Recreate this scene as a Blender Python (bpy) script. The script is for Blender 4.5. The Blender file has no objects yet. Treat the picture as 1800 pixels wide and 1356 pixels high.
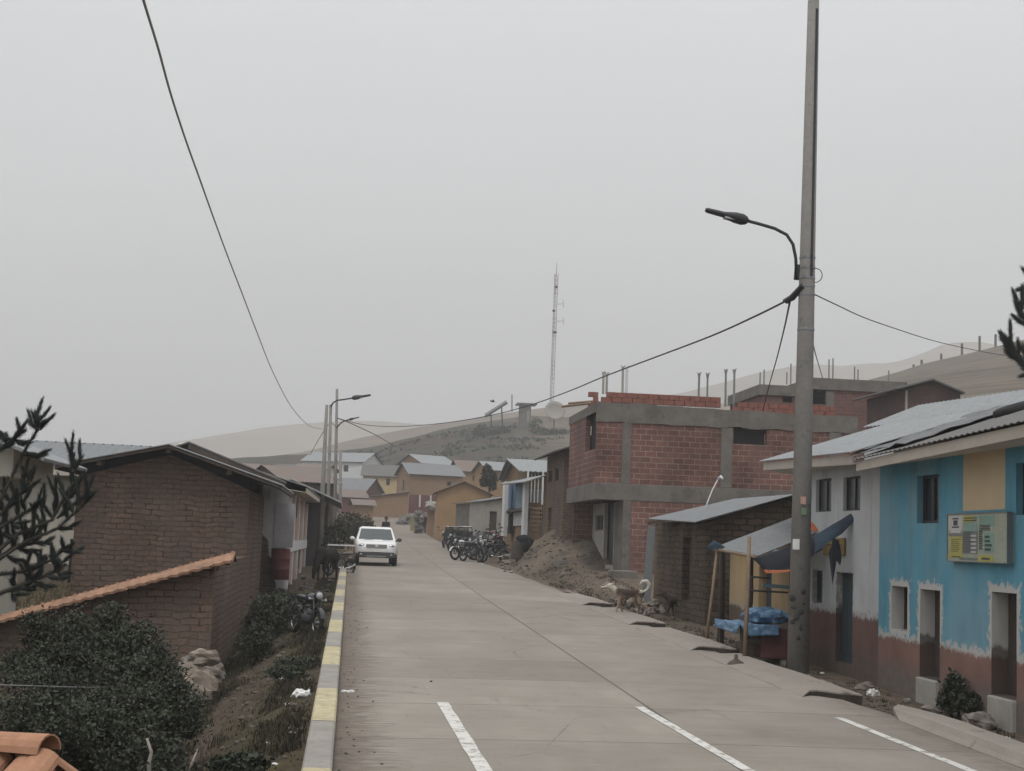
import bpy, math, random
from mathutils import Vector, noise
random.seed(7)
sc = bpy.context.scene
COL = sc.collection
PI = math.pi
V = Vector
# ------------------------------------------------------------------ camera geometry (photo is 1800 x 1356)
FPX = 2600.0; CAMZ = 2.4
ROLL = math.atan(.038)
PITCH = math.atan(276.8/FPX)
YAW = math.atan(274.7*math.cos(PITCH)/FPX)
_fh = V((math.sin(YAW), math.cos(YAW), 0)); _r = V((math.cos(YAW), -math.sin(YAW), 0)); _z = V((0, 0, 1))
FWD = _fh*math.cos(PITCH)+_z*math.sin(PITCH); UP0 = _z*math.cos(PITCH)-_fh*math.sin(PITCH)
RIGHT = _r*math.cos(ROLL)+UP0*math.sin(ROLL)
UPV = UP0*math.cos(ROLL)-_r*math.sin(ROLL)
CAM = V((0, 0, CAMZ))
def ray(u, v): return FWD*FPX+RIGHT*(u-900)-UPV*(v-678)
def P(u, v, Y):
    d = ray(u, v); return CAM+d*(Y/d.y)
def PX(u, v, X):
    d = ray(u, v); return CAM+d*(X/d.x)
def proj(p):
    q = V(p)-CAM; w = q.dot(FWD)
    return (900+FPX*q.dot(RIGHT)/w, 678-FPX*q.dot(UPV)/w)
def ss(t):
    t = max(0.0, min(1.0, t)); return t*t*(3-2*t)
def lerp(a, b, t): return a+(b-a)*t
def interp(pts, x):
    if x <= pts[0][0]: return pts[0][1]
    for (a, b), (c, d) in zip(pts, pts[1:]):
        if x <= c: return b+(d-b)*(x-a)/(c-a)
    return pts[-1][1]
def csp(pts, x):
    """smooth interpolation through points (monotone x)"""
    n = len(pts)
    if x <= pts[0][0]: return pts[0][1]
    if x >= pts[-1][0]: return pts[-1][1]
    for i in range(n-1):
        if x <= pts[i+1][0]:
            x0, y0 = pts[i]; x1, y1 = pts[i+1]; h = x1-x0
            m0 = (y1-pts[i-1][1])/(x1-pts[i-1][0]) if i > 0 else (y1-y0)/h
            m1 = (pts[i+2][1]-y0)/(pts[i+2][0]-x0) if i+2 < n else (y1-y0)/h
            t = (x-x0)/h; t2 = t*t; t3 = t2*t
            return (2*t3-3*t2+1)*y0+(t3-2*t2+t)*h*m0+(-2*t3+3*t2)*y1+(t3-t2)*h*m1
# ------------------------------------------------------------------ ground height
ROADP = [(-40, -.75), (0, 0), (30, .565), (62, 1.165), (92, 1.85), (130, 3.05), (165, 4.75), (200, 7.0), (240, 10)]
def zr(y): return csp(ROADP, y)
RIDGE = [(-2500, 900), (-800, 850), (0, 832), (300, 818), (445, 805), (560, 798), (640, 789), (700, 774), (760, 757), (840, 742), (905, 733), (985, 732), (1050, 735), (1150, 737),
         (1300, 724), (1400, 705), (1500, 674), (1560, 656), (1650, 630), (1720, 611), (1800, 588), (2200, 500), (3000, 430), (5000, 400)]
def horiz(u): return 955+.038*(u-900)
def zridge(u): return CAMZ+(horiz(u)-csp(RIDGE, u))*330/FPX
def TG(x, y):
    """terrain height"""
    z = zr(min(y, 172))
    if x < 0:
        d = ss((-x-.25)/2.4)
        dr = lerp(.92, .10, ss((y-30)/16)) if y < 46 else .10
        if x < -3.2: dr = lerp(dr, dr*.72, ss((-x-3.2)/3))
        z -= .10+dr*d
    elif x > 6.8:
        e = ss((x-7.0)/1.6)
        near = -.20*(1-ss((y-27)/9))
        mid = .50*ss((y-38)/12)
        z += -.05+e*(near+mid)
        if x > 12: z += (x-12)*.05*ss((y-20)/30)
    else: z -= .07
    if y > 60:
        u = 615+FPX*x/y
        u = max(-2500, min(5000, u))
        y0 = lerp(172, 62, ss((u-950)/300))
        t = (y-y0)/(330-y0)
        if t > 0:
            zb = zr(172)
            zz = zridge(u)
            tt = min(t, 1.0)
            s = tt**1.15
            z = z+(zz-z)*s
            if t > 1: z -= (zz+14)*ss((y-330)/420)*.9
    if y > 55:
        z += (noise.noise(V((x*.05, y*.05, 3)))*.9+noise.noise(V((x*.15, y*.15, 7)))*.35)*ss((y-175)/60)
    if not (-.4 < x < 7.3) and y < 120:
        z += noise.noise(V((x*.9, y*.9, 1)))*.05+noise.noise(V((x*2.6, y*2.6, 5)))*.025
    return z
def ground(u, v, y0=5.0, y1=400.0):
    """point where the sight line meets the terrain"""
    d = ray(u, v); d = d/d.y; y = y0; st = .1
    while y < y1:
        p = CAM+d*y
        if p.z <= TG(p.x, p.y): return V((p.x, p.y, TG(p.x, p.y)))
        y += max(st, y*.004)
    return CAM+d*y1
# ------------------------------------------------------------------ mesh builder
class MB:
    def __init__(s): s.v = []; s.f = []
    def add(s, vs, fs):
        o = len(s.v); s.v += [V(p) for p in vs]; s.f += [tuple(i+o for i in f) for f in fs]; return s
    def quad(s, a, b, c, d): return s.add([a, b, c, d], [(0, 1, 2, 3)])
    def box(s, x0, x1, y0, y1, z0, z1):
        return s.add([(x0, y0, z0), (x1, y0, z0), (x1, y1, z0), (x0, y1, z0), (x0, y0, z1), (x1, y0, z1), (x1, y1, z1), (x0, y1, z1)],
                     [(0, 3, 2, 1), (4, 5, 6, 7), (0, 1, 5, 4), (1, 2, 6, 5), (2, 3, 7, 6), (3, 0, 4, 7)])
    def obox(s, c, ax, ay, az):
        c = V(c); ax = V(ax); ay = V(ay); az = V(az)
        vs = [c+ax*i+ay*j+az*k for k in (-1, 1) for i, j in ((-1, -1), (1, -1), (1, 1), (-1, 1))]
        return s.add(vs, [(0, 3, 2, 1), (4, 5, 6, 7), (0, 1, 5, 4), (1, 2, 6, 5), (2, 3, 7, 6), (3, 0, 4, 7)])
    def extrude(s, poly, vec):
        n = len(poly); vec = V(vec); a = [V(p) for p in poly]; b = [p+vec for p in a]
        return s.add(a+b, [tuple(range(n)), tuple(range(2*n-1, n-1, -1))]+[(i, i+n, (i+1) % n+n, (i+1) % n) for i in range(n)])
    def tube(s, pts, r, n=8, cap=True, flat=None):
        pts = [V(p) for p in pts]; m = len(pts)
        rs = [r]*m if not hasattr(r, '__len__') else list(r)
        o = len(s.v); prev = None
        for i, p in enumerate(pts):
            t = (pts[min(i+1, m-1)]-pts[max(i-1, 0)])
            if t.length < 1e-9: t = V((0, 0, 1))
            t.normalize()
            if prev is None:
                a = t.cross(V((0, 0, 1)) if abs(t.z) < .9 else V((1, 0, 0)))
            else:
                a = prev-t*prev.dot(t)
                if a.length < 1e-6: a = t.cross(V((0, 0, 1)) if abs(t.z) < .9 else V((1, 0, 0)))
            a.normalize(); prev = a; b = t.cross(a)
            for k in range(n):
                g = 2*PI*k/n; s.v.append(p+a*(math.cos(g)*rs[i])+b*(math.sin(g)*rs[i]))
        for i in range(m-1):
            for k in range(n):
                s.f.append((o+i*n+k, o+i*n+(k+1) % n, o+(i+1)*n+(k+1) % n, o+(i+1)*n+k))
        if cap:
            s.f.append(tuple(o+k for k in range(n-1, -1, -1))); s.f.append(tuple(o+(m-1)*n+k for k in range(n)))
        return s
    def cap(s, p0, p1, r0, r1, n=10):
        """capsule with rounded ends"""
        p0 = V(p0); p1 = V(p1); d = p1-p0; L = d.length
        if L < 1e-6: d = V((0, 0, 1)); L = 1e-6
        d = d/L; pts = []; rs = []
        for a in (80, 55, 28): pts.append(p0-d*r0*math.sin(math.radians(a))); rs.append(r0*math.cos(math.radians(a)))
        pts += [p0, p1]; rs += [r0, r1]
        for a in (28, 55, 80): pts.append(p1+d*r1*math.sin(math.radians(a))); rs.append(r1*math.cos(math.radians(a)))
        return s.tube(pts, rs, n)
    def ell(s, c, r, nu=14, nv=9, nz=0, sc_=1.5, seed=0, rot=None):
        c = V(c); rx, ry, rz = (r, r, r) if not hasattr(r, '__len__') else r
        o = len(s.v)
        def pt(th, ph):
            d = V((math.sin(ph)*math.cos(th), math.sin(ph)*math.sin(th), math.cos(ph)))
            k = 1+(noise.noise(d*sc_+V((seed*3.1, seed*1.7, seed)))*nz if nz else 0)
            q = V((d.x*rx*k, d.y*ry*k, d.z*rz*k))
            if rot is not None: q = rot @ q
            return c+q
        s.v.append(pt(0, 0))
        for j in range(1, nv):
            for i in range(nu): s.v.append(pt(2*PI*i/nu, PI*j/nv))
        s.v.append(pt(0, PI)); L = len(s.v)-1
        for i in range(nu):
            s.f.append((o, o+1+i, o+1+(i+1) % nu)); q = o+1+(nv-2)*nu
            s.f.append((L, q+(i+1) % nu, q+i))
        for j in range(nv-2):
            for i in range(nu):
                a = o+1+j*nu; s.f.append((a+i, a+nu+i, a+nu+(i+1) % nu, a+(i+1) % nu))
        return s
    def lathe(s, prof, c=(0, 0, 0), n=20):
        c = V(c); o = len(s.v); m = len(prof)
        for r, z in prof:
            for k in range(n): s.v.append(c+V((r*math.cos(2*PI*k/n), r*math.sin(2*PI*k/n), z)))
        for i in range(m-1):
            for k in range(n): s.f.append((o+i*n+k, o+i*n+(k+1) % n, o+(i+1)*n+(k+1) % n, o+(i+1)*n+k))
        s.f.append(tuple(o+k for k in range(n-1, -1, -1))); s.f.append(tuple(o+(m-1)*n+k for k in range(n)))
        return s
    def torus(s, c, ax, R, r, n=24, m=8):
        c = V(c); ax = V(ax).normalized(); a = ax.cross(V((0, 0, 1)) if abs(ax.z) < .9 else V((1, 0, 0))).normalized(); b = ax.cross(a)
        o = len(s.v)
        for i in range(n):
            g = 2*PI*i/n; d = a*math.cos(g)+b*math.sin(g)
            for k in range(m):
                h = 2*PI*k/m; s.v.append(c+d*(R+r*math.cos(h))+ax*(r*math.sin(h)))
        for i in range(n):
            for k in range(m):
                s.f.append((o+i*m+k, o+((i+1) % n)*m+k, o+((i+1) % n)*m+(k+1) % m, o+i*m+(k+1) % m))
        return s
    def panel(s, o, ax, inn, w, h, holes=(), dep=.3, up=(0, 0, 1)):
        """wall with rectangular openings: o lower corner, ax along, inn = direction into the wall"""
        o = V(o); ax = V(ax); inn = V(inn); up = V(up)
        xs = sorted(set([0, w]+[min(max(q, 0), w) for h_ in holes for q in h_[:2]])); zs = sorted(set([0, h]+[min(max(q, 0), h) for h_ in holes for q in h_[2:4]]))
        inh = lambda x, z: any(a < x < b and c < z < d for a, b, c, d in [k[:4] for k in holes])
        pt = lambda x, z, d=0: o+ax*x+up*z+inn*d
        for x0, x1 in zip(xs, xs[1:]):
            for z0, z1 in zip(zs, zs[1:]):
                if not inh((x0+x1)/2, (z0+z1)/2):
                    s.quad(pt(x0, z0), pt(x1, z0), pt(x1, z1), pt(x0, z1)); s.quad(pt(x0, z0, dep), pt(x0, z1, dep), pt(x1, z1, dep), pt(x1, z0, dep))
        for k in holes:
            a, b, c, d = k[:4]
            s.quad(pt(a, c), pt(a, c, dep), pt(a, d, dep), pt(a, d)); s.quad(pt(b, c), pt(b, d), pt(b, d, dep), pt(b, c, dep))
            s.quad(pt(a, c), pt(b, c), pt(b, c, dep), pt(a, c, dep)); s.quad(pt(a, d), pt(a, d, dep), pt(b, d, dep), pt(b, d))
        s.quad(pt(0, 0), pt(0, h), pt(0, h, dep), pt(0, 0, dep)); s.quad(pt(w, 0), pt(w, 0, dep), pt(w, h, dep), pt(w, h)); s.quad(pt(0, h), pt(w, h), pt(w, h, dep), pt(0, h, dep))
        return s
    def tin(s, e0, e1, r1, r0, pitch=.25, amp=.02, th=.012, rag=0):
        """corrugated sheet: e0-e1 along the eave, r0-r1 along the ridge"""
        e0, e1, r0, r1 = V(e0), V(e1), V(r0), V(r1); L = (e1-e0).length; nw = max(2, min(70, int(L/pitch))); m = nw*4
        nr = (e1-e0).cross(r0-e0).normalized()
        if nr.z < 0: nr = -nr
        sl = (e0-r0).normalized(); o = len(s.v)
        for side in (0, 1):
            for i in range(m+1):
                t = i/m; w = nr*(math.sin(t*nw*2*PI)*amp-side*th)
                g = sl*(random.uniform(0, rag) if rag and i % 8 == 0 else 0)
                s.v.append(e0.lerp(e1, t)+w+g); s.v.append(e0.lerp(e1, t).lerp(r0.lerp(r1, t), .5)+w); s.v.append(r0.lerp(r1, t)+w)
        q = o+3*(m+1)
        for i in range(m):
            for j in (0, 1):
                a = o+3*i+j; s.f.append((a, a+3, a+4, a+1)); b = q+3*i+j; s.f.append((b, b+1, b+4, b+3))
            s.f.append((o+3*i, q+3*i, q+3*i+3, o+3*i+3)); s.f.append((o+3*i+2, o+3*i+5, q+3*i+5, q+3*i+2))
        for i in (0, m):
            for j in (0, 1): s.f.append((o+3*i+j, o+3*i+j+1, q+3*i+j+1, q+3*i+j))
        return s
    def build(s, name, mat, parent=None, smooth=False, origin=None, bevel=0, remesh=0, kind=None):
        me = bpy.data.meshes.new(name); off = V((0, 0, 0))
        if parent is not None: off = wloc(parent)
        if origin is not None: off = V(origin)
        me.from_pydata([p-off for p in s.v], [], s.f); me.materials.append(mat)
        if smooth:
            for p in me.polygons: p.use_smooth = True
        o = bpy.data.objects.new(name, me); COL.objects.link(o)
        if parent is not None:
            o.parent = parent
            if origin is not None: o.location = V(origin)-wloc(parent)
        elif origin is not None: o.location = off
        if remesh:
            r = o.modifiers.new('r', 'REMESH'); r.mode = 'VOXEL'; r.voxel_size = remesh; r.use_smooth_shade = True
            q = o.modifiers.new('s', 'SMOOTH'); q.iterations = 4; q.factor = .5
        if bevel:
            b = o.modifiers.new('b', 'BEVEL'); b.width = bevel; b.segments = 2; b.limit_method = 'ANGLE'
        if kind: o['kind'] = kind
        return o
def wloc(o):
    p = V(o.location)
    while o.parent: o = o.parent; p = p+V(o.location)
    return p
def tag(o, label, cat, group=None):
    o['label'] = label; o['category'] = cat
    if group: o['group'] = group
    return o
def thing(name, label, cat, loc=(0, 0, 0), group=None, rz=0):
    o = bpy.data.objects.new(name, None); COL.objects.link(o); o.location = loc; o.rotation_euler = (0, 0, rz); o.empty_display_size = .1
    return tag(o, label, cat, group)
def dup(o, loc=None, rz=None, label=None, parent=None):
    c = o.copy(); COL.objects.link(c); c.parent = parent
    for ch in [k for k in o.children]: dup(ch, parent=c)
    if loc is not None: c.location = loc
    if rz is not None: c.rotation_euler = (0, 0, rz)
    if label: c['label'] = label
    return c
# ------------------------------------------------------------------ materials
class G:
    def __init__(s, name):
        s.m = bpy.data.materials.new(name); s.m.use_nodes = True; s.t = s.m.node_tree; s.b = s.t.nodes['Principled BSDF']
        s.b.inputs['Roughness'].default_value = .9; s.b.inputs['Specular IOR Level'].default_value = .25
    def n(s, typ, ins=None, **kw):
        k = s.t.nodes.new(typ)
        for a, b in kw.items(): setattr(k, a, b)
        for a, b in (ins or {}).items(): s.set(k.inputs[a], b)
        return k
    def set(s, sock, v):
        if isinstance(v, bpy.types.NodeSocket): s.t.links.new(v, sock)
        else: sock.default_value = v
    def co(s, kind='Object'): return s.n('ShaderNodeTexCoord').outputs[kind]
    def m2(s, op, a, b=0.0, c=None, clamp=False):
        k = s.n('ShaderNodeMath', operation=op, use_clamp=clamp); s.set(k.inputs[0], a)
        if b is not None and len(k.inputs) > 1: s.set(k.inputs[1], b)
        if c is not None: s.set(k.inputs[2], c)
        return k.outputs[0]
    def noise(s, scale, detail=4, rough=.55, vec=None, dist=0):
        k = s.n('ShaderNodeTexNoise', {'Scale': scale, 'Detail': detail, 'Roughness': rough, 'Distortion': dist})
        s.t.links.new(vec if vec is not None else s.co(), k.inputs['Vector']); return k.outputs['Fac']
    def mr(s, f, a, b, c=0.0, d=1.0): 
        k = s.n('ShaderNodeMapRange', {'Value': f, 'From Min': a, 'From Max': b, 'To Min': c, 'To Max': d}); return k.outputs[0]
    def mix(s, f, a, b, blend='MIX'):
        k = s.n('ShaderNodeMix', data_type='RGBA', blend_type=blend); s.set(k.inputs[0], f)
        for i, q in ((6, a), (7, b)): s.set(k.inputs[i], (*q, 1) if isinstance(q, tuple) and len(q) == 3 else q)
        return k.outputs[2]
    def sep(s, v): return s.n('ShaderNodeSeparateXYZ', {0: v}).outputs
    def comb(s, x, y, z): return s.n('ShaderNodeCombineXYZ', {0: x, 1: y, 2: z}).outputs[0]
    def mul(s, v, x, y, z): return s.n('ShaderNodeVectorMath', {0: v, 1: (x, y, z)}, operation='MULTIPLY').outputs[0]
    def bump(s, h, st=.3, d=.02):
        k = s.n('ShaderNodeBump', {'Strength': st, 'Distance': d, 'Height': h}); s.t.links.new(k.outputs[0], s.b.inputs['Normal'])
    def col(s, c): s.set(s.b.inputs['Base Color'], (*c, 1) if isinstance(c, tuple) else c)
    def wallco(s):
        """coordinates that run along a wall: (along, up)"""
        tc = s.n('ShaderNodeTexCoord'); x, y, z = s.sep(tc.outputs['Object']); nx = s.m2('ABSOLUTE', s.sep(tc.outputs['Normal'])[0])
        f = s.m2('GREATER_THAN', nx, .6)
        a = s.m2('ADD', s.m2('MULTIPLY', y, f), s.m2('MULTIPLY', x, s.m2('SUBTRACT', 1, f)))
        return a, z, tc.outputs['Object']
def sc3(c, k): return tuple(min(1, q*k) for q in c)
def plain(name, c, rough=.88, var=.3, sc_=2.0, fine=18, bump=.25, metal=0, c2=None, spec=.25, spots=None, bd=.01):
    g = G(name); n1 = g.noise(sc_, 5, .6); n2 = g.noise(fine, 4, .65)
    f = g.m2('ADD', g.m2('MULTIPLY', n1, .6), g.m2('MULTIPLY', n2, .4))
    cc = g.mix(g.mr(f, .32, .68), sc3(c, 1-var), sc3(c, 1+var) if c2 is None else c2)
    if spots:
        cs, th, ssc = spots; cc = g.mix(g.mr(g.noise(ssc, 6, .65), th, th+.08), cc, cs)
    g.col(cc); g.b.inputs['Roughness'].default_value = rough; g.b.inputs['Metallic'].default_value = metal; g.b.inputs['Specular IOR Level'].default_value = spec
    if bump: g.bump(n2, bump, bd)
    return g.m
def bricks(name, c1, c2, mortar, bw, rh, ms, wob=.02, bst=.6, off=.5, var=.35, stain=None, bd=.02, weath=None, gap=None):
    g = G(name); a, z, ob = g.wallco()
    w1 = g.m2('MULTIPLY', g.m2('SUBTRACT', g.noise(2.3, 3), .5), wob*2); w2 = g.m2('MULTIPLY', g.m2('SUBTRACT', g.noise(1.7, 3, vec=g.mul(ob, 1.3, 1.1, .9)), .5), wob*2)
    v = g.comb(g.m2('ADD', a, w1), g.m2('ADD', z, w2), 0)
    b = g.n('ShaderNodeTexBrick', {'Vector': v, 'Color1': (*c1, 1), 'Color2': (*c2, 1), 'Mortar': (*mortar, 1), 'Scale': 1.0, 'Mortar Size': ms, 'Mortar Smooth': .25, 'Bias': 0, 'Brick Width': bw, 'Row Height': rh}, offset=off)
    n1 = g.noise(.55, 5, .6); n2 = g.noise(14, 5, .7)
    c = g.mix(1, b.outputs['Color'], g.mix(g.mr(n1, .3, .7), (1-var,)*3, (1+var*.6,)*3), 'MULTIPLY')
    c = g.mix(1, c, g.mix(g.mr(n2, .3, .7), (.78,)*3, (1.15,)*3), 'MULTIPLY')
    if gap: c = g.mix(g.m2('MULTIPLY', g.m2('MULTIPLY', b.outputs['Fac'], g.mr(g.noise(3.1, 5, .7), .50, .60)), .85), c, gap)
    if weath:
        c = g.mix(g.m2('MULTIPLY', g.mr(g.noise(.9, 6, .7, vec=g.mul(ob, 1, 1, .6)), .50, .66), weath[1]), c, weath[0])
    if stain:   # darker damp band near the foot of the wall
        c = g.mix(g.m2('MULTIPLY', g.mr(g.m2('ADD', z, g.m2('MULTIPLY', n1, .8)), stain[1]+.9, stain[1]+.1), .8), c, stain[0])
    g.col(c); g.b.inputs['Roughness'].default_value = .95
    g.bump(g.m2('ADD', g.m2('MULTIPLY', b.outputs['Fac'], -1), g.m2('MULTIPLY', n2, .5)), bst, bd)
    return g.m
def tinmat(name, c, rust=(.16, .09, .05), amt=.62, rough=.55, metal=.25):
    g = G(name); ob = g.co(); n = g.noise(1.1, 6, .65); n2 = g.noise(7, 5, .7); 
    cc = g.mix(g.mr(n2, .3, .7), sc3(c, .8), sc3(c, 1.15))
    cc = g.mix(g.mr(n, amt, amt+.12), cc, rust)
    g.col(cc); g.b.inputs['Roughness'].default_value = rough; g.b.inputs['Metallic'].default_value = metal
    g.bump(n2, .15, .01); return g.m
M = {}
M['adobe'] = bricks('adobe', (.168, .112, .085), (.128, .088, .068), (.112, .078, .061), .34, .132, .016, wob=.085, bst=1.0, var=.32, bd=.035, weath=((.098, .078, .068), .7), gap=(.03, .022, .018))
M['adobe_dark'] = bricks('adobe_dark', (.105, .078, .062), (.080, .058, .047), (.05, .038, .03), .42, .17, .014, wob=.07, bst=1, var=.35, bd=.035)
M['adobe_shed'] = bricks('adobe_shed', (.115, .083, .060), (.075, .055, .042), (.045, .034, .027), .36, .15, .018, wob=.08, bst=1, var=.45, bd=.04, weath=((.15, .115, .08), .85))
M['brick'] = bricks('brick', (.185, .090, .073), (.125, .066, .056), (.25, .19, .165), .42, .21, .014, wob=.014, bst=.5, var=.45, weath=((.14, .082, .072), .85))
M['brick_dull'] = bricks('brick_dull', (.16, .075, .062), (.12, .058, .05), (.17, .12, .11), .40, .2, .012, wob=.008, bst=.3, var=.3, weath=((.12, .08, .07), .5))
M['brick_red'] = plain('brick_red', (.20, .085, .067), var=.35, sc_=4, fine=20)
M['concrete'] = plain('concrete', (.135, .124, .112), var=.3, sc_=1.6, fine=14, bump=.4, spots=((.10, .092, .085), .56, 1.2))
M['conc_light'] = plain('conc_light', (.30, .285, .26), var=.2, sc_=2, fine=20, bump=.3)
M['pole'] = plain('pole_concrete', (.20, .19, .178), var=.22, sc_=1.2, fine=16, bump=.35, spots=((.13, .125, .12), .60, 3))
M['white'] = plain('white_plaster', (.50, .50, .50), var=.12, sc_=1.5, fine=14, bump=.25, spots=((.32, .31, .30), .62, 1.6))
M['white_far'] = plain('white_far', (.55, .55, .55), var=.1)
M['cream'] = plain('cream_plaster', (.42, .40, .35), var=.1, sc_=1.2, bump=.2)
M['eave'] = plain('eave_board', (.42, .38, .33), var=.12, sc_=2)
M['ochre'] = plain('ochre_plaster', (.27, .175, .095), var=.18, sc_=.8, fine=9, spots=((.20, .135, .08), .6, .9))
M['tan'] = plain('tan_plaster', (.235, .155, .095), var=.15, sc_=.8, fine=9)
M['yellow'] = plain('yellow_plaster', (.46, .345, .19), var=.14, sc_=.9, fine=9)
M['salmon'] = plain('salmon_plaster', (.34, .20, .155), var=.15, sc_=1)
M['maroon'] = plain('maroon_paint', (.13, .055, .05), var=.25, sc_=2)
M['wood'] = plain('weathered_wood', (.20, .145, .10), var=.3, sc_=3, fine=25, bump=.4)
M['wood_dark'] = plain('dark_wood', (.07, .055, .045), var=.3, sc_=3, fine=25)
M['tin'] = tinmat('galvanised_tin', (.165, .172, .18), amt=.70)
M['tin_light'] = tinmat('pale_tin', (.235, .245, .252), amt=.72)
M['tin_dark'] = tinmat('dull_tin', (.115, .112, .108), amt=.60)
M['tin_brown'] = tinmat('brown_tin', (.15, .115, .10), amt=.55, metal=0)
M['tile_tan'] = plain('weathered_tile', (.27, .155, .10), var=.3, sc_=2, fine=16, spots=((.15, .105, .08), .55, 3))
M['tile'] = plain('terracotta_tile', (.33, .175, .108), var=.25, sc_=3, fine=20, spots=((.20, .13, .09), .6, 4))
M['tile_old'] = plain('old_tile', (.16, .095, .075), var=.3, sc_=2, fine=12)
M['glass'] = plain('dark_glass', (.018, .02, .024), rough=.25, var=.3, bump=0, spec=.4)
M['curtain'] = plain('window_curtain', (.06, .065, .07), rough=.3, var=.6, sc_=5, bump=0, spec=.4)
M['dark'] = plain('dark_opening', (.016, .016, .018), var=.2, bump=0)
M['metal_dark'] = plain('dark_metal', (.045, .046, .05), rough=.5, metal=.3, var=.2, bump=.05)
M['steel'] = plain('grey_steel', (.22, .225, .23), rough=.4, metal=.7, var=.15, bump=.05)
M['chrome'] = plain('chrome', (.6, .6, .6), rough=.15, metal=1, var=.05, bump=0)
M['black_rubber'] = plain('rubber', (.018, .018, .018), rough=.8, var=.3, bump=.1)
M['black'] = plain('black_paint', (.014, .014, .016), rough=.35, var=.1, bump=0, spec=.5)
M['cable_grey'] = plain('grey_cable', (.32, .32, .322), rough=.6, var=.1, bump=0)
M['cable'] = plain('cable', (.03, .03, .032), rough=.6, var=.1, bump=0)
M['door_grey'] = plain('grey_door', (.25, .235, .22), rough=.6, var=.15)
M['door_blue'] = plain('blue_door', (.034, .048, .058), rough=.6, var=.2)
M['door_brown'] = plain('brown_door', (.055, .042, .036), var=.3)
M['white_paint'] = plain('car_white', (.66, .66, .65), rough=.3, var=.04, sc_=1.5, bump=0, spec=.5, spots=((.45, .42, .38), .68, 2.5))
M['plastic_grey'] = plain('grey_plastic', (.06, .06, .062), rough=.6, var=.1, bump=0)
M['lamp_lens'] = plain('lamp_lens', (.35, .36, .37), rough=.15, var=.2, bump=0, spec=.6)
M['tarp_blue'] = plain('blue_tarp', (.055, .14, .27), rough=.45, var=.45, c2=(.13, .24, .37), sc_=4, fine=12, bump=.5, bd=.03, spec=.4)
M['tarp_navy'] = plain('navy_cloth', (.010, .012, .018), rough=.8, var=.3, sc_=3, fine=10, bump=.4)
M['tarp_blueback'] = plain('slate_blue_cloth', (.026, .042, .062), rough=.8, var=.25, sc_=3, fine=10, bump=.4)
M['orange'] = plain('orange_cloth', (.45, .14, .07), var=.2)
M['plastic_white'] = plain('white_plastic', (.62, .62, .60), rough=.5, var=.15, sc_=6)
M['rock'] = plain('rock', (.17, .15, .13), var=.35, sc_=4, fine=18, bump=.5)
M['stone'] = plain('field_stone', (.15, .14, .13), var=.45, sc_=1.2, fine=9, bump=.5)
M['sand'] = plain('heaped_earth', (.135, .105, .078), var=.5, sc_=1.6, fine=12, bump=.8, bd=.04, spots=((.085, .07, .06), .48, .8))
M['bark'] = plain('bark', (.05, .04, .032), var=.3, fine=20, bump=.5)
M['dead_wood'] = plain('dead_wood', (.26, .24, .21), var=.25, fine=20)
M['paint_white'] = plain('road_paint', (.52, .51, .48), var=.12, sc_=5, fine=30, bump=.2, spots=((.26, .235, .205), .53, 7))
def leafmat(name, a, b):
    g = G(name); n = g.noise(1.6, 3); n2 = g.noise(23, 2)
    g.col(g.mix(g.mr(g.m2('ADD', g.m2('MULTIPLY', n, .5), g.m2('MULTIPLY', n2, .5)), .35, .65), a, b)); g.b.inputs['Roughness'].default_value = .7
    return g.m
M['bush'] = leafmat('bush_leaf', (.020, .024, .018), (.060, .066, .045))
M['needle'] = leafmat('pine_needle', (.024, .031, .028), (.052, .062, .054))
M['shrub'] = leafmat('shrub_leaf', (.022, .028, .020), (.05, .058, .038))
M['grass'] = leafmat('grass_blade', (.026, .026, .016), (.070, .058, .036))
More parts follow.
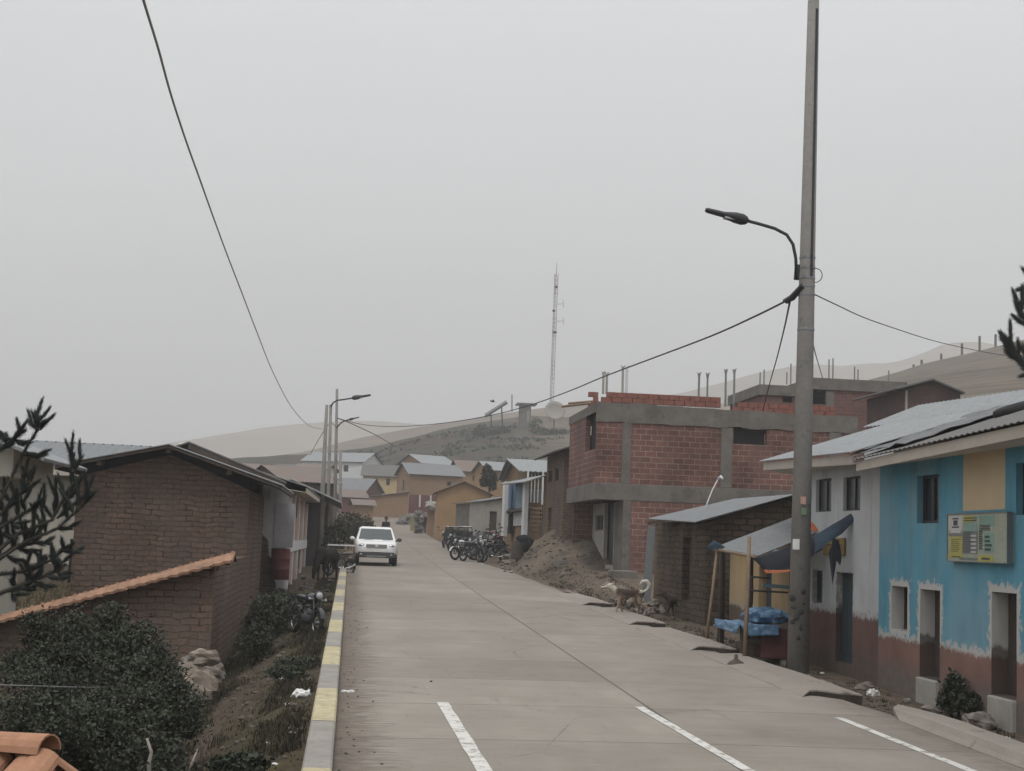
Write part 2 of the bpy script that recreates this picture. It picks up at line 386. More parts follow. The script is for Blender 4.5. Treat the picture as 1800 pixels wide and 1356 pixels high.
# terrain
def terrain_mat():
    g = G('earth'); ob = g.co(); x, y, z = g.sep(ob)
    n1 = g.noise(.35, 6, .62); n2 = g.noise(2.2, 6, .65); n3 = g.noise(16, 5, .7); nb = g.noise(.05, 5, .6)
    dirt = g.mix(g.mr(n2, .32, .68), (.105, .083, .066), (.165, .130, .103)); dirt = g.mix(1, dirt, g.mix(g.mr(n3, .3, .7), (.65,)*3, (1.25,)*3), 'MULTIPLY')
    grass = g.mix(g.mr(n3, .3, .7), (.040, .038, .024), (.095, .080, .048))
    fl = g.m2('MULTIPLY', g.mr(x, -.1, -.6), g.mr(y, 52, 40))
    fg = g.m2('MULTIPLY', fl, g.mr(g.m2('ADD', n2, g.m2('MULTIPLY', n1, .6)), .58, .86)); 
    near = g.mix(fg, g.mix(fl, dirt, g.mix(g.mr(n3, .3, .7), (.040, .033, .027), (.080, .062, .048))), grass)
    path = g.m2('MULTIPLY', g.m2('MULTIPLY', g.mr(g.m2('ABSOLUTE', g.m2('ADD', g.m2('ADD', x, 1.45), g.m2('MULTIPLY', n1, .6))), .55, .15), fl), g.mr(n2, .3, .6))
    near = g.mix(path, near, (.088, .066, .052))
    straw = g.m2('MULTIPLY', g.mr(x, -3.4, -4.6), g.mr(y, 60, 45)); near = g.mix(g.m2('MULTIPLY', straw, .8), near, g.mix(g.mr(n3, .3, .7), (.075, .060, .038), (.135, .108, .068)))
    rg = g.m2('MULTIPLY', g.m2('MULTIPLY', g.mr(x, 7.0, 7.6), g.mr(n1, .48, .66)), .55); near = g.mix(rg, near, (.075, .066, .042))
    n7 = g.noise(5.5, 6, .75); near = g.mix(g.m2('MULTIPLY', fl, g.m2('MULTIPLY', g.mr(n7, .5, .62), .75)), near, (.030, .026, .021)); near = g.mix(g.m2('MULTIPLY', fl, g.m2('MULTIPLY', g.mr(y, 19, 14), g.mr(n2, .42, .58))), near, g.mix(g.mr(n3, .35, .65), (.05, .042, .022), (.11, .088, .046))); near = g.mix(g.m2('MULTIPLY', g.mr(x, 7.0, 7.5), g.m2('MULTIPLY', g.mr(n7, .5, .60), .65)), near, (.050, .042, .036))
    hs = g.noise(.9, 5, .7, vec=g.mul(ob, .25, .12, 2.2)); hill = g.mix(g.mr(hs, .35, .65), (.042, .033, .028), (.098, .075, .059)); hill = g.mix(g.m2('MULTIPLY', g.mr(g.noise(.13, 7, .8), .48, .56), .8), hill, (.036, .032, .028))
    hill = g.mix(g.m2('MULTIPLY', g.mr(nb, .46, .60), g.mr(x, 62, 45)), hill, g.mix(g.mr(n2, .4, .6), (.032, .040, .032), (.070, .075, .060)))
    hill = g.mix(g.m2('MULTIPLY', g.mr(n1, .54, .62), .75), hill, (.06, .052, .045))
    rs = g.noise(1.0, 4, .6, vec=g.mul(ob, .05, .05, 1.6)); rh = g.mix(g.mr(rs, .40, .60), (.085, .073, .058), (.145, .122, .097))
    hill = g.mix(g.m2('MULTIPLY', g.mr(x, 55, 75), .85), hill, rh)
    c = g.mix(g.mr(y, 150, 190), near, hill); c = g.mix(g.m2('MULTIPLY', g.mr(x, 25, 40), g.mr(y, 30, 50)), c, rh)
    g.col(c); g.b.inputs['Roughness'].default_value = 1; g.b.inputs['Specular IOR Level'].default_value = .05
    g.bump(g.m2('ADD', n3, g.m2('MULTIPLY', n2, 1.5)), .7, .05); return g.m
M['earth'] = terrain_mat()
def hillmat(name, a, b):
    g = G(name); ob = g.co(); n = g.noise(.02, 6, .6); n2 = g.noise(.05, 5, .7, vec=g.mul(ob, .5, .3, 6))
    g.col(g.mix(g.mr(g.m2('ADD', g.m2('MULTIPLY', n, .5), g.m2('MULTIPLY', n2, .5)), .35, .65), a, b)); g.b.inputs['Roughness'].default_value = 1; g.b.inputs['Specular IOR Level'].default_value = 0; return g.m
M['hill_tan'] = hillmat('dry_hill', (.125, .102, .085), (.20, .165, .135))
M['hill_far'] = hillmat('far_hill', (.22, .195, .17), (.28, .25, .215))  # base colour lightened so that haze is painted into the hill
def road_mat():
    g = G('road_concrete'); ob = g.co(); x, y, z = g.sep(ob)
    sl = g.m2('FLOOR', g.m2('DIVIDE', g.m2('SUBTRACT', y, 15.97), 2.87)); ln = g.m2('GREATER_THAN', x, 3.9)
    wn = g.n('ShaderNodeTexWhiteNoise', {'Vector': g.comb(sl, ln, 0)}, noise_dimensions='2D').outputs['Value']
    n1 = g.noise(.7, 6, .65); n2 = g.noise(1, 5, .7, vec=g.mul(ob, .7, 26, 1)); n3 = g.noise(40, 3, .7); n4 = g.noise(5, 6, .7)
    c = g.mix(g.mr(n1, .3, .7), (.195, .172, .147), (.272, .244, .211)); c = g.mix(1, c, g.mix(g.mr(n2, .3, .7), (.90,)*3, (1.07,)*3), 'MULTIPLY')
    c = g.mix(1, c, g.mix(g.mr(n3, .3, .7), (.92,)*3, (1.06,)*3), 'MULTIPLY'); c = g.mix(1, c, g.mix(wn, (.88,)*3, (1.07,)*3), 'MULTIPLY')
    # joints between slabs
    fr = g.m2('SUBTRACT', g.m2('FRACT', g.m2('ADD', g.m2('DIVIDE', g.m2('SUBTRACT', y, 15.97), 2.87), .5)), .5); dj = g.m2('MULTIPLY', g.m2('ABSOLUTE', fr), 2.87)
    jt = g.m2('MULTIPLY', g.mr(g.m2('ADD', dj, g.m2('MULTIPLY', n4, .012)), .026, .014), g.mr(n1, .30, .46)); c = g.mix(g.m2('MULTIPLY', jt, .8), c, (.065, .055, .047))
    dl = g.m2('ABSOLUTE', g.m2('SUBTRACT', x, 3.9)); jl = g.mr(g.m2('ADD', dl, g.m2('MULTIPLY', n4, .012)), .032, .018); c = g.mix(g.m2('MULTIPLY', jl, .75), c, (.06, .05, .042))
    # soil washed along the kerb and the broken edge
    ed = g.noise(1, 6, .75, vec=g.mul(ob, 2.2, 9, 1)); dk = g.mr(g.m2('ADD', x, g.m2('MULTIPLY', g.m2('SUBTRACT', ed, .5), 1.8)), .55, .20); c = g.mix(g.m2('MULTIPLY', dk, .8), c, g.mix(g.mr(n4, .35, .65), (.07, .052, .040), (.15, .118, .094)))
    dr = g.mr(g.m2('ADD', x, g.m2('MULTIPLY', g.m2('SUBTRACT', n4, .5), 1.6)), 6.6, 7.1); c = g.mix(g.m2('MULTIPLY', dr, .65), c, (.13, .103, .083))
    c = g.mix(g.m2('MULTIPLY', g.mr(n4, .66, .74), .45), c, (.105, .087, .073))
    tl = g.m2('ABSOLUTE', g.m2('SUBTRACT', g.m2('ABSOLUTE', g.m2('SUBTRACT', x, 2.3)), .8)); c = g.mix(g.m2('MULTIPLY', g.mr(tl, .45, .1), g.m2('MULTIPLY', g.mr(n1, .4, .6), .14)), c, (.12, .10, .085))
    n5 = g.noise(.28, 4, .6, vec=g.mul(ob, 1.6, .5, 1)); c = g.mix(g.m2('MULTIPLY', g.mr(n5, .52, .66), .35), c, (.17, .148, .126)); n6 = g.noise(1, 6, .7, vec=g.mul(ob, 5, .55, 1)); c = g.mix(g.m2('MULTIPLY', g.mr(n6, .60, .70), .4), c, (.145, .125, .107))
    vo = g.n('ShaderNodeTexVoronoi', {'Vector': g.mul(ob, .33, .22, 1), 'Scale': 1.0}, feature='DISTANCE_TO_EDGE').outputs['Distance']; ck = g.m2('MULTIPLY', g.mr(g.m2('ADD', vo, g.m2('MULTIPLY', n4, .03)), .019, .015), g.mr(n5, .50, .56)); c = g.mix(g.m2('MULTIPLY', ck, .6), c, (.07, .06, .05))
    fd = g.mr(y, 62, 110); c = g.mix(g.m2('MULTIPLY', fd, .55), c, (.15, .122, .10))
    g.col(c); g.b.inputs['Roughness'].default_value = .85; g.bump(g.m2('ADD', n2, g.m2('SUBTRACT', n3, g.m2('MULTIPLY', jl, 2))), .25, .01); return g.m
M['road'] = road_mat()
def kerb_mat():
    g = G('kerb_paint'); ob = g.co(); x, y, z = g.sep(ob); n = g.noise(9, 6, .7); n2 = g.noise(2, 5)
    k = g.m2('MODULO', g.m2('ADD', g.m2('FLOOR', g.m2('DIVIDE', g.m2('SUBTRACT', y, 13.2-2.87*10), 2.87)), 0), 2)
    yel = g.mix(g.mr(n2, .3, .7), (.38, .33, .20), (.46, .41, .275)); gry = g.mix(g.mr(n2, .3, .7), (.215, .20, .185), (.29, .275, .25))
    c = g.mix(k, gry, yel); c = g.mix(g.m2('MULTIPLY', g.mr(n, .50, .66), .55), c, (.19, .165, .135)); c = g.mix(g.m2('MULTIPLY', g.mr(g.noise(1.1, 6, .7), .5, .62), .35), c, (.16, .14, .115))
    jd = g.m2('ABSOLUTE', g.m2('SUBTRACT', g.m2('FRACT', g.m2('ADD', g.m2('DIVIDE', g.m2('SUBTRACT', y, 16.07), 8.61), .5)), .5)); c = g.mix(g.m2('LESS_THAN', jd, .0022), c, (.05, .045, .04))
    g.col(c); g.bump(n, .35, .012); return g.m
M['kerb'] = kerb_mat()
M['mouth_dark'] = plain('mouth_dark', (.045, .037, .031), var=.4, sc_=5, fine=20, bump=.5)  # dark colour for the painted shade at the slab mouths
M['road_slab'] = plain('gutter_concrete', (.225, .20, .175), var=.15, sc_=1.5, fine=22, bump=.3, spots=((.13, .105, .085), .60, 2.5))
# ------------------------------------------------------------------ world, sun, camera
def world():
    w = bpy.data.worlds.new('World'); sc.world = w; w.use_nodes = True; t = w.node_tree; bg = t.nodes['Background']
    N = lambda k, **kw: (lambda q: ([setattr(q, a, b) for a, b in kw.items()], q)[1])(t.nodes.new(k))
    sky = N('ShaderNodeTexSky', sky_type='NISHITA'); sky.sun_disc = False; sky.sun_elevation = math.radians(SUN_EL); sky.sun_rotation = math.radians(SUN_ROT); sky.altitude = 3900; sky.dust_density = 3
    hs = N('ShaderNodeHueSaturation'); hs.inputs['Saturation'].default_value = .12; hs.inputs['Value'].default_value = .10; t.links.new(sky.outputs[0], hs.inputs['Color'])
    tc = N('ShaderNodeTexCoord'); sp = N('ShaderNodeSeparateXYZ'); t.links.new(tc.outputs['Generated'], sp.inputs[0])
    mp = N('ShaderNodeMapping'); mp.inputs['Scale'].default_value = (1.2, 1.2, 3.5); t.links.new(tc.outputs['Generated'], mp.inputs[0])
    nz = N('ShaderNodeTexNoise'); nz.inputs['Scale'].default_value = 1.6; nz.inputs['Detail'].default_value = 5; t.links.new(mp.outputs[0], nz.inputs['Vector'])
    ad = N('ShaderNodeMath', operation='MULTIPLY_ADD'); ad.inputs[1].default_value = .14; t.links.new(nz.outputs['Fac'], ad.inputs[0]); t.links.new(sp.outputs[2], ad.inputs[2])
    cr = N('ShaderNodeValToRGB'); e = cr.color_ramp.elements
    for i, (p, c) in enumerate(SKYR):
        k = e[i] if i < 2 else e.new(p)
        k.position = p; k.color = (*c, 1)
    t.links.new(ad.outputs[0], cr.inputs[0])
    mx = N('ShaderNodeMix', data_type='RGBA'); mx.inputs[0].default_value = .88; t.links.new(hs.outputs[0], mx.inputs[6]); t.links.new(cr.outputs[0], mx.inputs[7])
    t.links.new(mx.outputs[2], bg.inputs[0]); bg.inputs[1].default_value = 1.0
SUN_EL = 62; SUN_ROT = 200
SKYR = [(0.07, (.42, .415, .415)), (.17, (.52, .52, .52)), (.27, (.64, .645, .65)), (.45, (.76, .775, .785)), (.7, (1.2, 1.22, 1.23)), (1.0, (1.35, 1.37, 1.38))]
world()
sl = bpy.data.lights.new('sun', 'SUN'); sl.energy = 1.2; sl.angle = math.radians(14); sl.color = (1, .97, .93)
so = bpy.data.objects.new('sun', sl); COL.objects.link(so)
_a = math.radians(SUN_ROT); _e = math.radians(SUN_EL)
so.rotation_euler = (-V((math.sin(_a)*math.cos(_e), math.cos(_a)*math.cos(_e), math.sin(_e)))).to_track_quat('-Z', 'Y').to_euler(); so.location = (0, 0, 60)
cd = bpy.data.cameras.new('camera'); co_ = bpy.data.objects.new('camera', cd); COL.objects.link(co_); sc.camera = co_
cd.sensor_width = 36; cd.lens = 36*FPX/1800; cd.clip_end = 8000; cd.clip_start = .1
from mathutils import Matrix
mt = Matrix((RIGHT, UPV, -FWD)).transposed().to_4x4(); mt.translation = CAM; co_.matrix_world = mt
sc.view_settings.view_transform = 'Standard'; sc.view_settings.look = 'None'; sc.view_settings.exposure = .22; sc.view_settings.gamma = 1
sc.cycles.max_bounces = 5; sc.cycles.diffuse_bounces = 3; sc.cycles.glossy_bounces = 2; sc.cycles.volume_bounces = 0; sc.cycles.use_denoising = True
sc.cycles.use_adaptive_sampling = True; sc.cycles.adaptive_threshold = .02
# ------------------------------------------------------------------ ground, hills, road
def axis(segs):
    out = []
    for a, b, st in segs:
        n = max(1, int(round((b-a)/st))); out += [a+(b-a)*i/n for i in range(n)]
    return out+[segs[-1][1]]
xs = axis([(-1300, -300, 100), (-300, -80, 22), (-80, -24, 5), (-24, -8, 1.2), (-8, -.33, .24), (-.33, 6.7, 1.4), (6.7, 12, .24), (12, 24, 1.2), (24, 80, 5), (80, 300, 12), (300, 1300, 90)])
ys = axis([(-40, 6, 4), (6, 62, .35), (62, 120, 1.2), (120, 180, 3), (180, 340, 5), (340, 700, 30), (700, 1500, 130)])
g = MB(); nx = len(xs)
g.v = [V((x, y, TG(x, y))) for y in ys for x in xs]
g.f = [(j*nx+i, j*nx+i+1, (j+1)*nx+i+1, (j+1)*nx+i) for j in range(len(ys)-1) for i in range(nx-1)]
g.build('ground', M['earth'], smooth=True, kind='structure')
def hill(name, rid, D, mat, base=-12, nz=1.0, sl=.45, sd=0):
    h = MB(); us = [-1200+i*25 for i in range(int(4600/25)+1)]; fr = []
    for t in [i/14 for i in range(15)]: fr.append((1-sl*(1-t), t))
    for t in [.8, .55, .3, 0]: fr.append((1+.35*(1-t), t))
    for k, t in fr:
        for u in us:
            d = ray(u, horiz(u)); X = d.x/d.y*D*k
            zt = CAMZ+(horiz(u)-csp(rid, u))*D/FPX
            n = noise.noise(V((X*.012+sd, D*k*.012, sd)))*5+noise.noise(V((X*.04+sd, D*k*.04, sd)))*1.6
            h.v.append(V((X, D*k, base+(zt-base)*ss(t)**.8+n*nz*t)))
    m = len(us); h.f = [(j*m+i, j*m+i+1, (j+1)*m+i+1, (j+1)*m+i) for j in range(len(fr)-1) for i in range(m-1)]
    h.build(name, mat, smooth=True, kind='structure')
hill('hill', [(-1200, 900), (0, 880), (300, 842), (430, 814), (480, 802), (534, 794), (600, 780), (680, 765), (760, 753), (840, 741), (900, 730), (985, 714), (1060, 704), (1200, 702), (1400, 725), (1600, 765), (3400, 900)], 600, M['hill_tan'], nz=.45, sd=2)
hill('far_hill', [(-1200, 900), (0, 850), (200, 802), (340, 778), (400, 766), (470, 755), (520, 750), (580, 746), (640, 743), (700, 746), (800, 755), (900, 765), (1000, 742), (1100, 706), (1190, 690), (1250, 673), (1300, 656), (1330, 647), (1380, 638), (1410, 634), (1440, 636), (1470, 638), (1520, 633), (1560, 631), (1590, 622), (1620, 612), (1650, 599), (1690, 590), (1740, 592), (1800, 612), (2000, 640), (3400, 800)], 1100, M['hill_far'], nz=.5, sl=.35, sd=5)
# road: one sheet following the street profile
r = MB(); yy = axis([(-20, 62, 1.0), (62, 176, 3)]); xr = [-.05, .8, 2, 3.2, 4.6, 5.8]
def redge(y): return 6.93+.2*ss((21-y)/2)+noise.noise(V((y*.35, 2, 0)))*.10+noise.noise(V((y*1.3, 5, 0)))*.06-(.5*ss((y-58)/18) if y > 58 else 0)
for y in yy:
    for x in xr+[redge(y)]: r.v.append(V((x, y, zr(y)+.02*math.sin(max(0, min(PI, (x/6.9)*PI))))))
    for x in (redge(y)+.02, -.05): r.v.append(V((x, y, zr(y)-.2)))
k = 9
for j in range(len(yy)-1):
    for i in range(k): r.f.append((j*k+i, j*k+(i+1) % k, (j+1)*k+(i+1) % k, (j+1)*k+i))
r.build('road', M['road'], kind='structure')
def rz(x, y): return zr(y)+.02*math.sin(max(0, min(PI, (x/6.9)*PI)))
kb = MB()
KX0, KX1 = -.33, -.045
prev = None
yk = axis([(-6, 59, .5)])
for y in yk:
    z = zr(y); w = noise.noise(V((y*.6, 0, 9)))*.008
    kb.v += [V((KX1, y, z-.2)), V((KX1-.012, y, z+.135)), V((KX1-.03, y, z+.152)), V((KX0+.03, y, z+.152+w)), V((KX0+.012, y, z+.135)), V((KX0-.03, y, z-.55))]
for j in range(len(yk)-1):
    for i in range(5): kb.f.append((j*6+i, j*6+i+6, j*6+i+7, j*6+i+1))
L6 = (len(yk)-1)*6; kb.f.append(tuple(range(5, -1, -1))); kb.f.append(tuple(L6+i for i in range(6)))
kb.build('kerb', M['kerb'], kind='structure')
def roadpt(u, v):
    d = ray(u, v); d = d/d.y; y = 6
    while y < 90:
        p = CAM+d*y
        if p.z <= rz(p.x, y): return p
        y += .02
    return p
for nm, a, b in (('m', (767, 1235), (838, 1356)), ('m', (1115, 1243), (1306, 1356)), ('m', (1466, 1262), (1697, 1356))):
    p, q = roadpt(*a), roadpt(*b); wd = {767: .15, 1115: .12, 1466: .12}[a[0]]
    d = (q-p)/(q.y-p.y); q = p+d*(8.5-p.y); mk = MB(); n = 26
    for i in range(n+1):
        c = p.lerp(q, i/n); j1 = noise.noise(V((c.y*3, 1, c.x)))*.012; j2 = noise.noise(V((c.y*3, 4, c.x)))*.016
        for x in (c.x+j1, c.x+wd+j2): mk.v.append(V((x, c.y, rz(x, c.y)+.005)))
    mk.f = [(2*i, 2*i+2, 2*i+3, 2*i+1) for i in range(n)]
    mk.build('road_marking', M['paint_white'], kind='structure')
# raised gutter slabs along the broken road edge, hollow at the near end
SL = [(40.4, 47.0, 'small gutter slab farthest up the road edge, beyond the white and brown dog'), (33.4, 39.8, 'gutter slab with a dark open mouth right beside the white and brown dog'),
      (27.2, 32.9, 'gutter slab with a dark open mouth ending at the round stone by the stall pole'), (20.3, 26.9, 'gutter slab at the foot of the tall concrete lamp pole'), (10.0, 19.4, 'long grey gutter slab in front of the blue house')]
for y0, y1, lb in SL:
    s = MB(); n = 14; x0, x1 = 6.28, 7.22; nw = 8
    rows = [[], []]
    big = y0 < 15
    if big: x0, x1 = 7.02, 7.42
    else: x0 = 6.45
    for j in range(n+1):
        for i in range(nw+1):
            a = i/nw; x = x0+(x1-x0)*a
            yn = y0+(.55*math.sin(a*PI)*(1-a) + .35*(1-a)+noise.noise(V((a*4, y0, 2)))*.12)
            if big: y = lerp(y0, y1-1.0*(1-a)**2+noise.noise(V((a*4, y0, 2)))*.1, j/n)
            else: y = lerp(yn, y1, j/n)
            t = (y1-y)/(y1-y0)
            lift = (.012+.058*ss(t*1.3)) if not big else .10*ss((y1-y)/3+.4)+.02
            z = zr(y)+.008+lift*ss(a*3.2)+.02*a+noise.noise(V((x*3, y*2, 4)))*.008
            s.v.append(V((x, y, z))); rows[0].append(len(s.v)-1)
    o = len(s.v)
    for p in list(s.v): s.v.append(p-V((0, 0, .065)))
    w = nw+1
    for j in range(n):
        for i in range(nw):
            q = j*w+i; s.f.append((q, q+1, q+w+1, q+w)); s.f.append((o+q, o+q+w, o+q+w+1, o+q+1))
    for j in range(n):
        for i in (0, nw): q = j*w+i; s.f.append((q, q+w, o+q+w, o+q))
    for i in range(nw):
        for j in (0, n): q = j*w+i; s.f.append((q, o+q, o+q+1, q+1))
    be = MB()  # dark strip painting the shade of the open mouth onto the near end
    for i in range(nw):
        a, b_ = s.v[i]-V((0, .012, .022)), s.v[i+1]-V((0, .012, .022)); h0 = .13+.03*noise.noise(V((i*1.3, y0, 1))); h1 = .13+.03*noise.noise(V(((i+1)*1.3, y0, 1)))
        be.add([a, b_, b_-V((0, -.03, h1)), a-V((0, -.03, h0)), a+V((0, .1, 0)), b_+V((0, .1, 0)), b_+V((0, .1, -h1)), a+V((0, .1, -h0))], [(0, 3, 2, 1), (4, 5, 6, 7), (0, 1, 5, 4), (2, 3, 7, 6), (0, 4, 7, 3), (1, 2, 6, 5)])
    # side wall on the verge side
    for j in range(n):
        a = s.v[o+j*w+nw]; b = s.v[o+(j+1)*w+nw]; s.quad(a, b, b-V((0, 0, .25)), a-V((0, 0, .25)))
    gs = s.build('gutter_slab', M['road_slab'], smooth=False, origin=s.v[0]); be.build('mouth_shade', M['mouth_dark'], gs)
    tag(gs, lb, 'gutter slab', 'raised gutter slabs along the road edge')
# ------------------------------------------------------------------ building helpers
def fh(X, uL, uR, vT, vB):
    """opening on a street facade x = X from its picture corners -> y0, y1, z0, z1"""
    vm = (vT+vB)/2; um = (uL+uR)/2
    a = PX(uL, vm, X).y; b = PX(uR, vm, X).y
    return (min(a, b), max(a, b), PX(um, vB, X).z, PX(um, vT, X).z)
def window(par, o, ax, inn, hole, dep, fm='metal_dark', pm='glass', mull=1, bars=0, fw=.045, proud=0.0, name='window'):
    o, ax, inn = V(o), V(ax), V(inn); a, b, c, d = hole[:4]; up = V((0, 0, 1)); f = MB()
    e = .003; a += e; b -= e; c += e; d -= e
    ctr = lambda x, z: o+ax*x+up*z+inn*(dep-proud)
    th = .025
    f.obox(ctr((a+b)/2, d-fw/2), ax*(b-a)/2, inn*th, up*fw/2); f.obox(ctr((a+b)/2, c+fw/2), ax*(b-a)/2, inn*th, up*fw/2)
    f.obox(ctr(a+fw/2, (c+d)/2), ax*fw/2, inn*th, up*((d-c)/2-fw)); f.obox(ctr(b-fw/2, (c+d)/2), ax*fw/2, inn*th, up*((d-c)/2-fw))
    for i in range(mull):
        f.obox(ctr(a+(b-a)*(i+1)/(mull+1), (c+d)/2), ax*fw*.35, inn*th*.8, up*((d-c)/2-fw))
    for i in range(bars):
        f.obox(ctr((a+b)/2, c+(d-c)*(i+1)/(bars+1)), ax*((b-a)/2-fw), inn*th*.6, up*fw*.3)
    w = f.build(name, M[fm], par)
    p = MB(); p.obox(o+ax*(a+b)/2+up*(c+d)/2+inn*(dep+.012-proud), ax*((b-a)/2-fw*.5), inn*.006, up*((d-c)/2-fw*.5)); p.build('pane', M[pm], w)
    return w
def door(par, o, ax, inn, hole, dep, dm='door_brown', planks=3, knob=True):
    o, ax, inn = V(o), V(ax), V(inn); a, b, c, d = hole[:4]; up = V((0, 0, 1)); f = MB(); e = .004
    a += e; b -= e; c += e; d -= e
    for i in range(planks):
        x0 = a+(b-a)*i/planks+.006; x1 = a+(b-a)*(i+1)/planks-.006
        f.obox(o+ax*(x0+x1)/2+up*(c+d)/2+inn*(dep), ax*(x1-x0)/2, inn*.02, up*(d-c)/2)
    f.obox(o+ax*(a+b)/2+up*(c+d)/2+inn*(dep+.03), ax*(b-a)/2, inn*.012, up*(d-c)/2)
    q = f.build('door', M[dm], par)
    if knob:
        h = MB(); h.cap(o+ax*(a+.12)+up*(c+(d-c)*.48)+inn*(dep-.05), o+ax*(a+.12)+up*(c+(d-c)*.54)+inn*(dep-.05), .02, .02, 6); h.build('handle', M['steel'], q)
    return q
STREET = dict(ax=(0, 1, 0), inn=(1, 0, 0))
# ------------------------------------------------------------------ blue house
BX = 9.0; BY1 = PX(1545, 1000, BX).y; BY0 = 11.0; BZ = -.7
bh = [fh(BX, 1567, 1595, 1031, 1108), fh(BX, 1617, 1652, 1037, 1193), fh(BX, 1743, 1787, 1042, 1226), fh(BX, 1612, 1650, 835, 920), fh(BX, 1786, 1838, 812, 905)]
bh.append((BY0+1.2, BY0+2.3, -.1, 1.75))
def paint_wall(name, top, wst, base, low, zb, zl, openings, patch=None, thr=.10):
    g = G(name); ob = g.n('ShaderNodeNewGeometry').outputs['Position']; x, y, z = g.sep(ob)
    n1 = g.noise(1.3, 6, .65); n2 = g.noise(7, 6, .72); n3 = g.noise(2.2, 4, .6, vec=g.mul(ob, 1, 1, .25))
    c = g.mix(g.mr(n1, .3, .7), sc3(top, .9), sc3(top, 1.08)); c = g.mix(g.m2('MULTIPLY', g.mr(n3, .48, .68), .4), c, sc3(top, .55)); ds = g.noise(1, 5, .65, vec=g.mul(ob, 3.5, 3.5, .28)); c = g.mix(g.m2('MULTIPLY', g.mr(ds, .54, .70), .4), c, (.16, .145, .125)); c = g.mix(g.m2('MULTIPLY', g.mr(n2, .60, .72), .35), c, sc3(wst, .9)); c = g.mix(g.m2('MULTIPLY', g.mr(g.noise(.5, 5, .6), .50, .62), .22), c, sc3(wst, .75))
    if patch:
        pc, (py0, py1, pz0, pz1) = patch
        f = g.m2('MULTIPLY', g.m2('MULTIPLY', g.m2('GREATER_THAN', y, py0), g.m2('LESS_THAN', y, py1)), g.m2('MULTIPLY', g.m2('GREATER_THAN', z, pz0), g.m2('LESS_THAN', z, pz1)))
        c = g.mix(f, c, g.mix(g.mr(n1, .3, .7), sc3(pc, .92), sc3(pc, 1.05)))
    dm = None
    for a, b, q, r in openings:
        d = g.m2('MAXIMUM', g.m2('SUBTRACT', g.m2('ABSOLUTE', g.m2('SUBTRACT', y, (a+b)/2)), (b-a)/2), g.m2('SUBTRACT', g.m2('ABSOLUTE', g.m2('SUBTRACT', z, (q+r)/2)), (r-q)/2))
        dm = d if dm is None else g.m2('MINIMUM', dm, d)
    nz = g.m2('SUBTRACT', n2, .5)
    wc = g.mix(g.mr(n2, .3, .7), sc3(wst, .85), wst)
    if dm is not None:
        c = g.mix(g.mr(g.m2('ADD', g.m2('SUBTRACT', dm, thr), g.m2('MULTIPLY', nz, .55)), .015, -.015), c, wc)
    zn = g.m2('ADD', z, g.m2('MULTIPLY', nz, .28)); zn2 = g.m2('ADD', zn, g.m2('MULTIPLY', g.m2('SUBTRACT', n1, .5), .25))
    c = g.mix(g.mr(g.m2('ADD', z, g.m2('MULTIPLY', nz, .75)), zb+.11, zb+.05), c, wc)
    c = g.mix(g.m2('MULTIPLY', g.m2('MULTIPLY', g.mr(z, zb+1.1, zb+.3), .9), g.mr(g.noise(1, 6, .7, vec=g.mul(ob, 4, 4, 1.6)), .66, .69)), c, wc)
    bc = g.mix(g.mr(n1, .35, .65), sc3(base, .8), sc3(base, 1.1)); bc = g.mix(g.mr(zn2, zl+.25, zl-.1), bc, g.mix(g.mr(n2, .3, .7), sc3(low, .75), sc3(low, 1.15)))
    c = g.mix(g.mr(zn2, zb+.03, zb-.03), c, bc)
    if dm is not None: c = g.mix(g.m2('MULTIPLY', g.m2('LESS_THAN', dm, .004), g.m2('MULTIPLY', g.mr(zn, zb+.16, zb+.1), .8)), c, (.06, .048, .042))
    g.col(c); g.bump(g.m2('ADD', n2, n1), .35, .012); return g.m
py = fh(BX, 1693, 1767, 780, 897)
M['blue_wall'] = paint_wall('blue_wall', (.098, .275, .365), (.46, .45, .43), (.20, .115, .095), (.15, .125, .108), 1.08, .55, bh[:3]+[bh[5]], ((.50, .40, .26), (py[0], py[1], py[2], 4.2)))
root = thing('blue_house', 'bright blue two storey house with flaking white patches and a rust red foot', 'house', (BX, 18, 0))
w = MB(); w.panel((BX, BY0, BZ), (0, 1, 0), (1, 0, 0), BY1-BY0, 4.02-BZ, [(a-BY0, b-BY0, c-BZ, d-BZ) for a, b, c, d in bh], .34)
w.box(BX+.345, BX+5.2, BY1-.25, BY1-.002, BZ, 4.0); w.box(BX+.345, BX+5.2, BY0, BY0+.25, BZ, 4.0); w.box(BX+5, BX+5.3, BY0+.25, BY1-.25, BZ, 4.0)
w.box(BX+1.6, BX+1.7, BY0+.26, BY1-.26, BZ, 3.9)
w.build('wall', M['blue_wall'], root)
o = (BX, 0, 0)
window(root, o, inn=(1, 0, 0), ax=(0, 1, 0), hole=bh[0], dep=.24, fm='door_brown', pm='door_brown', mull=0)
for h_ in (bh[1], bh[2], bh[5]): door(root, o, (0, 1, 0), (1, 0, 0), h_, .26)
window(root, o, (0, 1, 0), (1, 0, 0), bh[3], .12, fm='metal_dark', pm='glass', mull=1)
window(root, o, (0, 1, 0), (1, 0, 0), bh[4], .12, fm='metal_dark', pm='glass', mull=1)
for h_ in (bh[1], bh[2]):
    s = MB(); s.box(BX-.07, BX+.22, h_[0]+.004, h_[1]-.004, h_[2]-.7, h_[2]-.01); s.build('doorstep', M['conc_light'], root, bevel=.02)
EX = BX-.55
f = MB(); ez0, ez1 = PX(1800, 746, EX).z, PX(1505, 812, EX).z; ya, yb = PX(1800, 746, EX).y, PX(1505, 812, EX).y
def ez(y): return ez1+(ez0-ez1)*(yb-y)/(yb-ya)
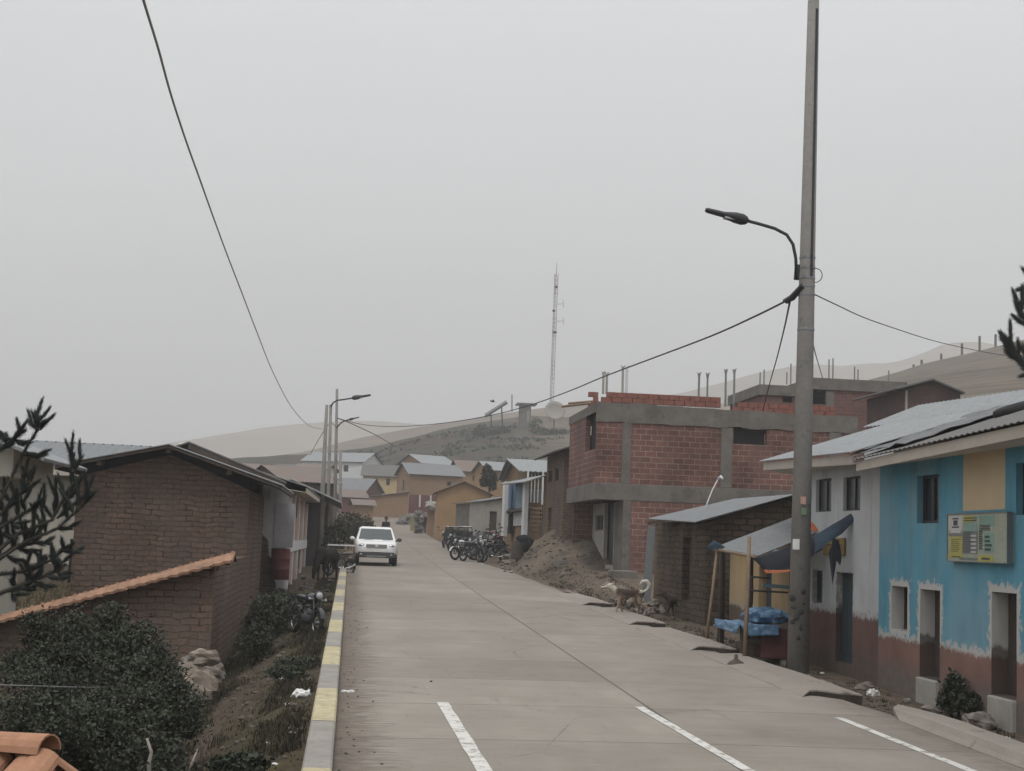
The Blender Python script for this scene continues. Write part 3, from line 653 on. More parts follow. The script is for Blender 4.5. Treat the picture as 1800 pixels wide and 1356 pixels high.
f.extrude([(EX, BY0-.3, ez(BY0-.3)-.17), (EX, yb, ez(yb)-.16), (EX, yb, ez(yb)), (EX, BY0-.3, ez(BY0-.3))], (.03, 0, 0))
f.extrude([(EX+.03, BY0-.3, ez(BY0-.3)-.165), (EX+.03, yb, ez(yb)-.155), (BX, yb, 3.95), (BX, BY0-.3, 4.0)], (0, 0, .025))
f.build('eave', M['eave'], root)
rf = MB(); k = 3.1
rf.tin((EX-.06, yb+.05, ez(yb)+.03), (EX-.06, BY0-.4, ez(BY0-.4)+.03), (EX+k, BY0-.4, ez(BY0-.4)+.03+k*.36), (EX+k, yb+.05, ez(yb)+.03+k*.36), .19, .010)
rf.tin((EX+2*k, BY0-.4, ez(BY0-.4)), (EX+2*k, yb+.05, ez(yb)), (EX+k+.01, yb+.05, ez(yb)+.04+k*.36), (EX+k+.01, BY0-.4, ez(BY0-.4)+.04+k*.36), .22, .018)
rf.build('roof', M['tin_dark'], root, smooth=False)
# plastic sheeting weighted down on the roof edge
pl = MB(); nx_, ny_ = 14, 10
def sheet(mb, p00, p10, p11, p01, nx_, ny_, amp, sd, th=.01):
    p00, p10, p11, p01 = map(V, (p00, p10, p11, p01)); nr = (p10-p00).cross(p01-p00).normalized(); o = len(mb.v); st = (nx_+1)*(ny_+1)
    for s_ in (0, 1):
        for j in range(ny_+1):
            for i in range(nx_+1):
                p = p00.lerp(p10, i/nx_).lerp(p01.lerp(p11, i/nx_), j/ny_)
                n = noise.noise(V((i*.45, j*.45, sd)))*amp+noise.noise(V((i*1.1, j*1.1, sd+4)))*amp*.5
                mb.v.append(p+nr*(n-s_*th))
    for j in range(ny_):
        for i in range(nx_):
            q = o+j*(nx_+1)+i; mb.f.append((q, q+1, q+nx_+2, q+nx_+1)); q += st; mb.f.append((q, q+nx_+1, q+nx_+2, q+1))
    def side(a, b): mb.f.append((o+a, o+b, o+st+b, o+st+a))
    for i in range(nx_): side(i+1, i); side(ny_*(nx_+1)+i, ny_*(nx_+1)+i+1)
    for j in range(ny_): side(j*(nx_+1), (j+1)*(nx_+1)); side((j+1)*(nx_+1)+nx_, j*(nx_+1)+nx_)
    return mb
rz_ = lambda x, y: ez(y)+.07+(x-EX)*.36
sheet(pl, (EX+.1, 24.9, rz_(EX+.1, 24.9)+.06), (EX+.1, 22.3, rz_(EX+.1, 22.3)+.05), (EX+2.6, 22.6, rz_(EX+2.6, 22.6)+.05), (EX+2.5, 25.0, rz_(EX+2.5, 25)+.09), 14, 16, .05, 3)
tag(pl.build('plastic_sheet', plain('black_plastic', (.045, .047, .052), rough=.4, var=.4, sc_=5, bump=.5, spec=.5)), 'crumpled black plastic sheet laid over the blue house roof beside the white house', 'plastic sheet')
tl = MB(); tl.torus((EX+1.75, 22.1, rz_(EX+1.75, 22.1)+.02), (-.36, 0, 1), .22, .08, 18, 8); tag(tl.build('old_tyre', M['black_rubber'], smooth=True), 'old black tyre lying as a weight on the blue house roof', 'tyre')
# price board on the blue facade
sx = BX-.10; sg = fh(sx, 1666, 1771, 903, 988)
sgn = thing('price_board', 'yellow and white advertising board with rows of small print on the blue facade', 'sign', (sx, (sg[0]+sg[1])/2, sg[2]))
sy0, sy1, sz0, sz1 = sg
b = MB(); b.box(sx, BX-.002, sy0, sy1, sz0, sz1)
b.build('board', plain('board_grey', (.30, .32, .26), var=.15, sc_=4), sgn)
fr = MB(); fr.box(sx-.012, sx+.07, sy0-.012, sy0, sz0-.012, sz1+.012); fr.box(sx-.012, sx+.07, sy1, sy1+.012, sz0-.012, sz1+.012); fr.box(sx-.012, sx+.07, sy0, sy1, sz1, sz1+.012); fr.box(sx-.012, sx+.07, sy0, sy1, sz0-.012, sz0)
fr.build('frame', M['steel'], sgn)
def blk(mb, t0, t1, s0, s1, d):   # t: 0 at the far edge .. 1 near edge, s: 0 top .. 1 bottom
    y1 = lerp(sy1, sy0, t0*.9); y0 = lerp(sy1, sy0, t1*.9); mb.box(sx-d, sx+.001, y0, y1, lerp(sz1, sz0, s1), lerp(sz1, sz0, s0))
mats = {'y': plain('sign_yellow', (.36, .33, .10), var=.15), 'w': plain('sign_white', (.44, .43, .41), var=.12), 'g': plain('sign_green', (.20, .30, .26), var=.15), 'k': plain('sign_print', (.06, .07, .07), var=.2), 'b': plain('sign_grey', (.17, .18, .175), var=.2)}
bl = {k_: MB() for k_ in mats}
for k_, a in {'y': [(.05, .29, .48, .86), (.0, .30, .86, .93), (.60, .87, .86, .99), (.31, .50, .04, .18)], 'w': [(.02, .30, .03, .34), (.06, .26, .34, .40)], 'g': [(.33, .58, .20, .36), (.61, .88, .05, .26), (.70, .88, .40, .80)], 'b': [(.30, .58, .36, .84), (.02, .29, .41, .47), (.24, .58, .92, .97)]}.items():
    for q in a: blk(bl[k_], *q, .004)
tri = bl['k']
for i, q in enumerate([(.10, .22, .08, .11), (.12, .20, .13, .24), (.09, .23, .26, .29), (.09, .25, .895, .915), (.66, .81, .91, .95), (.33, .56, .08, .10), (.33, .56, .13, .15)]): blk(tri, *q, .007)
for i in range(12): blk(tri, .31, .31+.16+.05*random.random(), .385+i*.037, .385+i*.037+.014, .007)
for i in range(11): blk(tri, .61, .66+.02*random.random(), .36+i*.036, .36+i*.036+.018, .007)
for i in range(4): blk(tri, .62, .80+.06*random.random(), .24+i*.032, .24+i*.032+.014, .007)
for i in range(7): blk(tri, .08, .20+.08*random.random(), .53+i*.042, .53+i*.042+.012, .007)
for i in range(5): blk(bl['w'], .46, .56, .44+i*.085, .48+i*.085, .0075)
for i in range(4): blk(tri, .72, .80+.06*random.random(), .46+i*.085, .51+i*.085, .007)
for k_, mb in bl.items(): mb.build('print', mats[k_], sgn)
# ------------------------------------------------------------------ white house
WY0, WY1 = BY1, 29.62
wh = [fh(BX, 1434, 1461, 842, 900), fh(BX, 1482, 1512, 838, 898), fh(BX, 1428, 1445, 1003, 1060), fh(BX, 1469, 1498, 1007, 1166)]
M['white_wall'] = paint_wall('white_wall', (.44, .45, .46), (.36, .35, .34), (.135, .078, .068), (.115, .088, .076), 1.34, .6, wh[2:], None, .015)
root = thing('white_house', 'white two storey house with a dark maroon foot, joined to the blue house', 'house', (BX, 27, 0))
w = MB(); w.panel((BX+.004, WY0, BZ), (0, 1, 0), (1, 0, 0), WY1-WY0, 4.1-BZ, [(a-WY0, b-WY0, c-BZ, d-BZ) for a, b, c, d in wh], .22)
w.box(BX+.23, BX+4.6, WY1-.22, WY1-.002, BZ, 4.1); w.box(BX+4.4, BX+4.6, WY0, WY1-.23, BZ, 4.1); w.box(BX+1.6, BX+1.7, WY0+.05, WY1-.26, BZ, 4.0)
w.build('wall', M['white_wall'], root)
o = (BX, 0, 0)
for h_ in wh[:2]: window(root, o, (0, 1, 0), (1, 0, 0), h_, .09, fm='metal_dark', pm='curtain', mull=1, fw=.03)
window(root, o, (0, 1, 0), (1, 0, 0), wh[2], .12, fm='door_blue', pm='door_blue', mull=1)
door(root, o, (0, 1, 0), (1, 0, 0), wh[3], .14, 'door_blue')
f = MB(); e0, e1 = 4.12, 4.27; ex = BX-.5
f.extrude([(ex, WY0-.02, e0-.16), (ex, WY1+.5, e1-.16), (ex, WY1+.5, e1), (ex, WY0-.02, e0)], (.03, 0, 0)); f.extrude([(ex+.03, WY0-.02, e0-.15), (ex+.03, WY1+.5, e1-.15), (BX, WY1+.5, 4.05), (BX, WY0-.02, 4.02)], (0, 0, .025))
f.build('eave', M['eave'], root)
rf = MB(); k = 2.75; d = .93
rf.tin((ex-.07, WY1+.6, e1+.03), (ex-.07, WY0-.12, e0+.05), (ex+k, WY0-.12, e0+.05+d), (ex+k, WY1+.6, e1+.03+d), .17, .007)
rf.tin((ex+2*k, WY0-.12, e0+.05), (ex+2*k, WY1+.6, e1+.03), (ex+k+.01, WY1+.6, e1+.035+d), (ex+k+.01, WY0-.12, e0+.055+d), .2, .014)
rf.build('roof', M['tin_light'], root)
pq = fh(BX, 1450, 1487, 946, 977); p_ = thing('wall_plaque', 'small ochre sign board fixed on the white house wall above its door', 'sign', (BX-.03, pq[0], pq[2]))
b = MB(); b.box(BX-.035, BX-.002, pq[0], pq[1], pq[2], pq[3]); b.build('board', plain('plaque_ochre', (.24, .17, .06), var=.2), p_, bevel=.005)
b = MB()
for i, (t0, t1) in enumerate(((.2, .8), (.12, .9), (.3, .7))): b.box(BX-.039, BX-.034, lerp(pq[0], pq[1], t0), lerp(pq[0], pq[1], t1), lerp(pq[3], pq[2], .2+i*.25), lerp(pq[3], pq[2], .1+i*.25))
b.build('print', plain('plaque_print', (.11, .07, .03), var=.2), p_)
# ------------------------------------------------------------------ tin roofed house behind the white one
root = thing('tin_roofed_house', 'house with a broad pale tin roof standing up behind the white house', 'house', (14, 30, 2))
w = MB(); w.box(12.15, 16, 24, 34.3, 0, 5.15); w.build('wall', M['white'], root)
w = MB(); w.box(12.12, 12.148, 24, 32.3, 4.5, 5.25); w.build('dark_strip', M['wood_dark'], root)  # thin dark strip along the wall top below the eave
rf = MB(); rf.tin((11.85, 33.6, 5.42), (11.85, 23.5, 5.08), (13.2, 23.5, 5.68), (13.2, 33.6, 6.0), .25, .012); rf.tin((16.4, 23.5, 4.6), (16.4, 33.6, 4.9), (13.21, 33.6, 6.005), (13.21, 23.5, 5.685), .25, .02); rf.build('roof', M['tin_light'], root)
# ------------------------------------------------------------------ unfinished brick building
Y0 = 54.7; Y1 = 62.0; XF = 9.0; XL = 10.1; XR = 19.1
root = thing('brick_building', 'unfinished two storey brick building with grey concrete frame, overhanging upper floor and bare rebar', 'building', (13, 58, 1.4))
zb, zs0, zs1, zt0, zt1 = .6, 4.14, 4.77, 7.06, 7.80
w = MB()
win_up = (14.26, 15.55, 6.46, 7.04)
w.panel((XF+.02, Y0+.03, zs1), (1, 0, 0), (0, 1, 0), XR-XF-.04, zt0-zs1, [(win_up[0]-XF-.02, win_up[1]-XF-.02, win_up[2]-zs1, zt0-zs1-.001)], .2)
fw_ = (54.95, 57.5, 6.06, 7.45)
w.panel((XF+.02, Y0+.24, zs1), (0, 1, 0), (1, 0, 0), Y1-Y0-.5, 7.5-zs1, [(fw_[0]-Y0-.24, fw_[1]-Y0-.24, fw_[2]-zs1, fw_[3]-zs1)], .2)
w.panel((XL+.3, Y0+.03, zb), (1, 0, 0), (0, 1, 0), XR-XL-.32, zs0-zb, [], .2)
w.box(XR-.24, XR-.02, Y0+.24, Y1-.2, zb, zt0); w.box(XF+.3, XR-.02, Y1-.22, Y1-.02, zb, zt0)
w.build('brick_wall', M['brick'], root)
# top courses laid on the roof slab, still unfinished
t = MB()
def crs(x0, x1, z0, n, y0=Y0+.04, jag=0):
    for j in range(n):
        x = x0+(.2 if j % 2 else 0)
        while x < x1-.15:
            t.box(x+.006, min(x+.39, x1)-.006, y0, y0+.16, z0+j*.2+.004, z0+(j+1)*.2-.006); x += .4
for q_ in ((9.15, 13.75, zt1+.002, 2), (14.2, 18.2, zt1-.14, 2, Y0), (9.0, 9.4, zt1, 3, Y0+2.2)): t = MB(); crs(*q_); t.build('top_course', M['brick_red'], root)

c = MB()
c.box(XF, XR, Y0, Y0+.28, zs0, zs1); c.box(XF, XF+.28, Y0+.281, Y1, zs0, zs1); c.box(XF+.281, XR, Y0+.281, Y1-.001, zs0+.3, zs1-.002)
c.build('floor_slab', M['concrete'], root, bevel=.02)
c = MB(); n = 40
for i in range(n):    # rough cast ring beam
    a, b_ = XF+(XR-XF)*i/n, XF+(XR-XF)*(i+1)/n
    z0 = zt0+noise.noise(V((a*1.3, 1, 0)))*.07; z1 = zt1+noise.noise(V((a*.9, 5, 0)))*.06-(a-XF)*.012
    c.box(a, b_, Y0-.012+noise.noise(V((a*2, 0, 3)))*.015, Y0+.27, z0, z1)
c.box(XF, XF+.26, Y0+.28, Y1, 7.45, zt1); c.box(XF+.27, XR, Y0+.28, Y1, zt0+.4, zt1-.25)
c.build('ring_beam', M['concrete'], root)
for x0, x1, z0, z1 in ((9.99, 10.33, zs1, zt0), (13.78, 14.22, zs1, zt0), (18.0, 18.45, zs1, zt0), (18.0, 18.45, zb, zs0)):
    c = MB(); c.box(x0, x1, Y0-.004, Y0+.25, z0, z1); c.build('column', M['concrete'], root, bevel=.015)
c = MB(); c.box(XL, XL+.3, Y0, Y0+1.7, zb, zs0); c.build('corner_column', M['concrete'], root, bevel=.02)
c = MB(); c.panel((XL+.02, 58.9, zb), (0, 1, 0), (1, 0, 0), 2.9, zs0-zb, [(.25, 2.2, 2.45-zb+.6, 3.7-zb)], .15); c.build('front_panel', M['conc_light'], root)
window(root, (XL, 58.9, zb), (0, 1, 0), (1, 0, 0), (.25, 2.2, 2.45-zb+.6, 3.7-zb), .1, fm='steel', mull=1)
door(root, (XL, 0, 0), (0, 1, 0), (1, 0, 0), (56.42, 58.88, 1.7, zs0-.01), .25, 'metal_dark', 2)
c = MB(); c.box(XL-.02, XL+.12, 56.41, 56.5, 1.5, zs0-.02); c.box(XL-.02, XL+.4, 56.5, 58.9, 1.2, 1.69); c.build('door_frame', M['conc_light'], root)
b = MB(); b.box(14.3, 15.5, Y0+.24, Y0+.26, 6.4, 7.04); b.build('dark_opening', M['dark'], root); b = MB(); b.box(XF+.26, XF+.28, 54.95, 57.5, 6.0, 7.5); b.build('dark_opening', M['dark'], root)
# rebar and stub columns standing up from the roof
for u, vt, vb, rad, mt_ in ((1060, 656, 690, .05, 'conc_light'), (1066, 658, 690, .05, 'conc_light'), (1094, 646, 698, .05, 'conc_light'), (1101, 646, 698, .06, 'white_far'), (1228, 658, 700, .045, 'steel'), (1243, 659, 700, .04, 'steel'), (1275, 652, 712, .045, 'steel'), (1290, 652, 712, .045, 'steel')):
    yy_ = Y0+.16; c = MB(); a, b_ = P(u, vb+3, yy_), P(u+1, vt, yy_); c.tube([a, b_], [rad, rad*.9], 6)
    for q in range(5):
        an = q*1.3; tp = b_+V((math.cos(an)*.09, math.sin(an)*.06, .02+.06*random.random())); c.tube([b_-V((0, 0, .3)), b_+(tp-b_)*.6, tp], .014, 5)
    c.build('rebar', M[mt_], root)
for a, b_ in (((988, 715), (1040, 709)), ((1000, 709.5), (1042, 706))):
    c = MB(); c.tube([P(a[0], a[1], 56.2), P(b_[0], b_[1], 55.2)], .05, 6); c.build('scaffold_pole', M['wood'], root)
# ------------------------------------------------------------------ second brick building higher up the slope
root = thing('brick_building', 'distant unfinished brick building under a concrete slab, seen above the nearer brick roof', 'building', P(1460, 760, 84))
yy_ = 84
def rect(mb, u0, u1, v0, v1, Y, dy=.25):
    a, b_ = P((u0+u1)/2, v1, Y), P((u0+u1)/2, v0, Y); mb.box(P(u0, (v0+v1)/2, Y).x, P(u1, (v0+v1)/2, Y).x, Y, Y+dy, a.z, b_.z)
w = MB(); a = P(1338, 760, yy_); b_ = P(1592, 760, yy_); h0 = a.z-4; zt_ = P(1460, 686, yy_).z
hx = [P(u, 700, yy_).x-a.x for u in (1424, 1457)]; hz = [P(1440, v, yy_).z-h0 for v in (711, 682)]
hx2 = [P(u, 700, yy_).x-a.x for u in (1376, 1393)]; hz2 = [P(1385, v, yy_).z-h0 for v in (708, 692)]
w.panel((a.x, yy_, h0), (1, 0, 0), (0, 1, 0), b_.x-a.x, zt_-h0, [(hx[0], hx[1], hz[0], hz[1]), (hx2[0], hx2[1], hz2[0], hz2[1])], .3)
w.box(a.x, a.x+.3, yy_+.3, yy_+7, h0, zt_); w.box(b_.x-.3, b_.x, yy_+.3, yy_+7, h0, zt_); w.box(a.x, b_.x, yy_+7, yy_+7.3, h0, zt_); w.build('brick_wall', M['brick_dull'], root)
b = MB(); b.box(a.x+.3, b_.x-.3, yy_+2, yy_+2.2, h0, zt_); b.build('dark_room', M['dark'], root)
c = MB(); rect(c, 1335, 1425, 678, 696, yy_-.12, 7.4); rect(c, 1425.3, 1595, 668, 688, yy_-.12, 7.4); c.build('roof_slab', M['concrete'], root)
c = MB(); rect(c, 1452, 1466, 688, 760, yy_-.05, .3); rect(c, 1556, 1570, 688, 760, yy_-.05, .3); c.build('column', M['concrete'], root)
for u, vt in ((1336, 655), (1343, 650), (1383, 655), (1390, 640), (1457, 632), (1464, 630), (1502, 645), (1508, 650), (1562, 652)):
    c = MB(); p1 = P(u, 676, yy_+.3); p2 = P(u+.5, vt, yy_+.3); c.tube([p1, p2], .045, 5); c.build('rebar', M['steel'], root)
# dark brick house with a gable in front of it
root = thing('gable_house', 'small dark brick house with a low gable, at the foot of the striped hill', 'house', P(1632, 715, 74))
yy_ = 74; p = [P(u, v, yy_) for u, v in ((1594, 800), (1688, 800), (1688, 690), (1636, 671), (1594, 684))]
w = MB(); w.extrude(p, (0, 6, 0)); w.build('wall', bricks('brick_plum', (.10, .058, .056), (.085, .05, .048), (.085, .06, .055), .3, .14, .01), root)
rf = MB(); ap = P(1635, 667, yy_); l_, r_ = P(1572, 683, yy_), P(1692, 691, yy_); s = V((0, -.4, 0)); e = V((0, 6.5, 0))
rf.tin(l_+e, l_+s, ap+s, ap+e, .3, .02, .08); rf.tin(r_+s, r_+e, ap+e+V((.01, 0, 0)), ap+s+V((.01, 0, 0)), .3, .02, .08); rf.build('roof', M['tin_dark'], root)
c = MB(); a = P(1583, 760, yy_); c.box(P(1592, 700, yy_).x, P(1595, 700, yy_).x, yy_-.03, yy_+.1, a.z, P(1590, 686, yy_).z); c.build('corner_trim', M['conc_light'], root)
# ------------------------------------------------------------------ adobe shed
SX = 8.5; s0, s1 = PX(1235, 1000, SX).y, PX(1150, 1000, SX).y; zb = .2
root = thing('adobe_shed', 'rough mud brick shed with a grey tin roof between brick building and stall', 'shed', (9.5, 38, .8))
dh = fh(SX, 1199, 1216, 945, 1056)
w = MB(); w.panel((SX, s0, zb), (0, 1, 0), (1, 0, 0), s1-s0, 3.12-zb, [(dh[0]-s0, dh[1]-s0, dh[2]-zb, dh[3]-zb)], .3)
w.extrude([(SX, s0, zb), (12.3, s0, zb), (12.3, s0, 3.15), (10.45, s0, 3.72), (SX, s0, 3.10)], (0, -.3, 0)); w.extrude([(SX+.3, s1, zb), (12.3, s1, zb), (12.3, s1, 3.15), (10.45, s1, 3.72), (SX+.3, s1, 3.15)], (0, -.3, 0)); w.box(12.0, 12.3, s0+.001, s1-.301, zb, 3.1)
w.build('wall', M['adobe_shed'], root)
door(root, (SX, 0, 0), (0, 1, 0), (1, 0, 0), dh, .2, 'wood_dark')
rf = MB(); A = PX(1140, 912, 8.1); B = PX(1240, 917, 8.1); zr_ = 3.84
ya_, yb_ = A.y, s0-.75
rf.tin((8.1, ya_, A.z), (8.1, yb_, B.z), (10.5, yb_, zr_-.03), (10.5, ya_, zr_), .2, .014); rf.tin((12.6, yb_, 3.15), (12.6, ya_, 3.2), (10.51, ya_, zr_+.005), (10.51, yb_, zr_-.025), .2, .014)
rf.build('roof', M['tin'], root)
for t_ in (.0, .5, 1): y_ = lerp(s0-.4, s1-.2, t_); zz_ = lerp(B.z, A.z, t_); b = MB(); b.extrude([(8.25, y_, zz_-.17), (10.45, y_, zr_-.22), (10.45, y_, zr_-.12), (8.25, y_, zz_-.08)], (0, .1, 0)); b.build('rafter', M['wood_dark'], root)
ms = MB(); a0 = PX(1160, 1010, SX-.1); a1 = PX(1143, 1010, SX-.1)
ms.tin((SX-.10, s1+.05, .8), (SX-.10, s1+1.15, .8), (SX+.02, s1+1.15, 3.05), (SX+.02, s1+.05, 3.0), .12, .02); tag(ms.build('metal_sheet', M['tin']), 'upright corrugated metal sheet at the corner of the mud brick shed', 'metal sheet')
pp = MB(); pp.tube([P(1237, 905, 38), P(1243, 885, 38), P(1252, 862, 38.1), P(1262, 843, 38.2), P(1266, 839, 38.2)], .017, 8); pp.tube([P(1262, 843, 38.2), P(1267, 838, 38.1), P(1270, 842, 38.0)], .035, 8)
tag(pp.build('vent_pipe', M['white_far'], smooth=True), 'thin bent white pipe rising from the grey shed roof', 'pipe')
# ------------------------------------------------------------------ yellow shop behind the stall
YX = 8.95; y0_, y1_ = 29.65, 34.4
M['yellow_wall'] = paint_wall('yellow_wall', (.36, .26, .14), (.30, .27, .22), (.10, .075, .06), (.09, .07, .055), 1.15, .6, [], None)
root = thing('yellow_shop', 'low yellow plastered shop with a dark doorway behind the market stall', 'house', (YX, 32, .5))
dh = (30.9, 31.9, .35, 2.1); zb = -.2
w = MB(); w.panel((YX, y0_, zb), (0, 1, 0), (1, 0, 0), y1_-y0_, 2.42-zb, [(dh[0]-y0_, dh[1]-y0_, dh[2]-zb, dh[3]-zb)], .25)
w.box(YX+.25, 12.2, y1_-.25, y1_-.002, zb, 2.42); w.box(12, 12.25, y0_, y1_-.26, zb, 2.42); w.box(YX+1, YX+1.1, y0_+.1, y1_-.3, zb, 2.4); w.build('wall', M['yellow_wall'], root)
door(root, (YX, 0, 0), (0, 1, 0), (1, 0, 0), dh, .2, 'door_blue')
rf = MB(); rf.tin((YX-.06, y1_+.1, 2.44), (YX-.06, y0_+.02, 2.44), (12.4, y0_+.02, 2.52), (12.4, y1_+.1, 2.52), .2, .014); rf.build('roof', M['tin'], root)
# ------------------------------------------------------------------ far houses (local frame: front on y = 0, facing -y)
def far_house(label, u, vb, Y, w, d, h, rise, yaw, wall, roof, ridge='x', wins=(), oh=.35, foot=None, mono=False, cat='house', ext=3.0, doors=(), name='house', th=.03, posts=None):
    loc = P(u, vb, Y); r = thing(name, label, cat, loc, None, math.radians(yaw)); off = lambda mb: mb
    def B(mb, nm, mt, par=None):
        # vertices are in the local frame: shift so that build() leaves them local
        p = par or r; base = wloc(p) if par is None else wloc(p)
        mb.v = [q+base for q in mb.v]; return mb.build(nm, mt, p)
    z0 = -ext; W = MB(); t = .22
    hol = [(q[1]+w/2, q[2]+w/2, q[3]-z0, q[4]-z0) for q in wins if q[0] == 'f']+[(q[1]+w/2, q[2]+w/2, .02-z0, q[4]-z0) for q in doors if q[0] == 'f']
    W.panel((-w/2, 0, z0), (1, 0, 0), (0, 1, 0), w, h-z0, hol, t)
    hl = [(q[1], q[2], q[3]-z0, q[4]-z0) for q in wins if q[0] == 'l']
    W.panel((-w/2+.001, t+.001, z0), (0, 1, 0), (1, 0, 0), d-t, h-z0-.001, hl, t)
    W.box(w/2-t, w/2, t+.001, d, z0, h); W.box(-w/2+t+.002, w/2-t-.001, d-t, d-.001, z0, h); W.box(-w/2+t+.01, w/2-t-.01, d*.5, d*.5+.1, z0, h-.05)
    if mono:
        pass
    elif ridge == 'x':
        for x in (-w/2, w/2-t): W.extrude([(x, 0, h+.001), (x, d, h+.001), (x, d/2, h+rise)], (t, 0, 0))
    else:
        for y in (0, d-t): W.extrude([(-w/2, y, h+.001), (w/2, y, h+.001), (0, y, h+rise)], (0, t, 0))
    B(W, 'wall', wall)
    R = MB(); nm = .25
    if mono:
        R.tin((-w/2-oh, d+oh, h+.06), (-w/2-oh, -oh, h+.06), (w/2+oh, -oh, h+rise), (w/2+oh, d+oh, h+rise), nm, .018, th)
        G_ = MB(); G_.extrude([(-w/2, -.002, h), (w/2, -.002, h), (w/2, -.002, h+rise-.05)], (0, .2, 0)); B(G_, 'gable', wall)
    elif ridge == 'x':
        k = rise/(d/2); e = h-oh*k+.06
        R.tin((-w/2-oh, -oh, e), (w/2+oh, -oh, e), (w/2+oh, d/2, h+rise+.06), (-w/2-oh, d/2, h+rise+.06), nm, .018, th)
        R.tin((w/2+oh, d+oh, e), (-w/2-oh, d+oh, e), (-w/2-oh, d/2+.01, h+rise+.06), (w/2+oh, d/2+.01, h+rise+.06), nm, .018, th)
    else:
        k = rise/(w/2); e = h-oh*k+.06
        R.tin((-w/2-oh, d+oh, e), (-w/2-oh, -oh, e), (0, -oh, h+rise+.06), (0, d+oh, h+rise+.06), nm, .018, th)
        R.tin((w/2+oh, -oh, e), (w/2+oh, d+oh, e), (.01, d+oh, h+rise+.06), (.01, -oh, h+rise+.06), nm, .018, th)
    B(R, 'roof', roof)
    for q in wins:
        f, a, b_, c, e_ = q[:5]; mb = MB()
        if f == 'f': ax, inn, o, aa, bb = V((1, 0, 0)), V((0, 1, 0)), V((0, 0, 0)), a, b_
        else: ax, inn, o, aa, bb = V((0, 1, 0)), V((1, 0, 0)), V((-w/2, t, 0)), a, b_
        ctr = o+ax*(aa+bb)/2+V((0, 0, (c+e_)/2))+inn*.1; ww, hh = (bb-aa)/2-.002, (e_-c)/2-.002
        for s_ in (-1, 1):
            mb.obox(ctr+ax*s_*(ww-.04), ax*.04, inn*.03, V((0, 0, hh))); mb.obox(ctr+V((0, 0, s_*(hh-.04))), ax*(ww-.081), inn*.03, V((0, 0, .04)))
        wn = B(mb, 'window', M['door_brown']); pn = MB(); pn.obox(ctr+inn*.02, ax*(ww-.06), inn*.008, V((0, 0, hh-.06))); B(pn, 'pane', M['glass'], wn)
    for q in doors:
        f, a, b_, c, e_ = q[:5]; mb = MB(); mb.box(a+.01, b_-.01, .1, .15, .03, e_-.01); B(mb, 'door', M[q[5]])
    if foot:
        mb = MB(); mb.box(-w/2-.03, w/2+.03, -.035, -.003, z0, foot[1]); B(mb, 'painted_foot', M[foot[0]])
    if posts:
        for x in posts: mb = MB(); mb.box(x-.09, x+.09, -.10, -.04, 0, foot[1]); B(mb, 'pilaster', M['white_far'])
    return r
far_house('long white house with a pale tin roof standing high at the back of the village', 583, 846, 230, 10.2, 7.5, 3.1, 1.5, -24, M['white_far'], M['tin_light'], wins=[('f', 1.9, 2.7, 1.5, 2.5), ('f', -3.6, -2.8, 1.5, 2.5)], foot=('concrete', .4))
far_house('low house with a blue grey tin roof below the long white house', 612, 890, 186, 4.2, 6, 2.0, 1.55, -22, M['maroon'], M['tin'], wins=[('f', .8, 1.4, .8, 1.5)])
far_house('pale yellow two storey house with a grey roof beside the long tan house', 668, 876, 196, 4.7, 5.5, 3.0, 1.45, -4, M['yellow'], M['tin_dark'], wins=[('f', -.9, -.4, 1.75, 2.6), ('f', .7, 1.2, 1.75, 2.6)])
far_house('long tan house with a maroon foot and white posts beside the yellow house', 765, 893, 172, 6.3, 6, 3.85, 1.3, 13, M['tan'], M['tin'], wins=[('l', 2.4, 3.0, 2.0, 3.2), ('f', 1.3, 1.8, 2.6, 3.1)], foot=('maroon', 1.4), posts=(-1.9, -.6, .7, 2.0))
far_house('tan house with a pale tin roof peeping above the long tan house', 770, 846, 216, 5.3, 8, 2.5, 1.35, 24, M['tan'], M['tin_light'], wins=[('f', -.8, -.2, 1.5, 2.1), ('f', .6, 1.2, 1.5, 2.1)])
far_house('tan house with a brown roof behind the dark leafy tree', 836, 872, 186, 4.0, 6, 3.1, 1.4, 10, M['ochre'], M['tin_brown'], wins=[('f', -.5, .1, 1.9, 2.5)])
far_house('plain ochre house with its low gable facing the road, near the stone heap', 813, 922, 115, 4.05, 6, 2.45, .85, -2, M['ochre'], M['tin_brown'], ridge='y', oh=.3, wins=[], th=.05)
far_house('low brown lean to with a sloping grey roof in front of the yellow house', 684, 895, 164, 4.1, 4, 1.25, .75, 0, M['tan'], M['tin'], mono=True, oh=.25)
far_house('reddish mud house with an old brown roof at the turn of the road', 622, 898, 176, 3.0, 5, 1.6, .9, 14, M['maroon'], M['tin_brown'], wins=[('f', .3, .9, .6, 1.2)])
far_house('mud brick house with a worn brown roof behind the salmon house', 545, 892, 92, 3.4, 7, 1.55, 1.0, 24, M['adobe_dark'], M['tin_brown'], oh=.3)
far_house('small whitewashed house half hidden by the brown roof and lamp posts', 541, 848, 140, 2.8, 5, 1.2, .6, -15, M['white_far'], M['tin_brown'], wins=[('f', -.6, -.2, .6, 1.0)])
# small sheds along the street beyond the motorbikes
far_house('low grey shed with a tin lean to roof behind the parked motorbikes', 848, 938, 97, 1.9, 5, 1.95, .42, 6, M['concrete'], M['tin_dark'], mono=True, oh=.25, doors=[('f', -.05, .5, 0, 1.5, 'metal_dark')], cat='shed', name='shed')
far_house('narrow shed with a rusty tin roof beside the blue fronted house', 868, 940, 90, 1.35, 4, 1.95, .40, 8, M['conc_light'], M['tin'], mono=True, oh=.2, doors=[('f', -.3, .15, 0, 1.4, 'wood_dark')], cat='shed', name='shed')
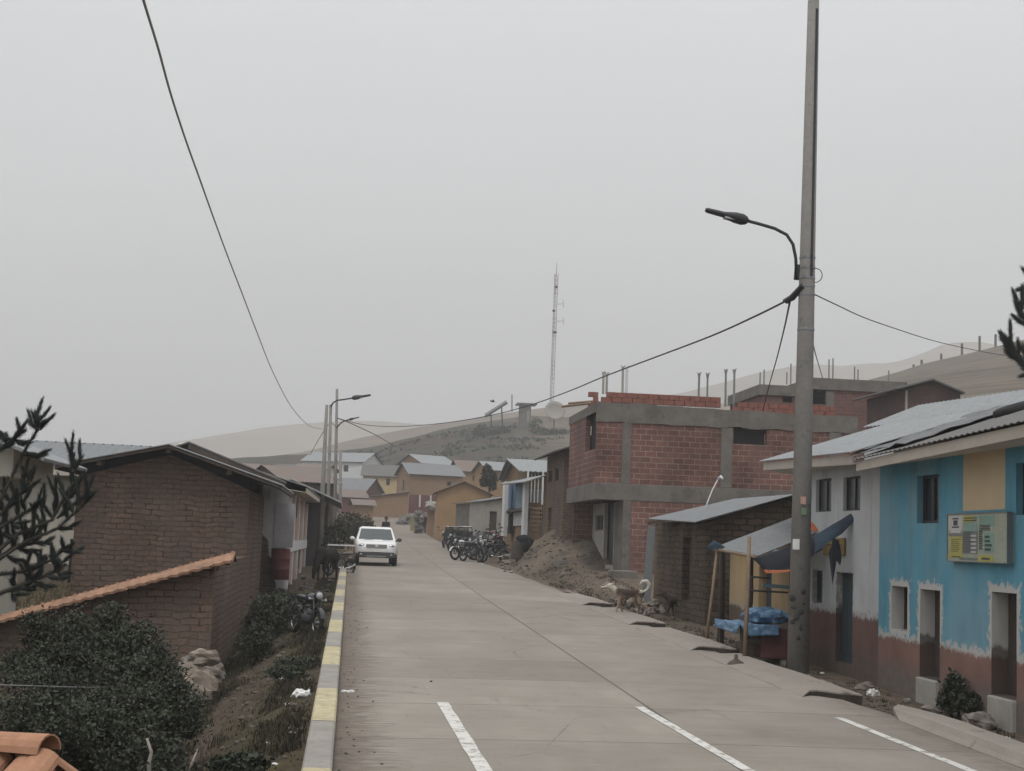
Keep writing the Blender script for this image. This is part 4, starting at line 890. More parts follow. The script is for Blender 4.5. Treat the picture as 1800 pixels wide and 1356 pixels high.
# ------------------------------------------------------------------ blue fronted house with posts and steps
IX = 9.05; iy0, iy1 = 76.6, 87; root = thing('blue_fronted_house', 'two storey house with a blue upper porch, white posts and an outside staircase', 'house', (IX, 80, 2.3))
zb = .8; ze = P(935, 827, 76).z; za = ze+.85
w = MB(); w.extrude([(IX, iy0, zb), (IX, iy1, zb), (IX, iy1, ze), (IX, (iy0+iy1)/2+1, za), (IX, iy0, ze)], (.25, 0, 0)); w.box(IX+.26, 14, iy0+.6, iy0+.85, zb, ze); w.box(IX+.26, 14, iy1-.25, iy1, zb, ze); w.box(13.8, 14, iy0+.86, iy1-.26, zb, ze)
w.build('wall', M['tan'], root)
rf = MB(); ym = (iy0+iy1)/2+1
rf.tin((IX-.5, iy0-.6, ze-.05), (14.4, iy0-.6, ze-.05), (14.4, ym, za+.08), (IX-.5, ym, za+.08), .25, .02, .05); rf.tin((14.4, iy1+.5, ze-.05), (IX-.5, iy1+.5, ze-.05), (IX-.5, ym+.01, za+.085), (14.4, ym+.01, za+.085), .25, .02, .05); rf.build('roof', M['tin_light'], root)
def pr(nm, mt, u0, u1, v0, v1, X=None, dx=.1, bevel=0):
    X = IX-dx if X is None else X; a, b_, c, d = fh(X, u0, u1, v0, v1); mb = MB(); mb.box(X, X+dx-.003, a, b_, c, d); return mb.build(nm, mt, root, bevel=bevel)
pr('porch', plain('porch_blue', (.09, .155, .25), var=.25, sc_=2), 888, 906, 853, 895, dx=.12); pr('porch', plain('porch_pale', (.19, .26, .31), var=.2, sc_=2), 906.5, 918, 853, 894, dx=.14)
pr('lower_wall', M['white'], 884, 917, 900, 925, dx=.10); pr('balcony_beam', M['wood_dark'], 882, 918, 896, 900, dx=.5); pr('doorway', M['dark'], 893, 900, 902, 938, dx=.16)
for u in (884.5, 919.5):
    pr('post', M['white_far'], u-2, u+2, 848, 943, X=IX-.6, dx=.2)
cp = MB(); a = PX(926, 838, IX-.9); b_ = PX(882, 850, IX-.9); cp.tin((IX-1.0, b_.y, b_.z-.05), (IX-1.0, a.y-.3, a.z-.25), (IX-.01, a.y-.3, a.z+.1), (IX-.01, b_.y, b_.z+.25), .2, .015, .04); cp.build('canopy', M['tin_light'], root)
def pf(nm, mt, u0, u1, v0, v1, Y=76.0, dy=.15):
    mb = MB(); mb.box(P(u0, (v0+v1)/2, Y).x, P(u1, (v0+v1)/2, Y).x, Y, Y+dy, P((u0+u1)/2, v1, Y).z, P((u0+u1)/2, v0, Y).z); return mb.build(nm, mt, root)
for u in (926.5, 953): pf('post', M['white_far'], u-1.5, u+1.5, 829, 945)
pf('boarding', M['wood'], 929, 951, 832, 858, 76.4, .1); pf('boarding', M['steel'], 929, 951, 860, 884, 76.4, .1)
for u in (934, 940, 946): pf('baluster', M['white_far'], u-.8, u+.8, 832, 884, 76.25, .08)
st = MB()
for i in range(7):
    v = 892+i*7.5; a = P(930, v, 75.8); b_ = P(951, v, 75.8); st.box(a.x, b_.x, 75.5+.0, 75.95, a.z-.10, a.z)
st.build('stair_treads', M['wood'], root)
for u in (929, 952): s = MB(); s.tube([P(u, 888, 76), P(u-.5, 944, 75.2)], .07, 6); s.build('stringer', M['wood_dark'], root)
# ------------------------------------------------------------------ dark mud brick house beside the brick building
JX = 9.0; jy0, jy1 = 63.2, 68.6; root = thing('mud_brick_house', 'tall dark mud brick house squeezed between the brick building and the staircase house', 'house', (JX, 65, 1.8))
zb = .8; ze = PX(957, 806, JX).z; jh = [fh(JX, 964, 970.5, 828, 848), fh(JX, 976, 982, 824, 846), fh(JX, 963, 969, 893, 946)]
w = MB(); w.panel((JX, jy0, zb), (0, 1, 0), (1, 0, 0), jy1-jy0, ze-zb, [(a-jy0, b_-jy0, c-zb, d-zb) for a, b_, c, d in jh], .3)
w.extrude([(JX, jy0, zb), (15, jy0, zb), (15, jy0, ze+.2), (12, jy0, ze+1.0), (JX, jy0, ze)], (0, -.3, 0)); w.extrude([(JX+.3, jy1, zb), (15, jy1, zb), (15, jy1, ze+.2), (12, jy1, ze+1.0), (JX+.3, jy1, ze)], (0, -.3, 0)); w.box(14.7, 15, jy0+.01, jy1-.31, zb, ze); w.build('wall', M['adobe'], root)
for h_ in jh[:2]: window(root, (JX, 0, 0), (0, 1, 0), (1, 0, 0), h_, .1, fm='wood_dark', mull=1)
door(root, (JX, 0, 0), (0, 1, 0), (1, 0, 0), jh[2], .15, 'wood_dark')
rf = MB(); rf.tin((JX-.6, jy1+.3, ze-.1), (JX-.6, jy0-.8, ze-.1), (12, jy0-.8, ze+1.08), (12, jy1+.3, ze+1.08), .25, .02, .06); rf.tin((15.4, jy0-.8, ze+.1), (15.4, jy1+.3, ze+.1), (12.01, jy1+.3, ze+1.085), (12.01, jy0-.8, ze+1.085), .25, .02, .06); rf.build('roof', M['tin_dark'], root)
# heap of earth in front of it
mb = MB(); nr_, na_ = 26, 70; cx, cy = 10.3, 64.3
for j in range(nr_+1):
    for i in range(na_):
        t = j/nr_; an = 2*PI*i/na_; x = cx+math.cos(an)*t*3.7; y = cy+math.sin(an)*t*(4.0 if math.sin(an) > 0 else 6.6); tz = TG(x, y)
        h_ = 1.95*(1-t)**1.0*(1+.22*noise.noise(V((x*.7, y*.45, 9)))); mb.v.append(V((x, y, tz-.06+h_+noise.noise(V((x*1.3, y*1.3, 2)))*.42*(1-t)**.5*min(1,t*5)+noise.noise(V((x*4, y*4, 2)))*.16*min(1, t*6+.3)+noise.noise(V((x*9, y*9, 2)))*.06)))
for j in range(nr_):
    for i in range(na_): mb.f.append((j*na_+i, (j+1)*na_+i, (j+1)*na_+(i+1) % na_, j*na_+(i+1) % na_))
tag(mb.build('earth_mound', M['sand'], smooth=True), 'heap of brown earth and gravel spilling from the brick building towards the road', 'earth mound')
# ------------------------------------------------------------------ left row: mud brick gable house
root = thing('mud_brick_house', 'mud brick house with a low gable and dark overhanging tin roof by the barrel', 'house', (-4.7, 40, 0))
Yf, Yb = 38.6, 45.0; xl, xr_ = -6.95, -2.62; za = P(297, 781, Yf-.5).z; zl, zrr = P(95, 817, Yf-.5).z, P(497, 853, Yf-.5).z; xa = P(297, 781, Yf-.5).x; xel, xer = P(95, 817, Yf-.5).x, P(497, 853, Yf-.5).x
def rzl(x): return lerp(zl, za, (x-xel)/(xa-xel)) if x < xa else lerp(zrr, za, (x-xer)/(xa-xer))
w = MB(); wp = [(xl, Yf, -.4), (xr_, Yf, -.4), (xr_, Yf, rzl(xr_)-.42), (xa+.9, Yf, rzl(xa+.9)-.30), (xa, Yf, za-.24), (xa-.9, Yf, rzl(xa-.9)-.28), (xl, Yf, rzl(xl)-.36)]
w.extrude(wp, (0, .35, 0)); w.extrude([(p_[0], Yb, p_[2]) for p_ in wp], (0, .35, 0)); w.box(xl, xl+.35, Yf+.351, Yb-.001, -.4, rzl(xl)-.37); w.box(xr_-.35, xr_, Yf+.351, Yb-.001, -.4, rzl(xr_)-.43)
w.build('wall', M['adobe'], root)
b = MB(); b.extrude([(xl+.02, Yf+.06, rzl(xl)-.5), (xr_-.02, Yf+.06, rzl(xr_)-.55), (xr_-.02, Yf+.06, rzl(xr_)-.06), (xa, Yf+.06, za-.06), (xl+.02, Yf+.06, rzl(xl)-.06)], (0, .04, 0)); b.build('gable_shade', M['dark'], root)  # dark infill painted as the shadow gap between wall top and roof
rf = MB(); fy = Yf-.62; by = Yb+.7
rf.tin((xel, by, zl), (xel, fy, zl), (xa, fy, za), (xa, by, za), .22, .012, .02); rf.tin((xer, fy, zrr), (xer, by, zrr), (xa+.005, by, za+.003), (xa+.005, fy, za+.003), .22, .012, .02); rf.build('roof', M['tin_light'], root)
b = MB(); b.extrude([(xel+.03, fy+.03, zl-.10), (xa, fy+.03, za-.10), (xa, fy+.03, za-.025), (xel+.03, fy+.03, zl-.03)], (0, .04, 0)); b.extrude([(xer-.03, fy+.03, zrr-.10), (xer-.03, fy+.03, zrr-.03), (xa+.002, fy+.03, za-.025), (xa+.002, fy+.03, za-.10)], (0, .04, 0)); b.build('bargeboard', M['wood_dark'], root)
for x, z in ((xer+.0, zrr), (xel+.0, zl)):
    b = MB(); s_ = .05 if x > 0 else .05
    x0 = x-.08 if x > xa else x+.02; b.box(x0, x0+.06, fy+.08, by-.05, z-.12, z-.03); b.build('eave_beam', M['wood_dark'], root)
for x in (xl+.6, xa, xr_-.5):
    b = MB(); b.box(x-.06, x+.06, fy+.08, Yf-.002, rzl(x)-.22, rzl(x)-.10); b.build('purlin', M['wood_dark'], root)
c = MB(); c.box(xr_-.004, xr_+.02, Yf+.5, Yb-.4, .3, 1.0); 
# second, slightly higher roof just behind
root = thing('back_house', 'back house whose black roof edge shows just above the mud brick gable roof', 'house', (-4.6, 48, .8))
Yf2, Yb2 = 45.9, 50.5; xa2 = P(332, 777, Yf2-.3).x; za2 = P(332, 777, Yf2-.3).z; xe2 = P(503, 848, Yf2-.3).x; ze2 = P(503, 848, Yf2-.3).z; xw2 = xa2-(xe2-xa2)
w = MB(); w.extrude([(xw2+.5, Yf2, -.2), (xe2-.75, Yf2, -.2), (xe2-.75, Yf2, ze2+.1), (xa2, Yf2, za2-.12), (xw2+.5, Yf2, ze2+.05)], (0, .3, 0)); w.extrude([(xw2+.5, Yb2, -.2), (xe2-.75, Yb2, -.2), (xe2-.75, Yb2, ze2+.1), (xa2, Yb2, za2-.12), (xw2+.5, Yb2, ze2+.05)], (0, .3, 0)); w.box(xe2-1.05, xe2-.75, Yf2+.301, Yb2-.001, -.2, ze2); w.build('wall', M['adobe_dark'], root)
rf = MB(); rf.tin((xw2, Yb2+.3, ze2), (xw2, Yf2-.4, ze2), (xa2, Yf2-.4, za2), (xa2, Yb2+.3, za2), .22, .012, .04); rf.tin((xe2, Yf2-.4, ze2), (xe2, Yb2+.3, ze2), (xa2+.005, Yb2+.3, za2+.003), (xa2+.005, Yf2-.4, za2+.003), .22, .012, .04); rf.build('roof', M['tin_dark'], root)
b = MB(); b.extrude([(xe2-.02, Yf2-.38, ze2-.22), (xe2-.02, Yf2-.38, ze2-.05), (xa2, Yf2-.38, za2-.05), (xa2, Yf2-.38, za2-.22)], (0, .05, 0)); b.build('bargeboard', M['wood_dark'], root)
# ------------------------------------------------------------------ salmon and white house along the street
LX = -1.92; ly0, ly1 = 46.4, 65.5; root = thing('salmon_house', 'long salmon house with white pilasters and a white end wall beside the barrel', 'house', (LX, 55, .9))
zb = -.1; zt = 3.75
hs_ = [fh(LX, 518.5, 523, 878, 911), fh(LX, 531.5, 536, 884, 916), fh(LX, 524.5, 529, 964, 1000)]; hs_ = [(a, min(b_, ly1-.3), c, d) for a, b_, c, d in hs_]
M['salmon_wall'] = plain('salmon_wall', (.33, .195, .15), var=.15, sc_=1)
w = MB(); w.panel((LX, ly1, zb), (0, -1, 0), (-1, 0, 0), ly1-ly0, zt-zb, [(ly1-b_, ly1-a, c-zb, d-zb) for a, b_, c, d in hs_], .22); w.build('wall', M['salmon_wall'], root)
for h_ in hs_[:2]: window(root, (LX, ly1, 0), (0, -1, 0), (-1, 0, 0), (ly1-h_[1], ly1-h_[0], h_[2], h_[3]), .08, fm='metal_dark', mull=0)
door(root, (LX, ly1, 0), (0, -1, 0), (-1, 0, 0), (ly1-hs_[2][1], ly1-hs_[2][0], hs_[2][2], hs_[2][3]), .1, 'metal_dark', 2, False)
e = MB(); xe_ = P(460, 900, ly0-.2).x; e.extrude([(xe_, ly0-.002, zb), (LX, ly0-.002, zb), (LX, ly0-.002, zt), (xe_, ly0-.002, zt+.4)], (0, -.25, 0)); e.build('end_wall', plain('white_end', (.40, .395, .39), var=.2, sc_=1.2, spots=((.25, .22, .20), .58, 1.6)), root)
e = MB(); e.box(xe_+1.0, LX-.4, ly0-.275, ly0-.253, 2.0, zt-.4); e.build('plaster_patch', plain('patch', (.33, .32, .33), var=.2), root)
e = MB(); e.box(-7, LX-.25, ly1-.25, ly1, zb, zt); e.box(-7, -6.8, ly0, ly1-.26, zb, zt); e.build('back_wall', M['cream'], root)
for y_ in (ly0+.35, 50.2, 54.5, 59.5, 64.5):
    b = MB(); b.box(LX-.001, LX+.07, y_-.3, y_+.3, zb, zt-.02); b.build('pilaster', M['white'], root)
b = MB(); b.box(LX+.001, LX+.09, ly0+.7, ly1-.4, 1.86, 2.2); b.build('white_band', M['white'], root)
b = MB(); b.extrude([(LX+.5, ly0-.4, zt-.06), (LX+.5, ly1, zt+.10), (LX+.5, ly1, zt+.26), (LX+.5, ly0-.4, zt+.1)], (.03, 0, 0)); b.extrude([(LX-.05, ly0-.4, zt+.02), (LX+.5, ly0-.4, zt-.05), (LX+.5, ly1, zt+.11), (LX-.05, ly1, zt+.18)], (0, 0, .025)); b.build('eave', M['eave'], root)
rf = MB(); rf.tin((LX+.56, ly0-.5, zt+.13), (LX+.56, ly1+.1, zt+.29), (LX-2.4, ly1+.1, zt+1.05), (LX-2.4, ly0-.5, zt+.95), .22, .014, .02); rf.tin((-7.2, ly1+.1, zt+.1), (-7.2, ly0-.5, zt+.0), (LX-2.405, ly0-.5, zt+.955), (LX-2.405, ly1+.1, zt+1.055), .22, .014, .02); rf.build('roof', M['tin_dark'], root)
# broken stub of mud wall in front of the white end wall
s = MB(); 
x = P(456, 950, 45.7).x; s.extrude([(x, 45.5, .2), (x+.6, 45.5, .2), (x+.56, 45.5, .9), (x+.45, 45.5, 1.15), (x+.47, 45.5, 1.5), (x+.3, 45.5, 1.75), (x+.26, 45.5, 2.2), (x+.1, 45.5, 2.35), (x, 45.5, 2.6)], (0, .35, 0))
tag(s.build('broken_wall', M['adobe_dark']), 'broken stub of mud wall in front of the white end wall', 'wall')
# ------------------------------------------------------------------ dark house beyond
root = thing('dark_house', 'dark plastered house with a white roof edge beyond the salmon house', 'house', (-2, 68, 1))
dxr = P(563, 930, 66).x; zt2 = P(563, 880, 66).z; w = MB(); w.box(-6.5, dxr, 66, 80, 0, zt2-.1); w.build('wall', plain('dark_plaster', (.085, .075, .075), var=.2, sc_=1.4), root)
rf = MB(); a = P(573, 873, 65.6); b_ = P(600, 883, 65.6); rx = a.x-1.5; rf.tin((b_.x, 65.3, b_.z), (b_.x, 80.5, b_.z), (rx, 80.5, b_.z+(b_.x-rx)*.42), (rx, 65.3, b_.z+(b_.x-rx)*.42), .2, .015, .05); rf.tin((-6.8, 80.5, zt2-.1), (-6.8, 65.3, zt2-.1), (rx-.01, 65.3, b_.z+(b_.x-rx)*.42), (rx-.01, 80.5, b_.z+(b_.x-rx)*.42), .2, .015, .05); rf.build('roof', M['tin_light'], root)
# ------------------------------------------------------------------ long cream building behind the mud brick house
root = thing('cream_building', 'long cream building with a grey tin roof and a blue door behind the pine', 'building', (-12, 46, .5))
Yc = 46.2; zl_ = P(60, 826, Yc-.5).z; zb = -.3; xl_, xr2 = -22, P(300, 900, Yc).x
cxh = [P(u, 990, Yc).x-xl_ for u in (121, 140)]; dz = [P(130, v, Yc).z-zb for v in (1036, 948)]
w = MB(); w.panel((xl_, Yc, zb), (1, 0, 0), (0, 1, 0), xr2-xl_, zl_-zb-.05, [(cxh[0], cxh[1], dz[0], dz[1])], .25); w.box(xr2-.25, xr2, Yc+.26, Yc+7, zb, zl_); w.box(xl_, xr2, Yc+7.01, Yc+7.2, zb, zl_); w.extrude([(xr2-.25, Yc+.1, zl_), (xr2-.25, Yc+7, zl_), (xr2-.25, Yc+3.5, zl_+1.25)], (.25, 0, 0)); w.build('wall', M['cream'], root)
door(root, (xl_, Yc, zb), (1, 0, 0), (0, 1, 0), (cxh[0], cxh[1], dz[0], dz[1]), .12, 'door_blue', 2)
b = MB(); fz = P(60, 990, Yc).z; b.box(xl_, xl_+cxh[0], Yc-.03, Yc-.003, zb, fz); b.box(xl_+cxh[1], xr2, Yc-.03, Yc-.003, zb, fz); b.build('painted_foot', plain('foot_brown', (.17, .14, .115), var=.2), root)
zr2 = P(160, 781, Yc+3.5).z; rf = MB(); rf.tin((xl_-.4, Yc-.6, zl_+.1), (xr2+.4, Yc-.6, zl_-.0), (xr2+.4, Yc+3.5, zr2), (xl_-.4, Yc+3.5, zr2+.1), .3, .02, .03); rf.tin((xr2+.4, Yc+7.6, zl_-.0), (xl_-.4, Yc+7.6, zl_), (xl_-.4, Yc+3.51, zr2+.105), (xr2+.4, Yc+3.51, zr2+.005), .3, .02, .03); rf.build('roof', M['tin'], root)
b = MB(); b.box(xl_-.4, xr2+.4, Yc-.63, Yc-.6, zl_-.14, zl_+.06); b.build('eave', M['eave'], root)
# near eave at the picture's edge
root = thing('cream_annex', 'cream upper storey with a pale sloping roof edge beside the pine', 'building', (-8, 30, 1)); Yn = 30
a = P(24, 800, Yn); q0, q1 = P(80, 806, Yn-.4), P(-20, 764, Yn-.4); sl_ = (q1.z-q0.z)/(q1.x-q0.x); zz = q0.z+(a.x-q0.x)*sl_-.08; w = MB()
w.extrude([(a.x-5, Yn, P(10, 838, Yn).z), (a.x, Yn, P(10, 838, Yn).z), (a.x, Yn, zz), (q0.x-3.2, Yn, q0.z-3.2*sl_-.08), (a.x-5, Yn, q0.z-3.2*sl_-.8)], (0, 4, 0)); w.build('upper_wall', M['cream'], root)
w = MB(); w.box(a.x-5, a.x-.5, Yn+.6, Yn+3.5, -.6, P(10, 838, Yn).z); w.build('lower_wall', M['cream'], root)
q0, q1 = P(80, 806, Yn-.4), P(-20, 764, Yn-.4); sl_ = (q1.z-q0.z)/(q1.x-q0.x); rf = MB(); rx = q0.x-3.2; rf.tin((q0.x, Yn-.5, q0.z), (q0.x, Yn+4.3, q0.z), (rx, Yn+4.3, q0.z+sl_*(rx-q0.x)), (rx, Yn-.5, q0.z+sl_*(rx-q0.x)), .2, .012, .06); rf.tin((rx-3.2, Yn+4.3, q0.z), (rx-3.2, Yn-.5, q0.z), (rx-.01, Yn-.5, q0.z+sl_*(rx-q0.x)), (rx-.01, Yn+4.3, q0.z+sl_*(rx-q0.x)), .2, .012, .06); rf.build('roof', M['tin_light'], root)
# ------------------------------------------------------------------ low mud wall with a sloping tile coping
root = thing('mud_wall', 'low mud brick wall with a sloping terracotta tile coping behind the bush', 'wall', (-4, 30, -.2))
Yw = 29.3; xr3 = -2.57; pr_ = P(436, 972, Yw); pl_ = P(10, 1085, Yw); sl3 = (pr_.z-pl_.z)/(pr_.x-pl_.x)
w = MB(); z_ = lambda x: pr_.z+(x-pr_.x)*sl3
w.extrude([(pl_.x-1.5, Yw, -1.4), (xr3, Yw, -1.4), (xr3, Yw, z_(xr3)-.07), (pl_.x-1.5, Yw, z_(pl_.x-1.5)-.07)], (0, .45, 0)); w.extrude([(xr3-.45, Yw+.451, -1.2), (xr3, Yw+.451, -1.2), (xr3, Yw+.451, 1.8), (xr3-.45, Yw+.451, 1.8)], (0, 9, 0)); w.build('wall', M['adobe'], root)
c = MB(); x0 = pl_.x-1.7; x1 = xr3+.35
nw = 34
c.tin((x0, Yw-.32, z_(x0)-.03), (x1, Yw-.32, z_(x1)-.05), (x1, Yw+.25, z_(x1)+.09), (x0, Yw+.25, z_(x0)+.05), .2, .012, .05, .05); c.tin((x1, Yw+.75, z_(x1)-.08), (x0, Yw+.75, z_(x0)-.08), (x0, Yw+.26, z_(x0)+.055), (x1, Yw+.26, z_(x1)+.095), .2, .035, .05); c.build('tile_coping', M['tile_tan'], root)
# tiled wall end in the near corner
root = thing('tiled_wall', 'low wall topped with orange barrel tiles below the bush', 'wall', (-2.5, 9.5, -.2))
A = P(70, 1321, 9.0); B_ = A+V((-3.2, 1.2, 0)); along = (A-B_).normalized(); dn = V((along.y, -along.x, 0)).normalized()
w = MB(); w.obox((A+B_)/2+V((0, 0, -.95)), along*1.6, dn*.2, V((0, 0, .8))); w.build('wall', M['adobe_dark'], root)
def arc_tile(mb, p0, p1, r0, r1, upd, n=8, th=.014):
    d = (p1-p0).normalized(); sd = d.cross(upd).normalized(); o = len(mb.v)
    for rr in (0, th):
        for p, r_ in ((p0, r0), (p1, r1)):
            for i in range(n+1):
                an = PI*i/n; mb.v.append(p+sd*math.cos(an)*(r_-rr)+upd*math.sin(an)*(r_-rr)*.8)
    k = n+1
    for i in range(n):
        mb.f.append((o+i, o+k+i, o+k+i+1, o+i+1)); mb.f.append((o+2*k+i, o+2*k+i+1, o+3*k+i+1, o+3*k+i)); mb.f.append((o+i, o+i+1, o+2*k+i+1, o+2*k+i)); mb.f.append((o+k+i, o+3*k+i, o+3*k+i+1, o+k+i+1))
tl = MB(); n_ = 13; upd = (V((0, 0, 1))+dn*.55).normalized()
for i in range(n_):
    p = A-along*(.02+i*.235); 
    for j in range(2):
        q0 = p+dn*(.02+j*.36)+V((0, 0, -.05-.2*j)); q1 = p+dn*(.44+j*.36)+V((0, 0, -.05-.2*j-.225)); arc_tile(tl, q0, q1, .095, .11, upd)
    q0 = p-dn*.02+V((0, 0, -.05)); q1 = p-dn*.44+V((0, 0, -.27)); arc_tile(tl, q0, q1, .095, .11, (V((0, 0, 1))-dn*.55).normalized())
# verge row running down the open end
for j in range(2): arc_tile(tl, A+along*.05+dn*(.02+j*.36)+V((0, 0, -.04-.2*j)), A+along*.07+dn*(.44+j*.36)+V((0, 0, -.04-.2*j-.225)), .10, .115, upd)
for i in range(8): arc_tile(tl, A-along*(.44*i-.06), A-along*(.44*i+.42), .13, .115, V((0, 0, 1)))
tl.build('barrel_tiles', M['tile'], root, smooth=False)
sb = MB(); sb.extrude([A+V((0, 0, -.06))+along*.05, A+along*.05+dn*.8+V((0, 0, -.5)), A+along*.05-dn*.45+V((0, 0, -.3))], -along*3.1); sb.build('tile_bed', M['tile_old'], root)
far_house('small tan house with a grey roof on the slope behind the lamp posts', 505, 852, 150, 3.6, 5, 1.3, .8, -18, M['tan'], M['tin_dark'], wins=[('f', -.4, .1, .5, 1.0)])
far_house('little brown house with a rusty roof above the salmon house roof', 470, 850, 170, 4.2, 6, 1.2, 1.0, 20, M['adobe_dark'], M['tin_brown'])
far_house('ochre house with a thin pale roof edge to the side of the dark leafy tree', 884, 872, 150, 3.2, 5, 2.6, .9, 12, M['ochre'], M['tin_light'], wins=[('f', -.3, .2, 1.4, 1.9)])
far_house('low tan wall house at the bend below the yellow house', 640, 905, 150, 1.8, 3, 1.0, .5, 8, M['tan'], M['tin_brown'])
# ------------------------------------------------------------------ poles, lamps, wires
def lamp_head(mb, hd, p, d, up, s=1.0):
    """flat road lantern: p = arm end, d = outward direction"""
    sd = d.cross(up).normalized()
    prof = [(-.05, .035, .035), (.0, .07, .075), (.10, .115, .10), (.28, .12, .095), (.46, .10, .065), (.56, .08, .052), (.95, .075, .045), (1.0, .05, .03)]
    o = len(mb.v); n = 10
    for x, w, h in prof:
        for k in range(n): a = 2*PI*k/n; mb.v.append(p+d*x*s*.75+sd*math.cos(a)*w*s*.95+up*math.sin(a)*h*s)
    for i in range(len(prof)-1):
        for k in range(n): mb.f.append((o+i*n+k, o+i*n+(k+1) % n, o+(i+1)*n+(k+1) % n, o+(i+1)*n+k))
    mb.f.append(tuple(o+k for k in range(n-1, -1, -1))); mb.f.append(tuple(o+(len(prof)-1)*n+k for k in range(n)))
def lamp_pole(label, base, H, r0, r1, arm=None, at=None, group=None, top=None, name='lamp_pole'):
    r = thing(name, label, 'street lamp' if arm else 'utility pole', base, group); b = V(base); tp = top or (b+V((0, 0, H)))
    m = MB(); m.tube([b-V((0, 0, .6)), b.lerp(tp, .5), tp], [r0, (r0+r1)/2, r1], 16); m.build('pole', M['pole'], r, smooth=True)
    m = MB(); m.tube([b+V((0, 0, -.1)), b+V((0, 0, .04))], [r0*1.25, r0*1.1], 16); m.build('collar', M['conc_light'], r)
    if arm:
        m = MB(); m.tube(arm[0], arm[1], 8); m.build('arm', M['metal_dark'], r, smooth=True)
        h = MB(); d = (arm[0][-1]-arm[0][-2]).normalized(); sd = d.cross(V((0, 0, 1))); up = sd.cross(d).normalized(); lamp_head(h, None, V(arm[0][-1]), d, up, arm[2]); hd = h.build('lantern', M['metal_dark'], r, smooth=True)
        l = MB(); l.obox(V(arm[0][-1])+d*.26*arm[2]-up*.05*arm[2], d*.14*arm[2], sd.normalized()*.08*arm[2], up*.012); l.build('lens', M['lamp_lens'], hd)
    return r
Ym = 24.6; mb_ = P(1402, 1182, Ym); mb_.z = TG(mb_.x, Ym); mtop = P(1430, 2, Ym+.1)
A0 = P(1400, 492, Ym-.15); arm = [A0, P(1399, 455, Ym-.2), P(1394, 430, Ym-.2), P(1383, 413, Ym-.2), P(1362, 402, Ym-.2), P(1335, 394, Ym-.2), P(1312, 388, Ym-.2)]
MP = lamp_pole('tall concrete lamp pole with a curved arm standing by the market stall', mb_, 11, .185, .10, (arm, .029, .98), top=mtop)
def mpole(v): 
    t = (1182-v)/1180; return mb_.lerp(mtop, t)
for v in (466, 484, 502, 516, 531, 592): m = MB(); c = mpole(v); rr = lerp(.185, .10, (1182-v)/1180)+.006; m.tube([c-V((0, 0, .02)), c+V((0, 0, .02))], rr, 16); m.build('clamp_band', M['steel'], MP)
m = MB(); c0, c1 = P(1402, 466, Ym-.12), P(1400, 492, Ym-.12); m.tube([c0, c1], .05, 8); m.build('arm_bracket', M['metal_dark'], MP)
m = MB(); cl = [mpole(v)+V((.035, -lerp(.185, .1, (1182-v)/1180)-.008, 0)) for v in (20, 200, 350, 500)]; m.tube(cl, .022, 6); m.build('riser_cable', M['metal_dark'], MP)
m = MB(); m.tube([mpole(517)+V((-.1, -.1, 0)), P(1392, 524, Ym+.2), P(1379, 529, Ym+.5)], [.05, .06, .035], 8); m.tube([P(1383, 530, Ym+.4), P(1388, 527, Ym+.3)], .05, 6); m.build('cable_clamp', M['metal_dark'], MP)
m = MB(); m.torus(mpole(508)+V((.12, -.1, .1)), (0, 1, .2), .12, .008, 18, 5); m.build('wire_loop', M['metal_dark'], MP, smooth=True)
a, b_ = P(1393, 966, Ym-.19), P(1405, 948, Ym-.19); m = MB(); m.obox((a+b_)/2-V((0, .012, 0)), V(((b_.x-a.x)/2, 0, 0)), V((0, .006, 0)), V((0, 0, (b_.z-a.z)/2))); m.build('notice', M['plastic_white'], MP)
for u, v, s_, mt_ in ((1412, 880, .05, plain('sticker_pink', (.42, .26, .22))), (1413, 899, .045, plain('sticker_green', (.14, .20, .13)))):
    q = P(u, v, Ym-.195); m = MB(); m.obox(q, V((s_, .01, 0)), V((0, .006, 0)), V((0, 0, s_*1.3))); m.build('sticker', mt_, MP)
m = MB()
for i, (u, v) in enumerate(((1393, 1052), (1412, 1040), (1395, 1068), (1408, 1075), (1400, 1085), (1393, 1093), (1407, 1104), (1413, 1060), (1403, 1122))):
    q = P(u, v, Ym-.17); 
    m.ell(q, (.03+.025*random.random(), .02, .03+.03*random.random()), 8, 6, .5, 3, i)
m.build('tar_spots', plain('tar', (.045, .042, .04), var=.3), MP)
# far poles on the street side
def fpole(label, ub, vt, ut, Y, r0, r1, zb=None, arm=None, sc_=1.0, group='poles beyond the donkey'):
    tp = P(ut, vt, Y); bx = P(ub, 985, Y).x; zb = TG(bx, Y) if zb is None else zb; b = V((bx, Y, zb)); a = None
    if arm: a = ([P(u, v, Y-.1-.02*i) for i, (u, v) in enumerate(arm)], .04, sc_)
    return lamp_pole(label, b, 8, r0, r1, a, group=group, top=tp, name='lamp_pole' if arm else 'utility_pole')
fpole('pale concrete pole without a lamp, standing nearest the donkey', 561.5, 712, 574.5, 66, .13, .07)
fpole('slim concrete pole whose lamp arm reaches past the taller pole', 574, 712, 581.5, 76, .10, .075, arm=[(582, 714), (586, 708), (593, 704), (605, 702.5), (620, 700)], sc_=1.25)
fpole('tallest of the far concrete poles, carrying a small lower lamp', 586.5, 684, 592.5, 88, .125, .075, arm=[(592, 752), (599, 744), (606, 740), (614, 738)], sc_=.8)
fpole('short dark pole standing by itself farthest up the street', 596, 791, 598.5, 112, .13, .11)
